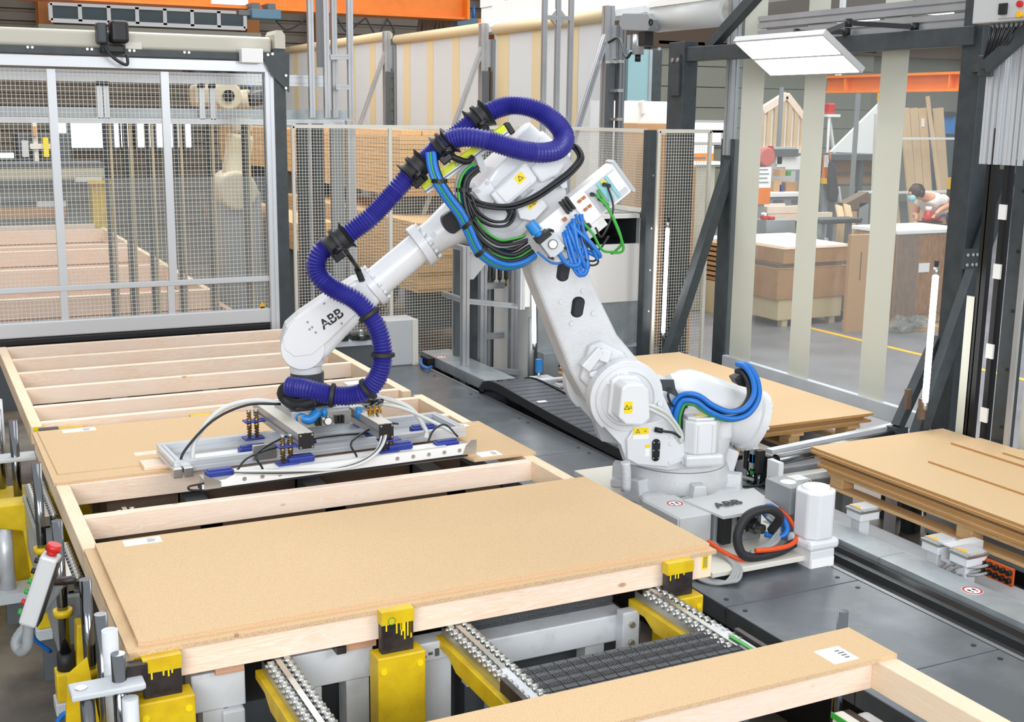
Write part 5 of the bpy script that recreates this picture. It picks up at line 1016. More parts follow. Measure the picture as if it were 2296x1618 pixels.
# aluminium tower
t = thing('aluminium_tower', 'tall aluminium profile tower standing behind the fence next to the gate', 'tower', (3.936, 12.2, 0))
for px, y in ((3.751, 12.1), (3.909, 12.1), (4.059, 12.3), (4.162, 12.1)):
    B().prof((px, y, 2.895), (px, y, 4.6), .055, .055, up=(0, 1, 0)).build('upright', 'alu', t)
B().box(3.87, 3.94, 12.2, 12.3, 3.398, 4.6).build('counterweight', 'grey_mid', t)
for a, c in ([(3.945, 12.1, 3.494), (4.162, 12.1, 3.501)], [(4.001, 12.1, 3.202), (4.157, 12.1, 3.2)]): B().prof(a, c, .05, .05).build('cross_rail', 'alu', t)
xq = 4.122
B().prof((xq+.03, 12.1, 0), (xq+.03, 12.1, 2.87), .09, .09, up=(0, 1, 0)).build('main_post', 'alu', t); B().box(xq-.16, xq-.03, 12.12, 12.2, 0, fz-.02).build('backing_sheet', 'grey_mid', t)
for px in (3.705, 3.868):
    B().box(px-.05, px+.05, 12.25, 12.35, 0, fz+.02).build('dark_post', 'anthracite', t)
B().prof((3.777, 12.3, 0), (3.777, 12.3, fz), .04, .04, up=(0, 1, 0)).build('thin_post', 'alu', t)
# second tower over the machine behind the elbow
t = thing('aluminium_tower', 'aluminium profile tower with gusset brackets above the robot elbow', 'tower', (5.908, 10.9, 0))
for px in (5.749, 5.898, 6.044): B().prof((px, 10.9, 1.9), (px, 10.9, 4.6), .045, .045, up=(0, 1, 0)).build('upright', 'alu', t)
for zz in (3.887, 2.907):
    a, c = 5.749, 6.044; B().prof((a, 10.9, zz), (c, 10.9, zz), .04, .04).build('cross_rail', 'alu', t)
    m = (a+c)/2
    for s in (-1, 1):
        for d in (-1, 1):
            for x in (m,): B().prism([(x+s*.025, zz+d*.02), (x+s*.08, zz+d*.02), (x+s*.025, zz+d*.08)], 'y', 10.885, 10.915).build('gusset', 'zinc', t)
# ---------- machine frame and white enclosure behind the robot ----------
t = thing('profile_frame_machine', 'open aluminium profile machine frame left of the white enclosure', 'machine frame', (4.95, 10.5, 0))
xa, xb = 4.728, 5.243
def al(a, c, w=.05, h=.05, n='profile', up=(0, 0, 1), m='alu'): B().prof(a, c, w, h, up).build(n, m, t)
for x, y in ((xa, 10.5), (xa+.28, 10.7), (xb, 10.5), (xb-.1, 10.9)): al((x, y, 0), (x, y, 1.72), .07, .07, 'upright', (0, 1, 0))
for z in (.55, 1.2, 1.7): al((xa, 10.5, z), (xb, 10.35, z-.06), .04, .05, 'cross_rail')
for z in (.8, 1.3): al((xa+.28, 10.7, z), (xb, 10.7, z), .04, .06, 'cross_rail')
al((xa, 10.5, 1.2), (xa, 11.0, 1.2), .04, .05, 'cross_rail'); al((xa, 10.5, 1.7), (xa, 11.0, 1.7), .04, .05, 'cross_rail')
B().box(4.852, 4.994, 11.05, 11.08, 0, 1.89).build('side_sheet', 'galv', t); B().box(xa+.1, xb, 10.95, 11.0, .1, 1.7).build('back_sheet', 'grey_dark', t)
B().prism([(xa, 1.68), (xa+.35, 1.68), (xa+.1, 1.4), (xa, 1.4)], 'y', 10.52, 10.54).build('gusset_plate', 'grey_box', t)
for k in range(4): B().cyl((xa+.35+.07*k, 10.75, 1.35), (xa+.35+.07*k, 10.75, 1.58), .022).build('air_cylinder', 'steel', t); B().cyl((xa+.35+.07*k, 10.75, 1.28), (xa+.35+.07*k, 10.75, 1.35), .01).build('tip', 'brass', t)
for k in range(5): B().box(xa+.1+.09*k, xa+.17+.09*k, 10.55, 10.75, 1.72, 1.78+.02*(k % 2)).build('valve_block', ('zinc', 'black', 'alu')[k % 3], t)
B().cyl((xb+.05, 10.2, .3), (xb+.05, 10.2, 1.05), .03).build('feed_tube', 'alu', t); B().cyl((xb+.05, 10.2, 0), (xb+.05, 10.2, .3), .02).build('feed_foot', 'steel', t)
wp = B().box(xb-.03, 5.286, 10.22, 10.3, 1.149, 1.95).build('white_side_door', 'white', t, bev=.004)
B().prof((xb-.05, 10.22, 1.133), (xb-.05, 10.22, 1.95), .05, .05, up=(0, 1, 0)).build('door_profile', 'alu_bright', t)
ex0, ex1 = 5.348, 6.48
t = thing('machine_enclosure', 'white machine enclosure with open window and galvanised base behind the robot arm', 'enclosure', ((ex0+ex1)/2, 10.6, 0))
zt_ = 2.015; zw = 1.724; zq = 1.153; zr = 0.831
B().box(ex0, ex1, 10.15, 10.2, zq, zw).build('white_door', 'white', t, bev=.004); B().box(ex0, ex1, 10.17, 10.22, zr-.1, zq).build('galvanised_panel', 'galv', t); B().box(ex0-.02, ex1+.02, 10.0, 10.2, 0, zr-.1).build('base_cabinet', 'galv', t, bev=.004)
for x in (ex0, ex1-.04): B().box(x, x+.04, 10.14, 10.2, zw, zt_).build('window_stile', 'alu_bright', t)
B().box(ex0, ex1, 10.14, 10.2, zt_-.04, zt_).build('window_rail', 'white', t); B().box(ex0, ex1, 10.2, 11.2, zt_, zt_+.02).build('roof_sheet', 'alu', t); B().box(ex0, ex1, 11.15, 11.2, .1, zt_).build('back_sheet', 'grey_mid', t); B().box(ex0, ex0+.02, 10.2, 11.2, .1, zt_).build('side_sheet', 'white', t); B().box(ex1-.02, ex1, 10.2, 11.2, .1, zt_).build('side_sheet', 'anthracite', t)
for k in range(4): B().cyl((ex0+.1, 10.4+.12*k, zw+.06+.05*(k % 2)), (ex1-.1, 10.4+.12*k, zw+.04+.05*(k % 2)), .02).build('inner_shaft', 'steel', t)
def led(label, p, q, r=.019):
    p = V(*p); q = V(*q); d = (q-p).normalized(); t = thing('light_tube', label, 'light tube', tuple(p))
    B().cyl(p, q, r, n=14).build('lit_tube', 'led', t)
    for a in (p-d*.06, q): B().cyl(a, a+d*.06, r*.9, n=12).build('tube_cap', 'zinc', t)
    B().bar(p-d*.1+V(.03, .03, 0), q+d*.1+V(.03, .03, 0), .03, .012).build('tube_bracket', 'anthracite', t); B().bar((p.x+.03, p.y+.03, 0), p-d*.1+V(.03, .03, 0), .03, .02).build('bracket_foot', 'anthracite', t)
    return t
led('glowing vertical light tube beside the profile machine frame', (5.197, 9.95, 0.854), (5.175, 9.95, 1.562))
led('glowing vertical light tube in front of the mesh panel by the curtain', (6.469, 9.7, 0.907), (6.475, 9.7, 1.909))
led('glowing light tube leaning by the dark portal post', (6.368, 6.2, 0.994), (6.371, 6.2, 1.891), .022)
# ---------- clear curtain wall along the track side ----------
WX = 7.0
def curtain(label, y0, y1, z0, z1, strips, sheet, strip_mat, bar=True):
    t = thing('strip_curtain', label, 'curtain', (WX, (y0+y1)/2, z0), group='curtains of the cell wall')
    B().box(WX-.002, WX+.002, y0, y1, z0, z1).build('clear_sheet', sheet, t)
    for a, c in strips: B().box(WX-.006, WX-.003, a, c, z0, z1).build('opaque_strip', strip_mat, t)
    if bar: B().box(WX-.03, WX+.03, y0, y1, z0-.14, z0).build('bottom_bar', 'grey_paint', t, bev=.006)
    return t
curtain('clear curtain bay with cream strips in front of the workshop', 6.55, 9.42, .7, 4.6, ((9.02, 9.34), (8.19, 8.46), (7.26, 7.55), (6.55, 6.62)), 'pvc_clear', 'cream_strip')
ys = [14.555, 14.215, 13.584, 13.337, 12.553, 12.428, 11.936, 11.696]
t2 = curtain('milky curtain bay with tan strips behind the elbow tower', ys[7], 14.65, .7, 3.98, [(ys[1], ys[0]), (ys[3], ys[2]), (ys[5], ys[4])], 'pvc_milky', 'tan_strip')
ys = [17.866, 17.59, 16.921, 16.685, 15.993, 15.763, 15.104]
curtain('milky curtain bay with tan strips left of the brushed post', 14.9, 18.15, .7, 4.02, [(ys[1], ys[0]), (ys[3], ys[2]), (ys[5], ys[4])], 'pvc_milky', 'tan_strip')
ys = [23.687, 23.388, 22.529, 22.2, 20.369, 20.092, 19.364, 19.111]
curtain('milky curtain bay at the far end behind the aluminium tower', 18.5, 27, .7, 4.1, [(ys[1], ys[0]), (ys[3], ys[2]), (ys[5], ys[4]), (ys[7], ys[6])], 'pvc_milky', 'tan_strip')
for k, (a, c, z, lab) in enumerate(((11.75, 14.6, 4.02, 'tan curtain roll tube above the elbow tower'), (14.95, 18.15, 4.06, 'tan curtain roll tube above the brushed post bay'), (18.5, 27, 4.14, 'tan curtain roll tube at the far end'), (6.5, 9.4, 4.62, 'cream curtain roll tube above the clear bay'))):
    t = thing('roll_tube', lab, 'roll tube', (WX, a, z)); B().cyl((WX, a, z), (WX, c, z), .07, n=20).build('rolled_sheet', 'tan_strip' if k < 3 else 'cream', t)
def alu_post(label, y, z1, x=WX-.1, brace=None):
    t = thing('curtain_post', label, 'post', (x, y, 0))
    B().prof((x, y, 0), (x, y, z1), .1, .1, up=(0, 1, 0)).build('post_profile', 'alu', t); B().prof((x+.1, y-.12, 0), (x+.1, y-.12, z1-.2), .07, .07, up=(0, 1, 0)).build('guide_profile', 'alu_dark', t)
    B().box(x+.05, x+.15, y-.08, y-.0, z1-.55, z1-.2).build('bearing_plate', 'alu', t); B().box(x-.04, x+.04, y-.1, y-.05, .4, z1-.6).build('dark_guide', 'grey_dark', t)
    if brace: B().prof((x-.02, y, z1-.3), brace, .06, .06).build('brace', 'alu', t); B().box(brace[0]-.06, brace[0]+.06, y-.06, y+.06, 0, .02).build('brace_foot', 'alu', t)
    return t
alu_post('brushed curtain post with brace behind the hose loop', 14.77, 4.1, brace=(5.4, 14.77, .02)); alu_post('brushed curtain post with brace behind the aluminium tower', 18.33, 4.18, brace=(5.4, 18.33, .02)); alu_post('brushed curtain post at the far end of the curtain wall', 27.1, 4.2, WX-.02)
tp = alu_post('brushed curtain post with ladder brackets below the roll door drive', 11.62, 4.1, brace=(5.6, 11.62, .02))
for z in (2.9, 3.2, 3.5): B().box(WX-.12, WX-.05, 11.35, 11.6, z, z+.03).build('bracket', 'zinc', tp)
# roll door drive
d = (6.85, 10.93, 3.888)
t = thing('roll_door_drive', 'grey roll door drive with motor hanging from the curtain post', 'door drive', d)
pl = [(11.184, 3.947), (11.125, 3.988), (10.652, 3.953), (10.574, 3.888), (10.61, 3.817), (10.649, 3.785), (11.133, 3.819), (11.207, 3.881)]
B().prism(pl, 'x', 6.78, 6.92).build('gear_case', 'grey_mid', t, bev=.006); q = (6.78, 10.586, 3.864); ring(q, (-1, 0, 0), .018, .035, 'shaft_ring', 'black', t, .01)
q = (6.85, 10.925, 3.667); B().cyl((6.85, q[1], q[2]-.1), (6.85, q[1], q[2]+.1), .06).build('drive_motor', 'alu', t); B().cyl((6.85, q[1], q[2]-.17), (6.85, q[1], q[2]-.1), .03).build('motor_cap', 'black', t); B().box(6.8, 6.9, q[1]-.2, q[1]-.08, q[2]-.02, q[2]+.12).build('switch_box', 'black', t); B().box(6.8, 6.9, q[1]+.08, q[1]+.14, q[2]-.05, q[2]+.1).build('brake_box', 'grey_mid', t)
B().tube([(6.8, q[1]+.05, q[2]-.08), (6.8, q[1]+.15, q[2]-.12), (6.85, 11.3, q[2]+.08), (6.85, 11.52, q[2]+.05)], .015, 8).build('drive_cable', 'cable_black', t)
q0, q1 = [(6.95, 10.77, 3.904), (6.95, 9.498, 3.918)]
t = thing('rolled_up_door', 'rolled-up translucent roll door above the open passage', 'roll door', (6.95, 10.6, q0[2])); B().cyl((6.98, 9.55, q1[2]), (6.98, q0[1], q0[2]+.02), .14, n=24).build('rolled_sheet', 'pvc_milky', t); B().cyl((6.98, 9.55, q1[2]), (6.98, q0[1], q0[2]+.02), .1, n=24).build('roll_core', 'cream', t); B().box(6.84, 6.9, 9.55, q0[1], q1[2]+.1, q1[2]+.16).build('top_rail', 'white', t)
# white overhead beam above the far curtain
p0, p1 = [(8.5, 17.775, 4.395), (8.5, 11.625, 4.241)]
t = thing('white_girder', 'white overhead girder behind the curtain wall', 'beam', (8.5, 14, p0[2])); B().box(8.4, 8.6, 8.5, p0[1]+.3, p0[2]-.12, p0[2]+.25).build('girder_web', 'white', t); B().box(8.3, 8.7, 8.5, p0[1]+.3, p0[2]-.2, p0[2]-.12).build('girder_flange', 'grey_paint', t); B().box(8.38, 8.62, p0[1]-.1, p0[1]+.3, p0[2]+.2, p0[2]+1.4).build('girder_post', 'white', t); B().box(8.4, 8.6, 8.5, p0[1], p0[2]+.75, p0[2]+1.2).build('girder_top', 'white', t)
# ---------- dark portal with work light ----------
t = thing('dark_portal', 'anthracite steel portal with diagonal braces carrying the work light', 'portal', (6.8, 8, 0))
zp = 3.648
p = B().box(6.72, 6.88, 9.9, 10.16, 0, zp).build('rear_post', 'anthracite', t, bev=.004); B().box(6.7, 6.72, 9.94, 10.1, zp-.5, zp-.12).build('fish_plate', 'anthracite', p)
for y, z in ((9.97, zp-.17), (10.06, zp-.17)): B().cyl((6.7, y, z), (6.69, y, z), .022, n=8).build('bolt', 'zinc', p)
zbm = 3.464
B().box(6.74, 6.86, 6.4, 9.94, zbm, zbm+.13).build('cross_beam', 'anthracite', t, bev=.004)
for k, zz in enumerate((zbm+.15, zbm+.27)): B().prof((6.85, 6.4, zz+.03), (6.85, 8.9, zz+.03), .1, .1).build('profile_beam', 'alu', t)
p = B().box(6.77, 6.95, 6.34, 6.52, 0, 4.7).build('front_post', 'anthracite', t, bev=.006)
B().bar((6.8, 9.6, zbm+.12), (6.8, 7.6, zbm+1.35), .09, .09).build('upper_brace', 'anthracite', t)
B().bar((7.05, 9.5, 2.62), (6.4, 9.5, .72), .09, .11, up=(0, 1, 0)).build('side_brace', 'anthracite', t); B().box(6.98, 7.08, 9.42, 9.6, 0, 2.75).build('side_post', 'anthracite', t); B().prof((7.0, 9.5, 2.6), (7.0, 9.5, 4.7), .09, .09, up=(0, 1, 0)).build('side_profile', 'alu', t)
B().box(6.32, 6.46, 9.4, 9.6, 0, .72).build('brace_foot', 'anthracite', t)
dt = B().bar((7.066, 6.27, 2.594), (6.397, 6.27, 0.729), .1, .08, up=(0, 1, 0)).build('side_brace', 'anthracite', t); B().bar((6.799, 6.55, 1.371), (6.47, 6.55, 0.721), .06, .08, up=(0, 1, 0)).build('side_brace', 'anthracite', t)
B().box(6.397-.06, 6.397+.06, 6.23, 6.31, 0, 0.729).build('brace_foot', 'anthracite', t)
B().box(6.47-.06, 6.47+.06, 6.5, 6.6, 0, 0.721).build('brace_foot', 'anthracite', t)
q = (6.735, 6.21, 2.024); jp = B().box(q[0]-.1, q[0]+.03, 6.2, 6.23, q[2]-.1, q[2]+.04).build('joint_plate', 'anthracite', dt)
for dx in (-.08, -.03, .01):
    for dz in (-.07, .0): B().cyl((q[0]+dx, 6.2, q[2]+dz), (q[0]+dx, 6.19, q[2]+dz), .012, n=8).build('bolt', 'zinc', jp)
for x, y in ((6.491, 6.52), (6.359, 6.25)): B().box(x-.025, x+.02, y-.05, y-.02, 0.914-.05, 0.914+.1).build('magnet_block', 'dust_brown', t)
# diagonal brace to the upper right with pivot plate
B().bar((6.5, 6.031, 3.298), (6.5, 5.64, 3.575), .05, .085).build('upper_brace', 'anthracite', t); q = (6.5, 6.077, 3.308); B().box(6.53, 6.56, q[1]-.06, q[1]+.06, q[2]-.07, q[2]+.07).build('pivot_plate', 'anthracite', t, bev=.006); B().cyl((6.53, q[1], q[2]), (6.51, q[1], q[2]), .022, n=8).build('bolt', 'steel', t); B().bar((6.56, q[1], q[2]), (6.8, 6.4, q[2]), .06, .06).build('pivot_arm', 'anthracite', t)
# work light
t = thing('work_light', 'large tilted rectangular work light with two glowing panels', 'work light', (6.3, 7.75, 3.42))
pa, pb = V(6.1, 8.3, 3.55), V(6.1, 7.24, 3.55); pc_, pd = V(6.5, 8.23, 3.285), V(6.5, 7.14, 3.285)
ux = V(0, -1, 0); uy = (pc_-pa); uy.y = 0; uy.normalize(); nz = V(-uy.z, 0, uy.x); nz = -nz if nz.z > 0 else nz
Mw = Matrix(((ux.x, uy.x, nz.x, pa.x), (ux.y, uy.y, nz.y, pa.y), (ux.z, uy.z, nz.z, pa.z), (0, 0, 0, 1)))
Lw, Hw = 1.09, .48
B().box(0, Lw, 0, Hw, -.05, 0).xf(Mw).build('lamp_housing', 'grey_box', t, bev=.004)
B().box(.02, Lw-.02, .02, Hw*.52-.016, 0, .003).xf(Mw).build('light_panel', 'panel_light', t); B().box(.02, Lw-.02, Hw*.52+.012, Hw-.02, 0, .003).xf(Mw).build('light_panel', 'panel_light', t)
for a, c in (((6.25, 8.1, 3.52), (6.5, 8.0, 3.62)), ((6.5, 8.0, 3.62), (6.75, 7.7, 3.62)), ((6.25, 7.6, 3.53), (6.5, 7.4, 3.66)), ((6.5, 7.4, 3.66), (6.78, 7.0, 3.62))): B().bar(a, c, .035, .035).build('swing_arm', 'black', t); B().cyl((c[0], c[1], c[2]-.03), (c[0], c[1], c[2]+.03), .03).build('arm_joint', 'black', t)
# control box and profiles at the right edge
t = thing('control_cabinet', 'grey control box with rotary switch and coloured buttons on the portal post', 'control box', (6.45, 5.8, 3.5))
yl, yr = 6.093, 5.877; zbx = 3.573
B().box(6.4, 6.7, yl-.62, yl, zbx, zbx+.55).build('box_body', 'grey_box', t, bev=.006); B().box(6.39, 6.4, yl-.6, yr, zbx+.02, zbx+.53).build('box_lid', 'grey_box', t)
q = (6.39, 5.828, 3.65); B().box(6.37, 6.4, q[1]-.03, q[1]+.03, q[2]-.035, q[2]+.035).build('rotary_switch', 'black', t, bev=.004)
for px, m in (((6.39, 5.697, 3.671), 'red'), ((6.39, 5.693, 3.608), 'amber')): B().cyl((6.395, px[1], px[2]), (6.37, px[1], px[2]), .02).build('push_button', m, t)
for k in range(7): B().tube([(6.5, yl-.08-.04*k, zbx), (6.48, yl-.08-.03*k, zbx-.12), (6.52, yl-.02-.02*k, zbx-.22)], .012, 6).build('cable', 'cable_black', t); B().cyl((6.5, yl-.08-.04*k, zbx-.03), (6.5, yl-.08-.04*k, zbx), .015, n=8).build('cable_gland', 'grey_mid', t)
t = thing('profile_bundle', 'silver aluminium profile column ending above the right post base', 'profile column', (6.6, 5.9, 2.6))
for y, w_ in zip([6.084, 6.023, 5.973, 5.876, 5.818, 5.767], (.05, .025, .03, .06, .03, .04)): B().prof((6.62, y, 2.66), (6.62, y, 4.6), .06, w_, up=(0, 1, 0)).build('profile_bar', 'alu_bright', t)
for y in (6.05, 5.9): B().box(6.6, 6.66, y-.04, y, .05, 2.66).build('lower_rod', 'black', t)
t = thing('upright_stand', 'dark upright frame with white clips beside the fogged end curtain', 'frame', (6.6, 5.7, 0))
B().box(6.6, 6.68, 5.68, 5.8, 0, 2.7).build('upright', 'anthracite', t); B().box(6.6, 6.64, 5.97, 6.02, 0, 2.9).build('upright', 'black', t)
for z in (.9, 1.35, 1.9, 2.3): B().box(6.585, 6.6, 5.84, 5.9, z, z+.1).build('clip', 'white', t)
B().box(6.56, 6.58, 5.62, 5.66, 0, 4.7).build('edge_profile', 'alu', t); B().box(6.6, 6.61, 6.04, 6.12, .2, 1.75).build('light_strip', 'cream_strip', t)
for z in (.9, 1.3, 1.7, 2.1, 2.5): B().cyl((6.6, 5.72, z), (6.595, 5.72, z), .012, n=8).build('bolt', 'black', t)
t = thing('end_curtain', 'fogged cream end curtain at the right edge of the cell', 'curtain', (6.7, 5.2, .3)); B().box(6.66, 6.665, 4.3, 5.62, .3, 4.7).build('fogged_sheet', 'cream_strip', t); B().box(6.64, 6.69, 4.3, 5.62, 0, .3).build('bottom_bar', 'grey_paint', t)

# ---------- chipboard stacks and supports on the robot side ----------
def sheet(label, x0, x1, y0, y1, z0, th=.019, group=None, rz=0, mat='chipboard', edge='chip_dark'):
    t = thing('chipboard_sheet', label, 'chipboard', ((x0+x1)/2, (y0+y1)/2, z0), rz, group)
    hx, hy = (x1-x0)/2, (y1-y0)/2
    B().box(-hx, hx, -hy, hy, th-.0015, th).build('top_face', mat, t, local=True); B().box(-hx, hx, -hy, hy, 0, th-.0015).build('pressed_core', edge, t, local=True)
    return t
def pallet(label, x0, x1, y0, y1, z0):
    t = thing('pallet', label, 'pallet', ((x0+x1)/2, (y0+y1)/2, z0))
    n = 5; w = .1
    for k in range(3): x = x0+(x1-x0-w)*k/2; B().box(x, x+w, y0, y1, z0, z0+.022).build('bottom_board', 'wood_dark_y', t)
    for i in range(3):
        for j in range(4): x = x0+(x1-x0-w)*i/2; y = y0+.02+(y1-y0-.16)*j/3; B().box(x, x+w, y, y+.12, z0+.022, z0+.1).build('block', 'wood_dark_y', t, bev=.006)
    for k in range(3): x = x0+(x1-x0-w)*k/2; B().box(x-.01, x+w+.01, y0-.01, y1, z0+.1, z0+.122).build('stringer', 'wood_dark_y', t)
    for k in range(8): y = y0+(y1-y0-.1)*k/7; B().box(x0-.02, x1+.01, y, y+.1, z0+.122, z0+.14).build('top_board', 'wood_dark_x', t)
    return t
sx0, sx1, sy1 = 5.36, 6.56, 6.19
pallet('weathered wooden pallet under the near chipboard stack', sx0+.05, sx1-.02, 2.6, sy1-.12, .52)
zz = .66
rnd = random.Random(5); n_ = 6
for k in range(n_):
    dx = [0, .015, .01, .03, -.01, 0][k]; dy = [-.06, -.08, -.02, -.07, .0, .01][k]
    sheet(('lowest chipboard sheet resting on the near pallet', 'second chipboard sheet from the pallet in the near stack', 'third chipboard sheet from the pallet in the near stack', 'fourth chipboard sheet from the pallet in the near stack', 'chipboard sheet just below the top of the near stack', 'full-size top chipboard sheet of the near stack')[k], sx0+dx, sx1+dx, 2.5, sy1+dy, zz, .019 if k != 2 else .012)
    zz += .02
s0 = (5.801, 5.63, 0.785); s1 = (6.251, 5.912, 0.785)
sheet('narrow chipboard offcut lying on the near stack', s0[0], s0[0]+.34, 2.5, s0[1]-.05, zz, .012)
sheet('wider chipboard offcut on the near stack beside the narrow one', s1[0]+.03, sx1, 2.5, s1[1]-.06, zz, .014)
sheet('uppermost thin chipboard offcut on the near stack', s1[0]+.12, sx1-.02, 2.5, s1[1]-.42, zz+.015, .012)
# supports under the near pallet
t = thing('pallet_beam', 'long grey floor beam carrying the white pedestals', 'beam', (5.3, 4.5, 0)); B().box(5.22, 5.42, 2.2, 6.2, .12, .4).build('beam_body', 'grey_paint', t, bev=.02); B().box(5.25, 5.4, 2.2, 6.2, 0, .12).build('beam_foot', 'black', t)
t = thing('pallet_beam', 'grey floor beam under the far edge of the near pallet', 'beam', (6.3, 4.5, 0)); B().box(6.25, 6.4, 2.2, 6.0, .1, .5).build('beam_body', 'grey_paint', t, bev=.02); B().box(6.28, 6.38, 2.2, 6.0, 0, .1).build('beam_foot', 'black', t)
def pedestal(label, y, x=5.12, amber=True, z=.62):
    t = thing('pedestal', label, 'pedestal', (x, y, 0), group='white pedestals along the track')
    B().box(x-.03, x+.05, y-.04, y+.04, .38, z-.08).build('stem', 'robot_white_clean', t, bev=.006); B().box(x-.05, x+.1, y-.065, y+.065, z-.08, z-.03).build('head', 'robot_white_clean', t, bev=.006); B().box(x-.02, x+.05, y-.04, y+.04, 0, .38).build('foot', 'robot_white_clean', t)
    p = B().box(x-.055, x+.105, y-.07, y+.07, z-.03, z-.012).build('cap_plate', 'zinc', t, bev=.002); B().box(x-.04, x+.09, y-.055, y+.055, z-.012, z).build('wear_plate', 'alu_bright', p)
    if amber:
        for s in (-1, 1): B().prism([(x-.04, y+s*.0), (x-.0, y+s*.0), (x-.04, y+s*.05)], 'z', z, z+.002).build('amber_marking', 'amber', p)
    for dx in (-.04, .09):
        B().cyl((x+dx, y-.06, z-.012), (x+dx, y-.06, z-.002), .007, n=8).build('bolt', 'zinc', p)
pd_ = [6.08, 5.44, 4.811, 4.6]
for y, lab in zip(pd_, ('white pedestal with amber markings behind the drive motor', 'white pedestal with amber markings between motor and pallet corner', 'white pedestal beside the square tube end', 'white pedestal next to the orange connector plate')): pedestal(lab, y)
y = pd_[3]+.12; t = thing('square_tube', 'open white square tube end between two pedestals', 'tube', (5.2, y, .5)); b = B()
for a, c, d, e in ((-.05, .05, -.05, -.042), (-.05, .05, .042, .05), (-.05, -.042, -.042, .042), (.042, .05, -.042, .042)): b.box(5.1, 5.35, y+a*.7, y+c*.7, .56+d, .56+e)
b.build('tube_wall', 'robot_white_clean', t); B().box(5.2, 5.3, y-.03, y+.03, 0, .51).build('tube_post', 'grey_paint', t)
q = (5.2, 4.473, 0.528)
t = thing('connector_plate', 'orange plate with rows of round cable connectors on the floor beam', 'connector plate', (5.2, q[1], .3)); B().box(5.205, 5.22, q[1]-.13, q[1]+.1, q[2]-.05, q[2]+.05).build('plate', 'orange_plate', t)
for i in range(5):
    for j in range(2):
        yy = q[1]-.11+.045*i; zc_ = q[2]-.02+.045*j; B().cyl((5.205, yy, zc_), (5.185, yy, zc_), .016, n=10).build('socket', 'black', t)
        if i > 2: B().tube([(5.185, yy, zc_), (5.12, yy+.02, zc_-.01), (5.08, yy+.15, zc_-.06), (5.05, yy+.25, .26)], .009, 7).build('cable', 'cable_grey', t)
# second stack behind the robot
s2 = (5.13, 6.39, 6.72, 9.3)
pallet('wooden pallet under the far chipboard stack', s2[0]+.05, s2[1]-.03, s2[2]+.12, s2[3]-.05, .55)
zz = .69
for k, lab in enumerate(('lowest chipboard sheet of the far stack', 'middle chipboard sheet of the far stack', 'third chipboard sheet of the far stack', 'chipboard sheet under the top of the far stack', 'top chipboard sheet of the far stack')):
    dx = (-.03, .02, -.02, .01, 0)[k]; sheet(lab, s2[0]+dx, s2[1]+dx, s2[2]+(.1, .04, .08, .05, .0)[k], s2[3], zz); zz += .021
# grey receiving frame and beams under it
t = thing('lift_table', 'grey lift frame under the far chipboard stack', 'lift frame', (5.8, 7.8, 0)); 
for x in (5.25, 6.2): B().box(x, x+.14, 6.6, 9.4, .3, .55).build('side_beam', 'grey_paint', t, bev=.02); B().box(x+.02, x+.12, 6.8, 7.0, 0, .3).build('leg', 'grey_paint', t); B().box(x+.02, x+.12, 9.0, 9.2, 0, .3).build('leg', 'grey_paint', t)
B().box(5.3, 6.3, 6.62, 6.74, .36, .5).build('cross_beam', 'grey_paint', t, bev=.01)
for y, x, lab in ((9.2, 5.08, 'white pedestal at the far end beside the cable chain'), (8.35, 5.1, 'white pedestal beside the cable chain close to the robot shoulder'), (6.95, 5.13, 'white pedestal hidden partly by the drive motor block')): pedestal(lab, y, x, False)
# roller and clamp station between the stacks
ra_, rb_ = (5.143, 6.268, 0.7), (6.65, 6.708, 0.7)
t = thing('feed_roller', 'polished steel feed roller crossing between the two board stacks', 'roller', ra_)
B().cyl((5.2, 6.36, .66), (6.55, 6.56, .66), .04, n=20).build('roller_tube', 'steel', t); B().bar((5.2, 6.44, .7), (6.55, 6.64, .7), .06, .03).build('roller_cover', 'alu_bright', t); B().cyl((5.12, 6.35, .66), (5.2, 6.36, .66), .022).build('journal', 'black', t)
B().box(5.2, 5.26, 6.38, 6.44, 0, .64).build('stand', 'grey_paint', t); B().box(6.48, 6.54, 6.54, 6.6, 0, .66).build('stand', 'grey_paint', t)
t = thing('white_cross_rail', 'bright white cross rail leading to the near pallet', 'rail', (5.6, 6.3, 0)); B().box(5.18, 6.28, 6.27, 6.35, .5, .56).build('rail_body', 'white', t, bev=.01); B().box(5.18, 6.28, 6.25, 6.27, .46, .52).build('rail_slot', 'alu', t); B().box(5.3, 5.36, 6.28, 6.34, 0, .5).build('leg', 'white', t); B().box(6.2, 6.26, 6.28, 6.34, 0, .5).build('leg', 'white', t)
q = (5.072, 6.376, 0.5)
t = thing('clamp_station', 'black pneumatic clamp station with hoses between the pedestals', 'clamp station', (q[0], q[1], .5))
B().box(5.06, 5.1, 6.28, 6.5, .5, .72).build('back_plate', 'black', t, bev=.003); B().box(5.03, 5.07, 6.12, 6.24, .5, .72).build('side_plate', 'robot_white_clean', t); B().box(5.04, 5.12, 6.1, 6.5, 0, .5).build('station_base', 'grey_dark', t)
for k in range(3): B().box(5.0, 5.06, 6.3+.06*k, 6.34+.06*k, .6, .76).build('clamp_cylinder', ('black', 'alu', 'black')[k], t, bev=.004); B().cyl((5.03, 6.32+.06*k, .5), (5.03, 6.32+.06*k, .6), .012).build('piston_rod', 'chrome', t)
B().cyl((5.0, 6.58, .5), (5.0, 6.58, .76), .025).build('air_cylinder', 'steel', t); B().box(4.96, 5.04, 6.52, 6.64, .64, .67).build('cylinder_plate', 'steel_dark', t)
B().box(5.0, 5.02, 6.36, 6.4, .66, .72).build('blue_tag', 'blue_knob', t); B().box(5.0, 5.02, 6.36, 6.38, .58, .62).build('green_tag', 'green', t)
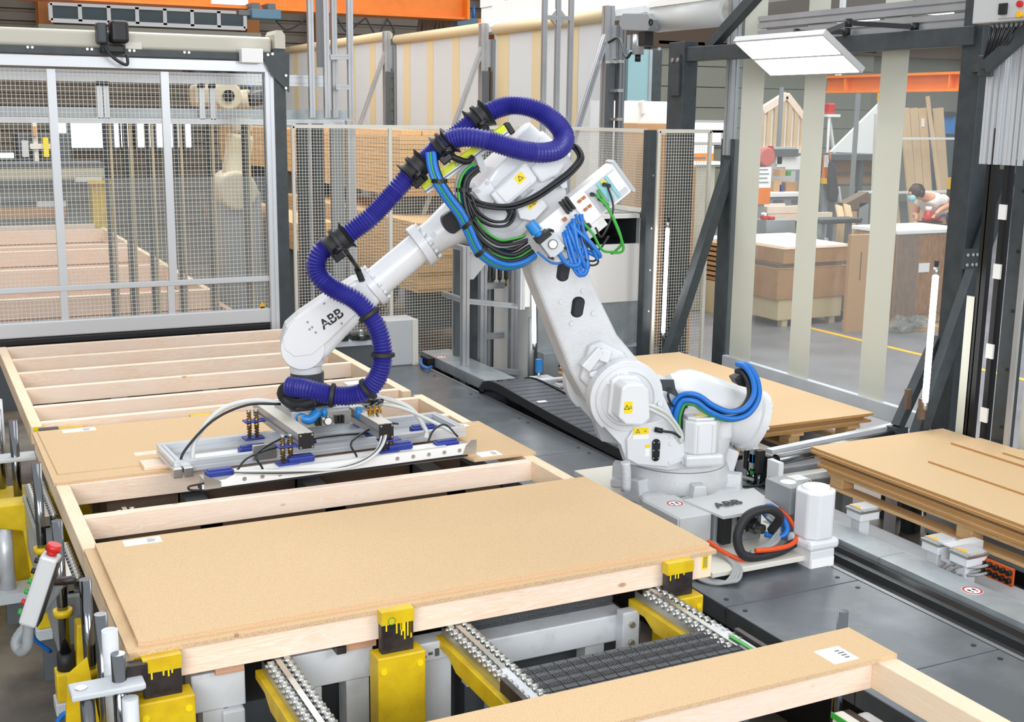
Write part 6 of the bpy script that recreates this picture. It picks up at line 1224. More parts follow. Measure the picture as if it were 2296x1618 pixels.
B().tube([(5.02, 6.36, .54), (4.96, 6.5, .56), (4.93, 6.62, .68), (4.97, 6.62, .78), (5.0, 6.5, .78), (5.02, 6.42, .66)], .012, 8).build('grey_hose', 'cable_grey', t); B().tube([(5.03, 6.2, .6), (5.0, 6.25, .54), (4.95, 6.34, .51), (4.9, 6.42, .503)], .008, 8).build('black_hose', 'cable_black', t)
t = thing('far_clamp_station', 'small clamp station with blue and black levers at the chain end', 'clamp station', (5.275, 9.932, 0.5))
q = (5.067, 9.565, 0.55)
for dx, m in ((-.02, 'blue_knob'), (.22, 'black')): B().cyl((q[0]+dx, q[1], .5), (q[0]+dx, q[1], .72), .014).build('lever_rod', 'zinc', t); B().box(q[0]+dx-.025, q[0]+dx+.025, q[1]-.02, q[1]+.02, .66, .78).build('lever_grip', m, t)
B().cyl((q[0]-.3, q[1]-.1, .6), (q[0]+.5, q[1]-.1, .6), .022).build('cross_tube', 'robot_white_clean', t); B().box(q[0]-.1, q[0]+.1, q[1]-.15, q[1]+.05, 0, .62).build('station_body', 'grey_paint', t, bev=.01)
t = thing('blue_air_line', 'blue air line and dark valves at the far end of the deck', 'air line', (4.527, 11.046, 0.5)); B().tube([(4.74, 11.42, 0.53), (4.591, 11.227, 0.53), (4.451, 10.92, 0.53), (4.409, 10.703, 0.53), (4.486, 10.74, 0.53)], .014, 8).build('hose_run', 'cable_blue', t); q = (4.626, 11.077, 0.5); B().box(q[0]-.08, q[0]+.02, q[1]-.1, q[1]+.1, .32, .56).build('valve_body', 'black', t)
# fence-side grey cabinet end and rail at the far left of the deck
q = (4.467, 11.442, 0.5)
t = thing('grey_cabinet', 'low grey cabinet with rounded edge behind the wrist', 'cabinet', (q[0], 11.2, .5)); xa, xb = 4.132, 4.463; B().box(xa, xb, 11.05, 11.35, .5, 0.957).build('cabinet_body', 'grey_box', t, bev=.01); B().box(xb-.06, xb, 11.03, 11.05, .5, 0.957).build('cabinet_edge', 'cream', t)
t = thing('far_roller_table', 'dark roller table with grey rail behind the wrist', 'roller table', (3.8, 11.2, 0)); xa, xb = 3.575, 4.146; zt2 = 0.779
B().box(xa, xb, 11.1, 11.3, zt2-.06, zt2).build('table_rail', 'grey_paint', t, bev=.005); B().box(xa, xb, 11.15, 11.3, .5, zt2-.06).build('table_base', 'grey_dark', t); B().cyl((xb-.25, 11.12, zt2), (xb-.25, 11.12, zt2+.1), .08, .02).build('turn_cone', 'steel', t)
for k in range(4): B().box(xa+.1+.12*k, xa+.18+.12*k, 11.08, 11.2, zt2, zt2+.05).build('stop_block', 'black', t)

# ---------- workshop seen through the curtain ----------
def bx(parent, name, mat, r, y0, d, bev=0.): return B().box(r[0], r[1], y0, y0+d, r[2], r[3]).build(name, mat, parent, bev=bev)
def simple(name, label, cat, r, y0, d, mat, part, bev=0., group=None):
    t = thing(name, label, cat, ((r[0]+r[1])/2, y0+d/2, r[2]), group=group); bx(t, part, mat, r, y0, d, bev); return t
# upper wall, sectional doors
struct(B().box(17.5, 40, 33.4, 34, 5.1, 9.6), 'wall_back_upper', 'dust_brown')
r = (21.814, 24.692, 1.977, 4.597)
t = thing('door_1', None, None, ((r[0]+r[1])/2, 33.5, 0), kind='structure')
for k in range(8): B().box(r[0], r[1]+6, 33.5, 33.8, .65*k+.01, .65*k+.64).build('door_panel', 'cladding_light', t, bev=.01)
B().box(r[0]-.1, r[0], 33.45, 33.9, 0, 5.3).build('door_frame', 'white', t); B().box(r[0]-.1, r[1]+6, 33.4, 33.9, 5.2, 5.3).build('door_frame', 'white', t)
for a, c in (((29.501, 30.45, 6.191, 6.338), 'long'), ((32.606, 33.872, 6.59, 6.786), 'x'), ((28.456, 28.956, 6.137, 6.253), 'y')):
    t = thing('ceiling_lamp', {'long': 'far fluorescent lamp above the orange runway beam', 'x': 'far fluorescent lamp next to the dark portal post', 'y': 'short far fluorescent lamp beside the cream strip'}[c], 'lamp', (a[0], 33.2, a[2])); B().box(a[0], a[1], 33.1, 33.38, a[2], a[3]).build('lamp_tube', 'far_lamp', t); B().box(a[0], a[1], 33.15, 33.4, a[3], a[3]+.1).build('lamp_body', 'grey_mid', t)
# orange runway beam
p, q = [(15.0, 17.501, 3.543), (15.0, 14.451, 3.591)]
t = thing('runway_beam', 'orange runway beam with stiffeners behind the clear curtain', 'beam', (15, (p[1]+q[1])/2, p[2])); B().box(14.97, 15.03, 9, p[1], p[2]-.12, p[2]+.12).build('web', 'orange', t); B().box(14.85, 15.15, 9, p[1], p[2]-.15, p[2]-.11).build('lower_flange', 'orange', t); B().box(14.85, 15.15, 9, p[1], p[2]+.11, p[2]+.15).build('upper_flange', 'orange', t)
for k in range(6): y = p[1]-.6-1.2*k; B().box(14.86, 14.97, y, y+.03, p[2]-.11, p[2]+.11).build('stiffener', 'orange', t)
B().box(14.97, 15.03, p[1]-.3, p[1]-.2, p[2]+.15, 9).build('hanger', 'grey_paint', t)
# grey posts and rails
for lab, r in (('slim grey rack post in front of the gable frame', (15.126, 15.212, 0.764, 3.526)), ('slim grey rack post in front of the gable panel', (17.02, 17.124, 2.264, 3.524))):
    t = thing('rack_post', lab, 'post', (r[0], 19, 0)); B().box(r[0], r[1], 19, 19.03, 0, r[3]).build('post_tube', 'grey_mid', t); B().box(r[0]-.05, r[1]+.05, 18.95, 19.15, 0, .02).build('foot', 'grey_mid', t)
r = (16.206, 17.982, 2.587, 2.627); r2_ = (16.3, 18.098, 1.596, 1.638)
t = thing('rack_rail', 'thin white guard rails in front of the leaning planks', 'guard rail', ((r[0]+r[1])/2, 17.2, 0)); bx(t, 'upper_rail', 'white', r, 17.2, .05); bx(t, 'lower_rail', 'white', r2_, 17.2, .05)
for x in (r[0], r[1]): B().box(x-.03, x+.03, 17.2, 17.25, 0, r[3]).build('rail_post', 'white', t)
# leaning planks
for k, (xt, yt, xb, yb, w, lab) in enumerate([(16.653, 2.995, 16.96, 0, 0.12, 'narrow pale plank leaning outermost beside the cream strip'), (17.035, 3.163, 17.37, 0, 0.2, 'wide brown plank leaning next to the narrow pale one'), (17.258, 3.166, 17.554, 0, 0.19, 'smooth brown plank leaning in the middle of the row'), (17.483, 3.169, 17.763, 0, 0.2, 'brown plank with a white tag leaning in the row'), (17.482, 3.384, 18.067, 0, 0.07, 'long pointed lath leaning across the planks'), (17.893, 3.174, 18.185, 0, 0.24, 'broad brown plank leaning last in the row')]):
    t = thing('leaning_plank', lab, 'plank', (xb, 17.6, 0), group='planks leaning in the workshop')
    B().bar((xb, 17.35-.12*(k == 4), 0), (xt, 17.7-.12*(k == 4), yt), w, .04, up=(0, -1, .1)).build('plank_board', 'wood_dark_z' if k in (1, 3, 5) else 'wood_dark_z', t)
    if k == 3: B().bar((xt, 17.65, yt-.35), (xt, 17.66, yt-.2), .06, .045, up=(0, -1, .1)).build('tag', 'paper', t)
for k, (xt, yt, xb, lab) in enumerate([(15.751, 3.302, 15.758, 'thin white lath with yellow tip leaning beside the cream strip'), (15.702, 3.044, 15.63, 'thin grey lath leaning behind the yellow-tipped one')]):
    t = thing('leaning_lath', lab, 'lath', (xb, 17, 0)); B().bar((xb, 16.8, 0), (xt, 17, yt), .05, .03, up=(0, -1, .1)).build('lath_board', 'cream', t)
    if k == 0: B().bar((xt-.005, 17, yt-.02), (xt, 17.0, yt+.12), .05, .04, up=(0, -1, .1)).build('yellow_tip', 'amber', t)
# gable frame, gable panel
pts = [(15.875, 3.092), (16.471, 3.405), (17.099, 2.832)]; zb_ = 2.335
t = thing('roof_gable', 'timber gable frame with white insulation between studs', 'gable frame', (pts[1][0], 20.5, 0))
for a, c in ((pts[0], pts[1]), (pts[1], pts[2])): B().bar((a[0], 20.5, a[1]), (c[0], 20.5, c[1]), .12, .14).build('rafter', 'wood_x', t)
for k in range(8):
    x = pts[0][0]+(pts[2][0]-pts[0][0])*k/7; f = (x-pts[0][0])/(pts[1][0]-pts[0][0]); zt_ = pts[0][1]+(pts[1][1]-pts[0][1])*f if f <= 1 else pts[1][1]+(pts[2][1]-pts[1][1])*(x-pts[1][0])/(pts[2][0]-pts[1][0])
    B().box(x-.05, x+.05, 20.45, 20.55, zb_, zt_).build('stud', 'wood_dark_z', t)
    if k < 7: 
        x2 = x+(pts[2][0]-pts[0][0])/7; f = (x2-pts[0][0])/(pts[1][0]-pts[0][0]); z2 = pts[0][1]+(pts[1][1]-pts[0][1])*f if f <= 1 else pts[1][1]+(pts[2][1]-pts[1][1])*(x2-pts[1][0])/(pts[2][0]-pts[1][0])
        B().prism([(x+.05, zb_), (x2-.05, zb_), (x2-.05, z2-.06), (x+.05, zt_-.06)], 'y', 20.5, 20.56).build('insulation', 'paper', t)
B().box(pts[0][0], pts[2][0], 20.4, 20.6, zb_-.1, zb_).build('sill', 'wood_x', t); B().box(pts[0][0]+.2, pts[2][0]-.2, 20.42, 20.58, 0, zb_-.1).build('trestle', 'grey_mid', t)
pts = [(17.671, 2.259), (19.008, 3.356), (19.117, 2.208)]
t = thing('gable_panel', 'grey triangular gable panel lying on a dark rack', 'panel', (pts[0][0], 20.5, pts[0][1])); B().prism(pts, 'y', 20.4, 20.46).build('panel_sheet', 'paper', t)
r = (17.445, 18.818, 2.1, 2.221); t = thing('storage_rack', 'dark storage rack with cardboard packs under the grey gable panel', 'rack', (r[0], 20.2, 0)); bx(t, 'deck', 'grey_dark', r, 20.0, .8)
for x in (r[0]+.1, (r[0]+r[1])/2+.15, r[1]-.1): B().box(x-.05, x+.05, 20.1, 20.2, 0, r[2]).build('leg', 'grey_dark', t)
for a, n in (((17.717, 18.867, 1.841, 2.076), 'cardboard'), ((17.775, 18.891, 1.584, 1.812), 'cardboard_light')): bx(t, 'cardboard_pack', n, a, 20.3, .5)
r = (17.728, 18.892, 1.803, 1.84); bx(t, 'shelf', 'grey_dark', r, 20.2, .7); r = (17.749, 18.917, 1.547, 1.585); bx(t, 'shelf', 'grey_dark', r, 20.2, .7)
# step ladder
l = [(18.421, 21.5, 2.985), (18.402, 21.5, 2.275), (18.598, 21.5, 2.987), (18.939, 21.5, 2.274)]
t = thing('step_ladder', 'white step ladder with red tool on top behind the gable panel', 'ladder', (l[0][0], 21.5, 0))
B().bar((l[0][0], 21.4, l[0][2]), (l[1][0]-.1, 21.2, 0), .05, .06).build('side_rail', 'white', t); B().bar((l[2][0], 21.6, l[2][2]), (l[3][0]+.5, 21.7, 0), .05, .06).build('side_rail', 'white', t); B().box(l[0][0]-.1, l[2][0]+.1, 21.35, 21.65, l[0][2], l[0][2]+.06).build('top_step', 'white', t); B().box(l[0][0], l[2][0], 21.4, 21.6, l[0][2]+.06, l[0][2]+.3).build('red_tool', 'red', t, bev=.04)
# tool bench
r = (14.151, 15.037, 1.565, 2.426)
t = thing('tool_bench', 'grey tool bench with white pegboard and papers behind the cream strips', 'workbench', ((r[0]+r[1])/2, 18, 0)); bx(t, 'pegboard', 'grey_box', r, 18.3, .05)
for a in ((14.572, 14.77, 2.051, 2.272), (14.772, 14.981, 2.008, 2.255), (14.981, 15.171, 2.007, 2.254), (14.539, 14.683, 2.109, 2.297)): bx(t, 'paper_sheet', 'paper', a, 18.28, .01)
a = (13.865, 14.715, 1.564, 1.628); bx(t, 'bench_top', 'white', a, 17.55, .8); a = (13.895, 14.706, 1.323, 1.564); bx(t, 'drawer_unit', 'grey_mid', (a[0], a[1], 0, a[3]), 17.6, .7)
for k in range(2):
    for j in range(2): c = (a[0]+.1+(a[1]-a[0])/2*k, a[0]-.1+(a[1]-a[0])/2*(k+1), a[3]-.12-.13*j, a[3]-.06-.13*j); bx(t, 'drawer_front', 'grey_dark', c, 17.58, .02)
for a, m in (((14.223, 14.397, 1.601, 1.828), 'cardboard_light'), ((14.5, 14.769, 1.588, 1.799), 'cardboard'), ((14.358, 14.461, 1.6, 1.754), 'vac_blue'), ((14.343, 14.477, 1.905, 2.035), 'cardboard_light'), ((14.519, 14.601, 1.912, 2.001), 'green')): bx(t, 'bench_item', m, a, 17.9, .2)
a = (14.363, 14.991, 2.248, 2.386); bx(t, 'tool_rail', 'grey_dark', a, 18.2, .08); 
r = (14.27, 14.331, 2.269, 2.445); bx(t, 'red_edge', 'red', r, 18.1, .1)
q = (13.742, 17.5, 2.27); t = thing('red_cover', 'round red machine cover behind the first cream strip', 'cover', (q[0], 17.6, 0)); B().cyl((q[0], 17.5, q[2]), (q[0], 17.8, q[2]), .17, n=24).build('cover_disc', 'red', t, bev=.03); B().box(q[0]-.05, q[0]+.05, 17.6, 17.75, 0, q[2]-.1).build('cover_stand', 'grey_mid', t)
MATS['pale_red'] = pm('pale_red', 'c86a62', .6); t.children[0].data.materials[0] = MATS['pale_red']
r = (12.692, 13.044, 1.526, 2.14); t = thing('notice_board', 'white notice board with orange lower half behind the first cream strip', 'sign', ((r[0]+r[1])/2, 16.5, 0)); zm = r[2]+(r[3]-r[2])*.45; B().box(r[0], r[1], 16.5, 16.54, zm, r[3]).build('white_face', 'paper', t); B().box(r[0], r[1], 16.5, 16.54, r[2], zm).build('orange_face', 'orange', t); B().box(r[0]+.1, r[1]-.1, 16.52, 16.7, 0, r[2]).build('board_foot', 'grey_mid', t)
for k in range(4): B().box(r[0]+.05, r[1]-.05-.03*(k % 2), 16.495, 16.5, zm+.08+.07*k, zm+.1+.07*k).build('print_line', 'grey_mid', t)
r = (14.941, 15.085, 1.789, 2.348); t = thing('orange_panel', 'orange and white panel beside the hanging dark jacket', 'panel', (r[0], 17.4, 0)); bx(t, 'orange_face', 'orange', r, 17.4, .05); a = (14.933, 15.026, 2.086, 2.325); bx(t, 'white_face', 'paper', a, 17.38, .02); B().box(r[0], r[1], 17.4, 17.44, 0, r[2]).build('panel_leg', 'grey_mid', t)
a = (14.873, 14.966, 1.796, 1.891); bx(t, 'yellow_box', 'amber', a, 17.3, .1)
q = [(14.94, 17.2, 2.228), (14.927, 17.2, 1.896), (14.971, 17.2, 1.482), (15.128, 17.2, 1.455), (15.163, 17.2, 1.654), (15.057, 17.2, 2.054)]; t = thing('hanging_jacket', 'dark jacket hanging from the end of the orange panel', 'jacket', (q[0][0], 17.2, q[2][2])); B().prism([(a[0], a[2]) for a in q], 'y', 17.2, 17.32).build('jacket_cloth', 'fabric_dark', t, bev=.04); B().cyl((q[0][0], 17.26, q[0][2]-.05), (q[0][0], 17.3, q[0][2]+.12), .015).build('hook', 'grey_dark', t); B().box(q[0][0]-.2, q[0][0], 17.29, 17.33, q[0][2]+.08, q[0][2]+.12).build('hook_bar', 'grey_dark', t); B().box(q[0][0]-.2, q[0][0]-.16, 17.29, 17.33, 0, q[0][2]+.12).build('hook_post', 'grey_dark', t)
# timber frames and tables in front of the bench
for k, (a, lab) in enumerate((((13.075, 13.86, 1.356, 1.477), 'pale timber frame lying behind the board pile'), ((13.102, 14.501, 1.225, 1.348), 'pale timber frame in front of the tool bench'))): t = thing('timber_assembly', lab, 'timber frame', (a[0], 15.6, 0)); bx(t, 'front_beam', 'wood_x', a, 16.6, .08); bx(t, 'rear_beam', 'wood_x', a, 17.1, .08); B().box(a[0], a[0]+.1, 16.68, 17.1, a[2], a[3]).build('side_beam', 'wood_y', t); k and B().box(a[0]+.1, a[1]-.1, 16.7, 17.05, 0, a[2]).build('trestle', 'grey_mid', t)
r = (12.524, 13.109, 1.119, 1.309); t = thing('tool_table', 'grey table with red power tools behind the board pile', 'table', (r[0], 15.9, 0)); bx(t, 'table_body', 'grey_mid', (r[0], r[1], 0, r[3]), 15.9, .5)
for a, m in (((12.551, 12.642, 1.315, 1.387), 'red'), ((12.678, 12.788, 1.311, 1.369), 'red'), ((12.566, 12.611, 1.373, 1.431), 'paper')): bx(t, 'power_tool', m, a, 16.0, .12, .02)
for k, (a, lab) in enumerate((((13.403, 13.56, 1.305, 1.577), 'pale board propped at an angle by the roller track'), ((13.569, 13.699, 1.301, 1.588), 'second pale board propped by the roller track'))): t = thing('propped_board', lab, 'board', (a[0], 15.2, 0)); B().bar((a[0]-.08, 15.1, 0), (a[0], 15.1, a[2]), .14, .03, up=(0, 1, 0)).build('board_foot', 'wood_dark_z', t); B().bar((a[0], 15.1, a[2]), (a[0]+.08, 15.3, a[3]), .14, .03, up=(0, 1, 0)).build('board_face', 'wood_dark_z', t)
p = [(13.86, 15.6, 1.51), (14.303, 15.6, 1.692)]; t = thing('dark_beam', 'dark profiled beam resting on a cardboard box', 'beam', (p[0][0], 15.6, 0)); B().bar(p[0], p[1], .2, .18).build('beam_body', 'dust_brown', t); B().box(p[0][0]-.05, p[0][0]+.2, 15.5, 15.7, 0, p[0][2]-.05).build('prop', 'cardboard_light', t); B().box(p[1][0]-.2, p[1][0], 15.5, 15.7, 0, p[1][2]-.1).build('prop', 'grey_mid', t)
r = (14.469, 14.945, 1.204, 1.75); t = thing('door_casing', 'thin white door frame behind the laths', 'frame', (r[0], 16, 0)); B().box(r[0], r[0]+.04, 16, 16.04, 0, r[3]).build('stile', 'white', t); B().box(r[1]-.04, r[1], 16, 16.04, 0, r[3]).build('stile', 'white', t); B().box(r[0], r[1], 16, 16.04, r[3]-.04, r[3]).build('head', 'white', t)
r = (12.55, 13.349, 1.363, 1.411); t = thing('roller_track', 'dark green roller track behind the white board tops', 'roller track', (r[0], 14.6, 0)); B().box(r[0], r[1], 14.6, 14.9, r[2], r[3]-.02).build('track_rail', 'anthracite', t); [B().box(x, x+.06, 14.7, 14.8, 0, r[2]).build('leg', 'grey_mid', t) for x in (r[0]+.1, r[1]-.16)]
for k in range(12): x = r[0]+(r[1]-r[0])*(k+.5)/12; B().cyl((x, 14.58, r[3]), (x, 14.92, r[3]), .03, n=8).build('roller', 'anthracite', t)
r = (18.925, 19.244, 2.033, 3.101); t = thing('blue_machine', 'blue-grey machine behind the leaning planks', 'machine', (r[0], 18.5, 0)); bx(t, 'machine_body', 'glass_dark', (r[0], r[1], 0, r[3]), 18.5, .5); a = (18.868, 19.16, 2.677, 3.012); bx(t, 'blue_window', 'blue_knob', a, 18.46, .04); a = (18.768, 19.083, 3.012, 3.117); bx(t, 'dark_hood', 'anthracite', a, 18.4, .5)
r = (16.002, 16.075, 1.216, 1.991); t = thing('hazard_post', 'yellow and black hazard post behind the wrapped pile', 'post', (r[0], 15.4, 0))
for k in range(10): B().box(r[0], r[1], 15.4, 15.48, r[3]*k/10, r[3]*(k+1)/10).build('band', 'amber' if k % 2 else 'black', t)
# ---------- piles near the floor line ----------
r = (12.765, 13.802, 0.014, 1.325)
t = thing('wrapped_pile', 'brown shrink-wrapped board pile with white top where the worker leans', 'board pile', ((r[0]+r[1])/2, 13.6, 0)); B().box(r[0], r[1]+.3, 13.2, 14.1, .12, r[3]).build('wrapped_body', 'shrinkwrap', t, bev=.02); B().box(r[0]-.02, r[1]+.32, 13.18, 14.15, r[3], r[3]+.06).build('white_top', 'paper', t, bev=.01); B().box(r[0]+.05, r[1]+.2, 13.25, 14.0, 0, .12).build('pallet_base', 'wood_dark_x', t)
a = (13.207, 13.417, 0.76, 0.892); bx(t, 'label_sticker', 'paper', a, 13.19, .012)
B().box(r[0]-.015, r[0]+(r[1]-r[0])*.42, 13.185, 13.2, .1, r[3]).build('film_wrap', 'poly', t)
for k, px in enumerate([(12.826, 13.15, 0.121), (13.072, 13.15, 0.079), (13.379, 13.15, 0.073), (13.603, 13.15, 0.045)]): pass
q = [(12.502, 12.816, 0.0), (12.64, 12.526, 0.0), (13.162, 12.623, 0.0)]
t = thing('crumpled_film', 'crumpled clear film on the floor in front of the wrapped pile', 'film', q[0]); rr = random.Random(4)
for k in range(7):
    x = q[0][0]+(q[2][0]-q[0][0])*k/8+rr.uniform(-.05, .05); bs_ = B().sphere((x, q[0][1]+rr.uniform(-.1, .1), .07), (rr.uniform(.12, .25), .15, rr.uniform(.05, .12)), 9, 6); bs_.v = [(a+rr.uniform(-.03, .03), c+rr.uniform(-.03, .03), max(.0, d+rr.uniform(-.04, .05))) for a, c, d in bs_.v]; bs_.s = [False]*len(bs_.s); bs_.build('film_fold', 'poly', t)
for k in range(2): t = thing('floor_lath', ('pale lath lying on the floor by the wrapped pile', 'second pale lath lying on the floor by the wrapped pile')[k], 'lath', q[1]); B().bar((q[1][0]-.1, q[1][1]+.25+.15*k, .03), (q[1][0]+.75, q[1][1]+.05+.15*k, .03), .06, .06).build('lath_board', 'wood_dark_x', t)
# cardboard sheet standing
r = (11.718, 12.192, 0.041, 1.372); t = thing('cardboard_sheet', 'tall cardboard sheet standing upright beside the stacked boxes', 'cardboard', ((r[0]+r[1])/2, 13, 0)); B().box(r[0], r[1]+.1, 13.0, 13.06, 0, r[3]).build('sheet_face', 'cardboard_light', t)
for a in ((11.913, 11.929, 0.733, 1.13), (12.052, 12.068, 0.726, 1.124)): bx(t, 'cut_slot', 'dust_brown', a, 12.995, .01)
# cardboard boxes on a cart
r = (11.046, 12.318, 0.481, 1.123); r_lo = (11.035, 12.3, 0.397, 0.84)
t = thing('cart', 'pale wooden cart with castors under the cardboard boxes', 'cart', ((r[0]+r[1])/2, 14, 0)); zc2 = 0.396
B().box(r[0]+.05, r[1]-.05, 13.72, 14.6, zc2-.3, zc2).build('cart_deck', 'tan_strip', t, bev=.01)
for x in (r[0]+.15, r[1]-.25):
    B().box(x, x+.1, 13.74, 13.84, 0, zc2-.3).build('leg', 'tan_strip', t); B().cyl((x+.2, 13.75, .09), (x+.2, 13.8, .09), .09).build('castor', 'black', t)
zmid = 0.879
for k, (z0_, z1_, dx, m, lab) in enumerate(((zc2, zmid-.03, 0, 'cardboard', 'lower long cardboard box on the pale cart'), (zmid+.03, r[3], .08, 'cardboard', 'upper long cardboard box on the pale cart'))):
    t = thing('cardboard_box', lab, 'box', ((r[0]+r[1])/2, 14, z0_)); B().box(r[0]+dx, r[1]-.02*k, 13.7, 14.55, z0_, z1_).build('box_body', m, t, bev=.01); B().box(r[0]+dx, r[1]-.02*k, 13.695, 14.55, z1_-.004, z1_+.002).build('box_flap', 'cardboard_light', t)
t = thing('spacer_board', 'brown spacer board between the two cardboard boxes', 'board', ((r[0]+r[1])/2, 14, zmid)); B().box(r[0]+.02, r[1]-.1, 13.72, 14.5, zmid-.03, zmid+.03).build('board_body', 'dust_brown', t)
t = thing('white_boards', 'bright white board lying on the upper cardboard box', 'board', ((r[0]+r[1])/2, 14.1, r[3])); B().box(r[0]+.15, r[1]+.05, 13.75, 14.7, r[3]+.002, r[3]+.03).build('board_body', 'paper', t)
r = (11.278, 11.928, 0.37, 1.095)
for k in range(8):
    t = thing('stacked_board', 'brown board in the pile behind the cardboard boxes', 'board', (r[0]+.5, 15.2, r[3]-.07-.07*k), group='boards piled behind the cardboard boxes')
    B().box(r[0]-.3, r[1]+.25+.04*(k % 3), 14.8+.03*(k % 2), 15.7, r[3]-.06-.075*k, r[3]-.012-.075*k).build('board_body', 'cardboard' if k % 2 else 'cardboard_light', t)
t = thing('base_block', 'pale base block under the piled boards', 'block', (r[0]+.5, 15.2, 0)); B().box(r[0]-.3, r[1]+.1, 14.85, 15.6, 0, r[3]-.07-.075*7.05).build('block_body', 'tan_strip', t)
r = (11.404, 12.859, 1.049, 1.222); t = thing('white_board_top', 'long pale board lying across the pile behind the boxes', 'board', (r[0], 15.2, r[2])); zz = (11.278, 11.928, 0.37, 1.095)[3]; B().box(r[0]-.3, r[1], 14.78, 15.72, zz-.01, zz+.03).build('board_body', 'paper', t); B().box(r[1]-.3, r[1]-.1, 14.9, 15.6, 0, zz-.01).build('prop', 'tan_strip', t)
# ---------- worker ----------
W = (14.659, 14.5, 1.544); hd_ = (14.252, 14.5, 1.819); sh = (14.665, 14.5, 1.756); hip = (14.82, 14.5, 1.384); el = (14.866, 14.5, 1.667); hnd = (14.446, 14.5, 1.492)
t = thing('person', 'person in white t-shirt with ear defenders and mask bending over a power tool', 'person', (hip[0], 14.5, 0))
k_ = 1.0
def skin_chain(name, mat, pts, rad, edges=None):
    me = bpy.data.meshes.new(name); edges = edges or [(i, i+1) for i in range(len(pts)-1)]; me.from_pydata([tuple(p) for p in pts], edges, [])
    o = bpy.data.objects.new(name, me); COL.objects.link(o); sm = o.modifiers.new('skin', 'SKIN'); 
    for i, r in enumerate(rad): me.skin_vertices[0].data[i].radius = (r, r) if not isinstance(r, tuple) else r
    me.skin_vertices[0].data[0].use_root = True
    o.modifiers.new('sub', 'SUBSURF').levels = 2; o.modifiers['sub'].render_levels = 2; me.materials.append(MATS[mat])
    attach(o, t); return o
Hx, Hy, Hz = hip[0], 14.5, hip[2]
sx, sz = sh[0]-.02, sh[2]-.02
nk = V(sx-.14, 14.45, sz+.03); hc_ = V(hd_[0], 14.42, hd_[2])
# body (skin colour) as one continuous figure
P = [V(Hx, Hy, Hz-.1), V(Hx-.03, Hy, Hz+.14), V(sx+.02, 14.5, sz-.08), nk, V(nk.x-.08, 14.43, nk.z+.0), V(hc_.x, hc_.y, hc_.z),
     V(sx, 14.28, sz), V(el[0], 14.2, el[2]), V(hnd[0]+.14, 14.2, hnd[2]+.08), V(hnd[0]+.03, 14.2, hnd[2]),
     V(sx, 14.72, sz), V(sx-.02, 14.78, sz-.3), V(hnd[0]+.05, 14.6, hnd[2]-.05), V(hnd[0]-.06, 14.5, hnd[2]-.12),
     V(Hx-.02, 14.36, Hz-.2), V(Hx-.08, 14.34, Hz*.45), V(Hx+.02, 14.34, .08), V(Hx-.02, 14.64, Hz-.2), V(Hx-.05, 14.66, Hz*.45), V(Hx+.06, 14.66, .08)]
E_ = [(0, 1), (1, 2), (2, 3), (3, 4), (4, 5), (2, 6), (6, 7), (7, 8), (8, 9), (2, 10), (10, 11), (11, 12), (12, 13), (0, 14), (14, 15), (15, 16), (0, 17), (17, 18), (18, 19)]
rad = [.15, .15, .16, .075, .07, .1, .075, .055, .042, .035, .075, .055, .042, .035, .1, .075, .05, .1, .075, .05]
body = skin_chain('body', 'skin', P, rad, E_)
skin_chain('t_shirt', 'tshirt', [V(Hx, Hy, Hz-.05), P[1], P[2]+V(.0, 0, .01), V(nk.x+.03, nk.y, nk.z-.01), P[6], P[6]+(P[7]-P[6])*.65, P[10], P[10]+(P[11]-P[10])*.6], [.175, .175, .19, .1, .105, .08, .105, .08], [(0, 1), (1, 2), (2, 3), (2, 4), (4, 5), (2, 6), (6, 7)])
skin_chain('trousers', 'trousers', [V(Hx, Hy, Hz-.02), P[14], P[15], P[16]+V(0, 0, .05), P[17], P[18], P[19]+V(0, 0, .05)], [.18, .125, .095, .08, .125, .095, .08], [(0, 1), (1, 2), (2, 3), (0, 4), (4, 5), (5, 6)])
B().sphere((hc_.x+.02, hc_.y, hc_.z+.035), (.135, .115, .1), 16, 10).build('hair', 'hair', t)
for s in (-1, 1): B().sphere((hc_.x+.02, hc_.y+s*.115, hc_.z-.005), (.05, .035, .06), 12, 8).build('ear_defender', 'black', t)
B().tube([(hc_.x+.02, hc_.y-.125, hc_.z), (hc_.x+.03, hc_.y-.09, hc_.z+.12), (hc_.x+.03, hc_.y+.09, hc_.z+.12), (hc_.x+.02, hc_.y+.125, hc_.z)], .018, 8).build('headband', 'black', t)
B().sphere((hc_.x-.075, hc_.y, hc_.z-.075), (.055, .075, .06), 12, 8).build('face_mask', 'mask_blue', t); B().sphere((hc_.x-.11, hc_.y, hc_.z-.0), (.03, .02, .025), 8, 6).build('nose', 'skin', t)
for hp, s in ((P[9], -1), (P[13], 1)):
    for f in range(5): 
        d = V(-.05-.01*(f in (1, 2)), (f-2)*.016*s, -.035); B().tube([hp+V(0, (f-2)*.012, 0), hp+d*.6, hp+d+V(.0, 0, -.02)], .009, 6, 3).build('finger', 'skin', body)
t = thing('power_router', 'red power router held by the bending person', 'power tool', (hnd[0]-.02, 14.3, hnd[2]-.15)); B().cyl((hnd[0]-.02, 14.3, hnd[2]-.18), (hnd[0]-.02, 14.3, hnd[2]+.06), .055).build('motor_body', 'red', t); B().box(hnd[0]-.1, hnd[0]+.2, 14.24, 14.36, hnd[2]-.1, hnd[2]-.04).build('handle', 'red', t, bev=.02); B().cyl((hnd[0]-.02, 14.3, hnd[2]+.06), (hnd[0]-.02, 14.3, hnd[2]+.12), .05).build('cap', 'paper', t); B().box(hnd[0]-.12, hnd[0]+.2, 14.2, 14.4, (12.765, 13.802, 0.014, 1.325)[3]+.06, hnd[2]-.14).build('base_plate', 'steel_dark', t)
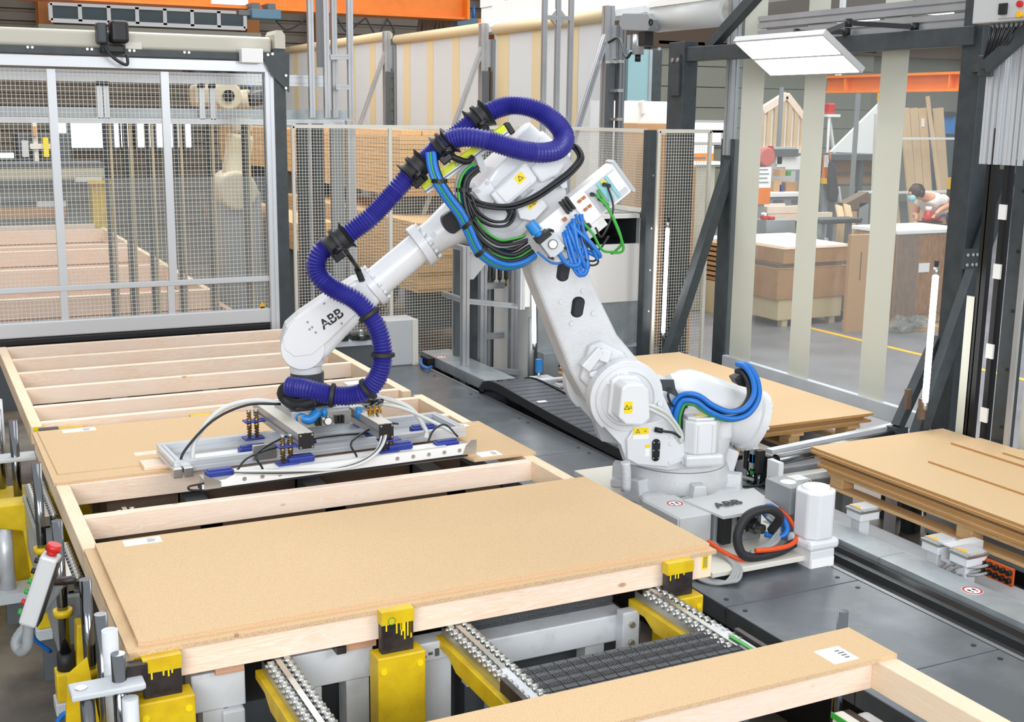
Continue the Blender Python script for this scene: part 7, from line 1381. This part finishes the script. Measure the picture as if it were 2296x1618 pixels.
B().tube([(hnd[0]+.2, 14.3, hnd[2]-.06), (hnd[0]+.35, 14.3, hnd[2]-.02), (hnd[0]+.5, 14.3, hnd[2]-.12), (hnd[0]+.6, 14.2, hnd[2]-.3)], .014, 6).build('power_cord', 'cable_blue', t)
# ---------- middle: white sheets, cartons and bench behind the open passage ----------
r = (8.067, 9.474, 2.508, 3.149); t = thing('white_sheet_pack', 'large white sheet pack with a paper clip on its top edge', 'sheet pack', ((r[0]+r[1])/2, 14.2, 0)); B().box(r[0]+.3, r[1], 14.2, 14.5, .1, r[3]).build('sheet_stack', 'paper', t); B().box(r[0]+.3, r[1], 14.25, 14.45, 0, .1).build('pack_base', 'wood_dark_x', t)
a = [(8.968, 14.18, 3.152), (9.0, 14.18, 3.07), (9.01, 14.18, 2.976)]; B().tube(a, .03, 6).build('paper_clip', 'paper', t)
for k, (q, m, lab) in enumerate((((8.547, 9.076, 2.727, 2.864), 'cardboard_light', 'flat carton in front of the white sheet pack'), ((8.712, 8.938, 2.476, 2.731), 'cardboard', 'brown carton beside the dark post'), ((8.606, 8.81, 1.719, 2.354), 'cardboard', 'tall brown carton pile below the dark post base'))): t = simple('carton', lab, 'box', (q[0], q[1], 0, q[3]), 13.6-.5*k, .4, m, 'box_body', .01)
r = (10.707, 11.133, 2.286, 2.526); t = thing('warning_banner', 'white and orange lettered carton on the grey bench', 'carton', (r[0], 15.5, r[2])); zm = (r[2]+r[3])/2; B().box(r[0], r[1], 15.5, 15.7, zm, r[3]).build('white_half', 'paper', t); B().box(r[0], r[1], 15.5, 15.7, r[2], zm).build('orange_half', 'orange', t)
for k in range(6): B().box(r[0]+.02+.045*k, r[0]+.05+.045*k, 15.495, 15.5, r[2]+.02, r[2]+.07).build('print_mark', 'grey_dark', t)
a = (10.461, 11.194, 2.21, 2.29); t = thing('side_bench', 'grey side bench behind the mesh panel', 'workbench', (a[0], 15.5, 0)); bx(t, 'bench_top', 'white', (a[0], a[1], a[3]-.05, a[3]), 15.4, .6); B().box(a[0]+.2, a[1]-.05, 15.45, 15.95, 0, a[3]-.05).build('bench_body', 'cladding_light', t, bev=.01)
r = (13.569, 14.155, 3.272, 4.306); t = thing('glass_booth', 'teal glass booth far behind the open passage', 'booth', (r[0], 22, 0)); bx(t, 'booth_frame', 'anthracite', (r[0]-.2, r[1]+.3, 0, r[3]), 22.1, 1.0); bx(t, 'glass_front', 'booth_glass', (r[0], r[1], r[2], r[3]), 22, .1); bx(t, 'grey_front', 'grey_paint', (r[0], r[1], 0, r[2]), 22, .1); B().box(r[0]+.5, r[0]+.56, 21.98, 22, r[2], r[3]).build('glazing_bar', 'alu', t)
for a, lab in (((22.976, 24.332, 2.555, 2.755), 1), ((23.116, 24.21, 2.155, 2.427), 2)): t = thing('window_%d' % (lab+3), None, None, (a[0], 33.3, a[2]), kind='structure'); bx(t, 'pane', 'daylight', a, 33.35, .05); B().box(a[0]-.1, a[1]+.1, 33.36, 33.45, a[2]-.1, a[3]+.1).build('window_frame', 'white', t)
q = (10.244, 15.528, 0.0); t = thing('pallet_truck', 'dark pallet truck with amber hazard marks behind the dark fence post', 'pallet truck', q); B().box(q[0]-.3, q[0]+.4, q[1], q[1]+.6, .08, .5).build('truck_body', 'anthracite', t, bev=.02); B().box(q[0]-.2, q[0]+.3, q[1]-.01, q[1], .2, .4).build('hazard_mark', 'amber', t); B().box(q[0]-.2, q[0]+.3, q[1]+.5, q[1]+.6, .5, 1.2).build('truck_mast', 'anthracite', t)
for x in (q[0]-.2, q[0]+.3): B().cyl((x, q[1]+.1, .09), (x, q[1]+.2, .09), .09).build('wheel', 'black', t)

# ---------- lumber stacks behind the fence ----------
def lumber(label, group, xL, y0, x1, z0, z1, L, th=.055, cols=2, jit=.03, seed=1):
    r = random.Random(seed); n = max(1, int(round((z1-z0)/th))); w = (x1-xL)/cols; first = None
    for i in range(n):
        for j in range(cols):
            loc = (xL+w*(j+.5)+r.uniform(-.1, .1)*jit, y0+L/2+r.uniform(-1, 1)*jit, z0+i*(z1-z0)/n)
            if first is None:
                first = thing('timber_beam', label, 'timber', loc, group=group); B().box(-w/2+.004, w/2-.004, -L/2, L/2, .002, (z1-z0)/n-.002).build('beam_wood', 'wood_dark_y', first, local=True)
                B().box(-w/2+.004, w/2-.004, -L/2-.002, -L/2, .002, (z1-z0)/n-.002).build('beam_end', 'wood_dark_x', first, local=True)
            else: dup(first, loc=loc)
def bunk(label, x0, x1, y0, z0, z1, L, legs=True):
    t = thing('timber_bunk', label, 'bunk', ((x0+x1)/2, y0+L/2, 0))
    for y in (y0+.3, y0+L-.5): B().box(x0, x1, y, y+.12, z0, z1).build('bearer', 'grey_dark', t); legs and B().box(x0, x0+.12, y, y+.12, 0, z0).build('leg', 'grey_dark', t); legs and B().box(x1-.12, x1, y, y+.12, 0, z0).build('leg', 'grey_dark', t)
a = (5.662, 14.6, 2.667); c = (6.676, 14.6, 2.67); zb2 = 1.909
lumber('squared timber beam in the tall lumber stack behind the fence mullion', 'beams of the tall lumber stack', a[0], 14.6, c[0], zb2, a[2], 5.0)
q = (5.367, 6.375, 2.659, 2.745); lumber('loose timber beam on top of the tall lumber stack', 'beams on top of the lumber stack', a[0]+.15, 14.9, c[0]-.3, a[2], 2.733, 4.6, .09, 2)
zl2 = 1.66; a2 = (5.495, 13.6, 1.339); c2 = (6.107, 13.6, 1.316); z02 = 0.81
bunk('dark bearers between the tall and the low lumber stack', a[0], c[0], 14.6, zl2+.005, zb2, 4.8, False)
lumber('squared timber beam in the low lumber stack behind the forearm', 'beams of the low lumber stack', a2[0], 13.6, c2[0]+.4, z02, zl2, 6.0, .05, 2, .02, 3)
bunk('grey bunk under the low lumber stack', a2[0], c2[0]+.4, 13.6, .3, z02, 6.0)
a3 = (5.981, 20.0, 2.593); lumber('squared timber beam in the far stack beside the gate post', 'beams of the far lumber stack', 5.559, 19, 6.33, 2.017, 2.68, 5, .1, 2, .02, 4)
bunk('dark bunk under the far lumber stack', 5.559, 6.33, 19, .6, 2.017, 5)
lumber('pale timber beam on the low stack behind the tower posts', 'pale beams behind the tower', 4.388, 15, 4.976, 1.227, 1.568, 5, .08, 2, .03, 5)
bunk('dark bunk under the pale timber beams behind the tower', 4.388, 4.976, 15, .3, 1.227, 5)
r = (3.904, 4.322, 1.569, 1.722); lumber('short pale timber block seen through the gate near its end stile', 'short blocks behind the gate', r[0], 16, r[1], r[2], r[3], 1.2, .07, 1, .06, 6); bunk('dark bunk under the short timber blocks', r[0], r[1], 16, .3, r[2], 1.2)
# ---------- timber element and bed behind the gate ----------
t = thing('timber_wall_element', 'tall timber wall element waiting behind the mesh gate', 'wall element', (1.6, 17, .78))
yA = 13.5; B().box(2.93, 3.0, 13.5, 21.5, .79, 1.0).build('rim_beam', 'wood_y', t, bev=.003, seg=1); B().box(-1.2, -1.13, 13.5, 21.5, .79, 1.0).build('rim_beam', 'wood_y', t)
for y in [13.5] + [15.98, 18.137, 18.737, 21.183, 22.173]: B().box(-1.13, 2.93, y, y+.1, .79, 1.0).build('stud', 'wood_x', t, bev=.003, seg=1)
t = thing('far_machine_bed', 'brown infeed bed with roller strips behind the mesh gate', 'machine bed', (1.2, 12.8, 0)); B().box(-2, 3.2, 12.75, 21.5, .7, .78).build('bed_top', 'plywood', t); B().box(-2, 3.2, 12.8, 21.4, 0, .7).build('bed_base', 'grey_dark', t)
for px in (1.094, 1.838): B().box(px, px+.1, 12.76, 13.4, .78, .8).build('roller_strip', 'steel', t)
B().box(3.02, 3.1, 12.76, 13.6, .78, .8).build('roller_strip', 'steel', t)
# machines behind the gate
def mach(name, label, cat, body, y, d, mat, extra):
    t = thing(name, label, cat, ((body[0]+body[1])/2, y+d/2, 0)); B().box(body[0], body[1], y, y+d, 0, body[3]).build('machine_body', mat, t, bev=.02)
    for n, r, dy, m in extra: B().box(r[0], r[1], y-dy, y-dy+.1, r[2], r[3]).build(n, m, t)
    return t
mach('saw_line', 'grey saw line with rails and dark cover behind the gate', 'machine', (1.075, 3.284, 0.969, 2.02), 23, .8, 'grey_mid', (('guard_rail', (1.103, 3.295, 1.939, 2.024), .1, 'grey_dark'), ('upper_panel', (1.088, 3.235, 1.744, 1.928), .15, 'cladding_light'), ('dark_slot', (1.072, 2.995, 1.569, 1.646), .15, 'black'), ('lower_slot', (1.055, 2.981, 1.33, 1.376), .15, 'black'), ('clear_lid', (2.06, 2.532, 1.276, 1.375), .4, 'alu_bright'), ('brown_board', (1.028, 2.524, 1.097, 1.279), .4, 'cardboard'), ('rail_item', (2.715, 3.164, 1.698, 1.776), .35, 'alu_bright')))
mach('yellow_cabinet', 'yellow machine end cover behind the gate mullion', 'cover', (2.922, 3.249, 0.932, 1.702), 22.2, .4, 'yellow', (('top_lip', (2.849, 3.254, 1.693, 1.746), .1, 'yellow'),))
mach('feeder_unit', 'cream feeder unit with yellow parts behind the gate', 'machine', (1.918, 2.838, 1.979, 2.501), 24, 1, 'grey_dark', (('cream_post', (2.178, 2.254, 1.988, 2.702), .15, 'cream'), ('orange_tip', (2.167, 2.242, 2.467, 2.64), .25, 'cardboard_light'), ('grey_cabinet', (1.968, 2.073, 2.096, 2.387), .25, 'grey_box'), ('yellow_part', (2.33, 2.421, 2.094, 2.443), .25, 'yellow_clean'), ('cream_arm', (2.11, 2.503, 2.236, 2.331), .2, 'cream')))
for k, r in enumerate(((3.579, 3.769, 2.362, 2.646), (3.886, 4.724, 1.999, 2.652), (4.931, 5.03, 2.01, 2.658), (5.095, 5.272, 2.009, 2.66), (5.504, 5.884, 2.009, 2.664), (5.985, 6.189, 2.009, 2.667), (6.279, 6.576, 2.009, 2.67), (6.725, 6.851, 2.009, 2.673), (2.194, 2.52, 1.751, 1.87))):
    t = thing('window_%d' % (10+k), None, None, (r[0], 32.7, r[2]), kind='structure'); B().box(r[0], r[1], 32.7, 32.75, r[2], r[3]).build('pane', 'daylight', t); B().box(r[0]-.06, r[1]+.06, 32.75, 32.8, r[2]-.06, r[3]+.06).build('window_frame', 'grey_dark', t)
# ---------- second robot, older and beige, behind the gate ----------
ry = 15.2
c = (3.773, 15.2, 1.963)
t = thing('industrial_robot', 'older beige robot with raised arm seen through the gate mesh', 'robot', (c[0], ry, 0))
def q(px): return V(*px)
P1 = [(3.674, 15.2, 1.993), (3.796, 15.2, 2.675), (3.591, 15.2, 3.13), (3.268, 15.2, 3.14), (3.894, 15.2, 3.135), (4.146, 15.2, 3.14)]
B().lathe([(0, .4), (.3, .4), (.32, .33), (.8, .33)], (P1[0][0]+.05, ry, 0), (P1[0][0]+.05, ry, 1), 24).build('base', 'grey_mid', t, auto=35)  # grey base and turret: dimness behind the gate put into the colour
B().cyl((P1[0][0], ry-.3, P1[0][2]), (P1[0][0], ry+.3, P1[0][2]), .24, n=28).build('shoulder', 'beige_old', t, bev=.03); B().box(P1[0][0]-.2, P1[0][0]+.3, ry-.25, ry+.25, .7, P1[0][2]).build('turret', 'grey_mid', t, bev=.05)
B().bar(P1[0], P1[1], .3, .24, up=(0, 1, 0)).build('lower_arm', 'beige_old', t, bev=.05); B().bar(P1[1], (P1[1][0]-.02, ry, P1[2][2]), .26, .22, up=(0, 1, 0)).build('lower_arm_upper', 'beige_old', t, bev=.05)
B().cyl((P1[2][0], ry-.28, P1[2][2]), (P1[2][0], ry+.2, P1[2][2]), .17, n=28).build('elbow', 'beige_old', t, bev=.02); B().cyl((P1[2][0], ry-.3, P1[2][2]), (P1[2][0], ry-.28, P1[2][2]), .07, n=20).build('elbow_hole', 'black', t)
B().box(P1[3][0]-.06, P1[2][0], ry-.18, ry+.15, P1[3][2]-.14, P1[3][2]+.12).build('motor_block', 'beige_old', t, bev=.05)
B().cyl((P1[2][0]+.1, ry, P1[2][2]-.06), (P1[4][0], ry-.1, P1[4][2]-.05), .13, n=20).build('forearm', 'beige_old', t); B().cyl((P1[4][0], ry-.1, P1[4][2]-.05), (P1[5][0]-.05, ry-.12, P1[5][2]), .09, n=16).build('wrist', 'grey_dark', t); B().box(P1[5][0]-.12, P1[5][0]+.02, ry-.25, ry+.02, P1[5][2]-.1, P1[5][2]+.06).build('tool_head', 'grey_mid', t, bev=.02)
B().tube([(P1[4][0]-.05, ry-.2, P1[4][2]+.1), (P1[4][0]+.12, ry-.25, P1[4][2]+.15), (P1[5][0], ry-.25, P1[5][2]+.12), (P1[5][0]+.03, ry-.25, P1[5][2]-.08)], .012, 6).build('blue_hose', 'cable_blue', t); B().tube([(3.088, 15.0, 3.404), (3.158, 15.0, 3.457), (3.234, 15.0, 3.382), (3.394, 15.0, 3.412), (3.556, 15.0, 3.458), (3.715, 15.0, 3.394), (3.655, 15.0, 3.209)], .05, 8).build('dress_hose', 'fabric_dark', t)
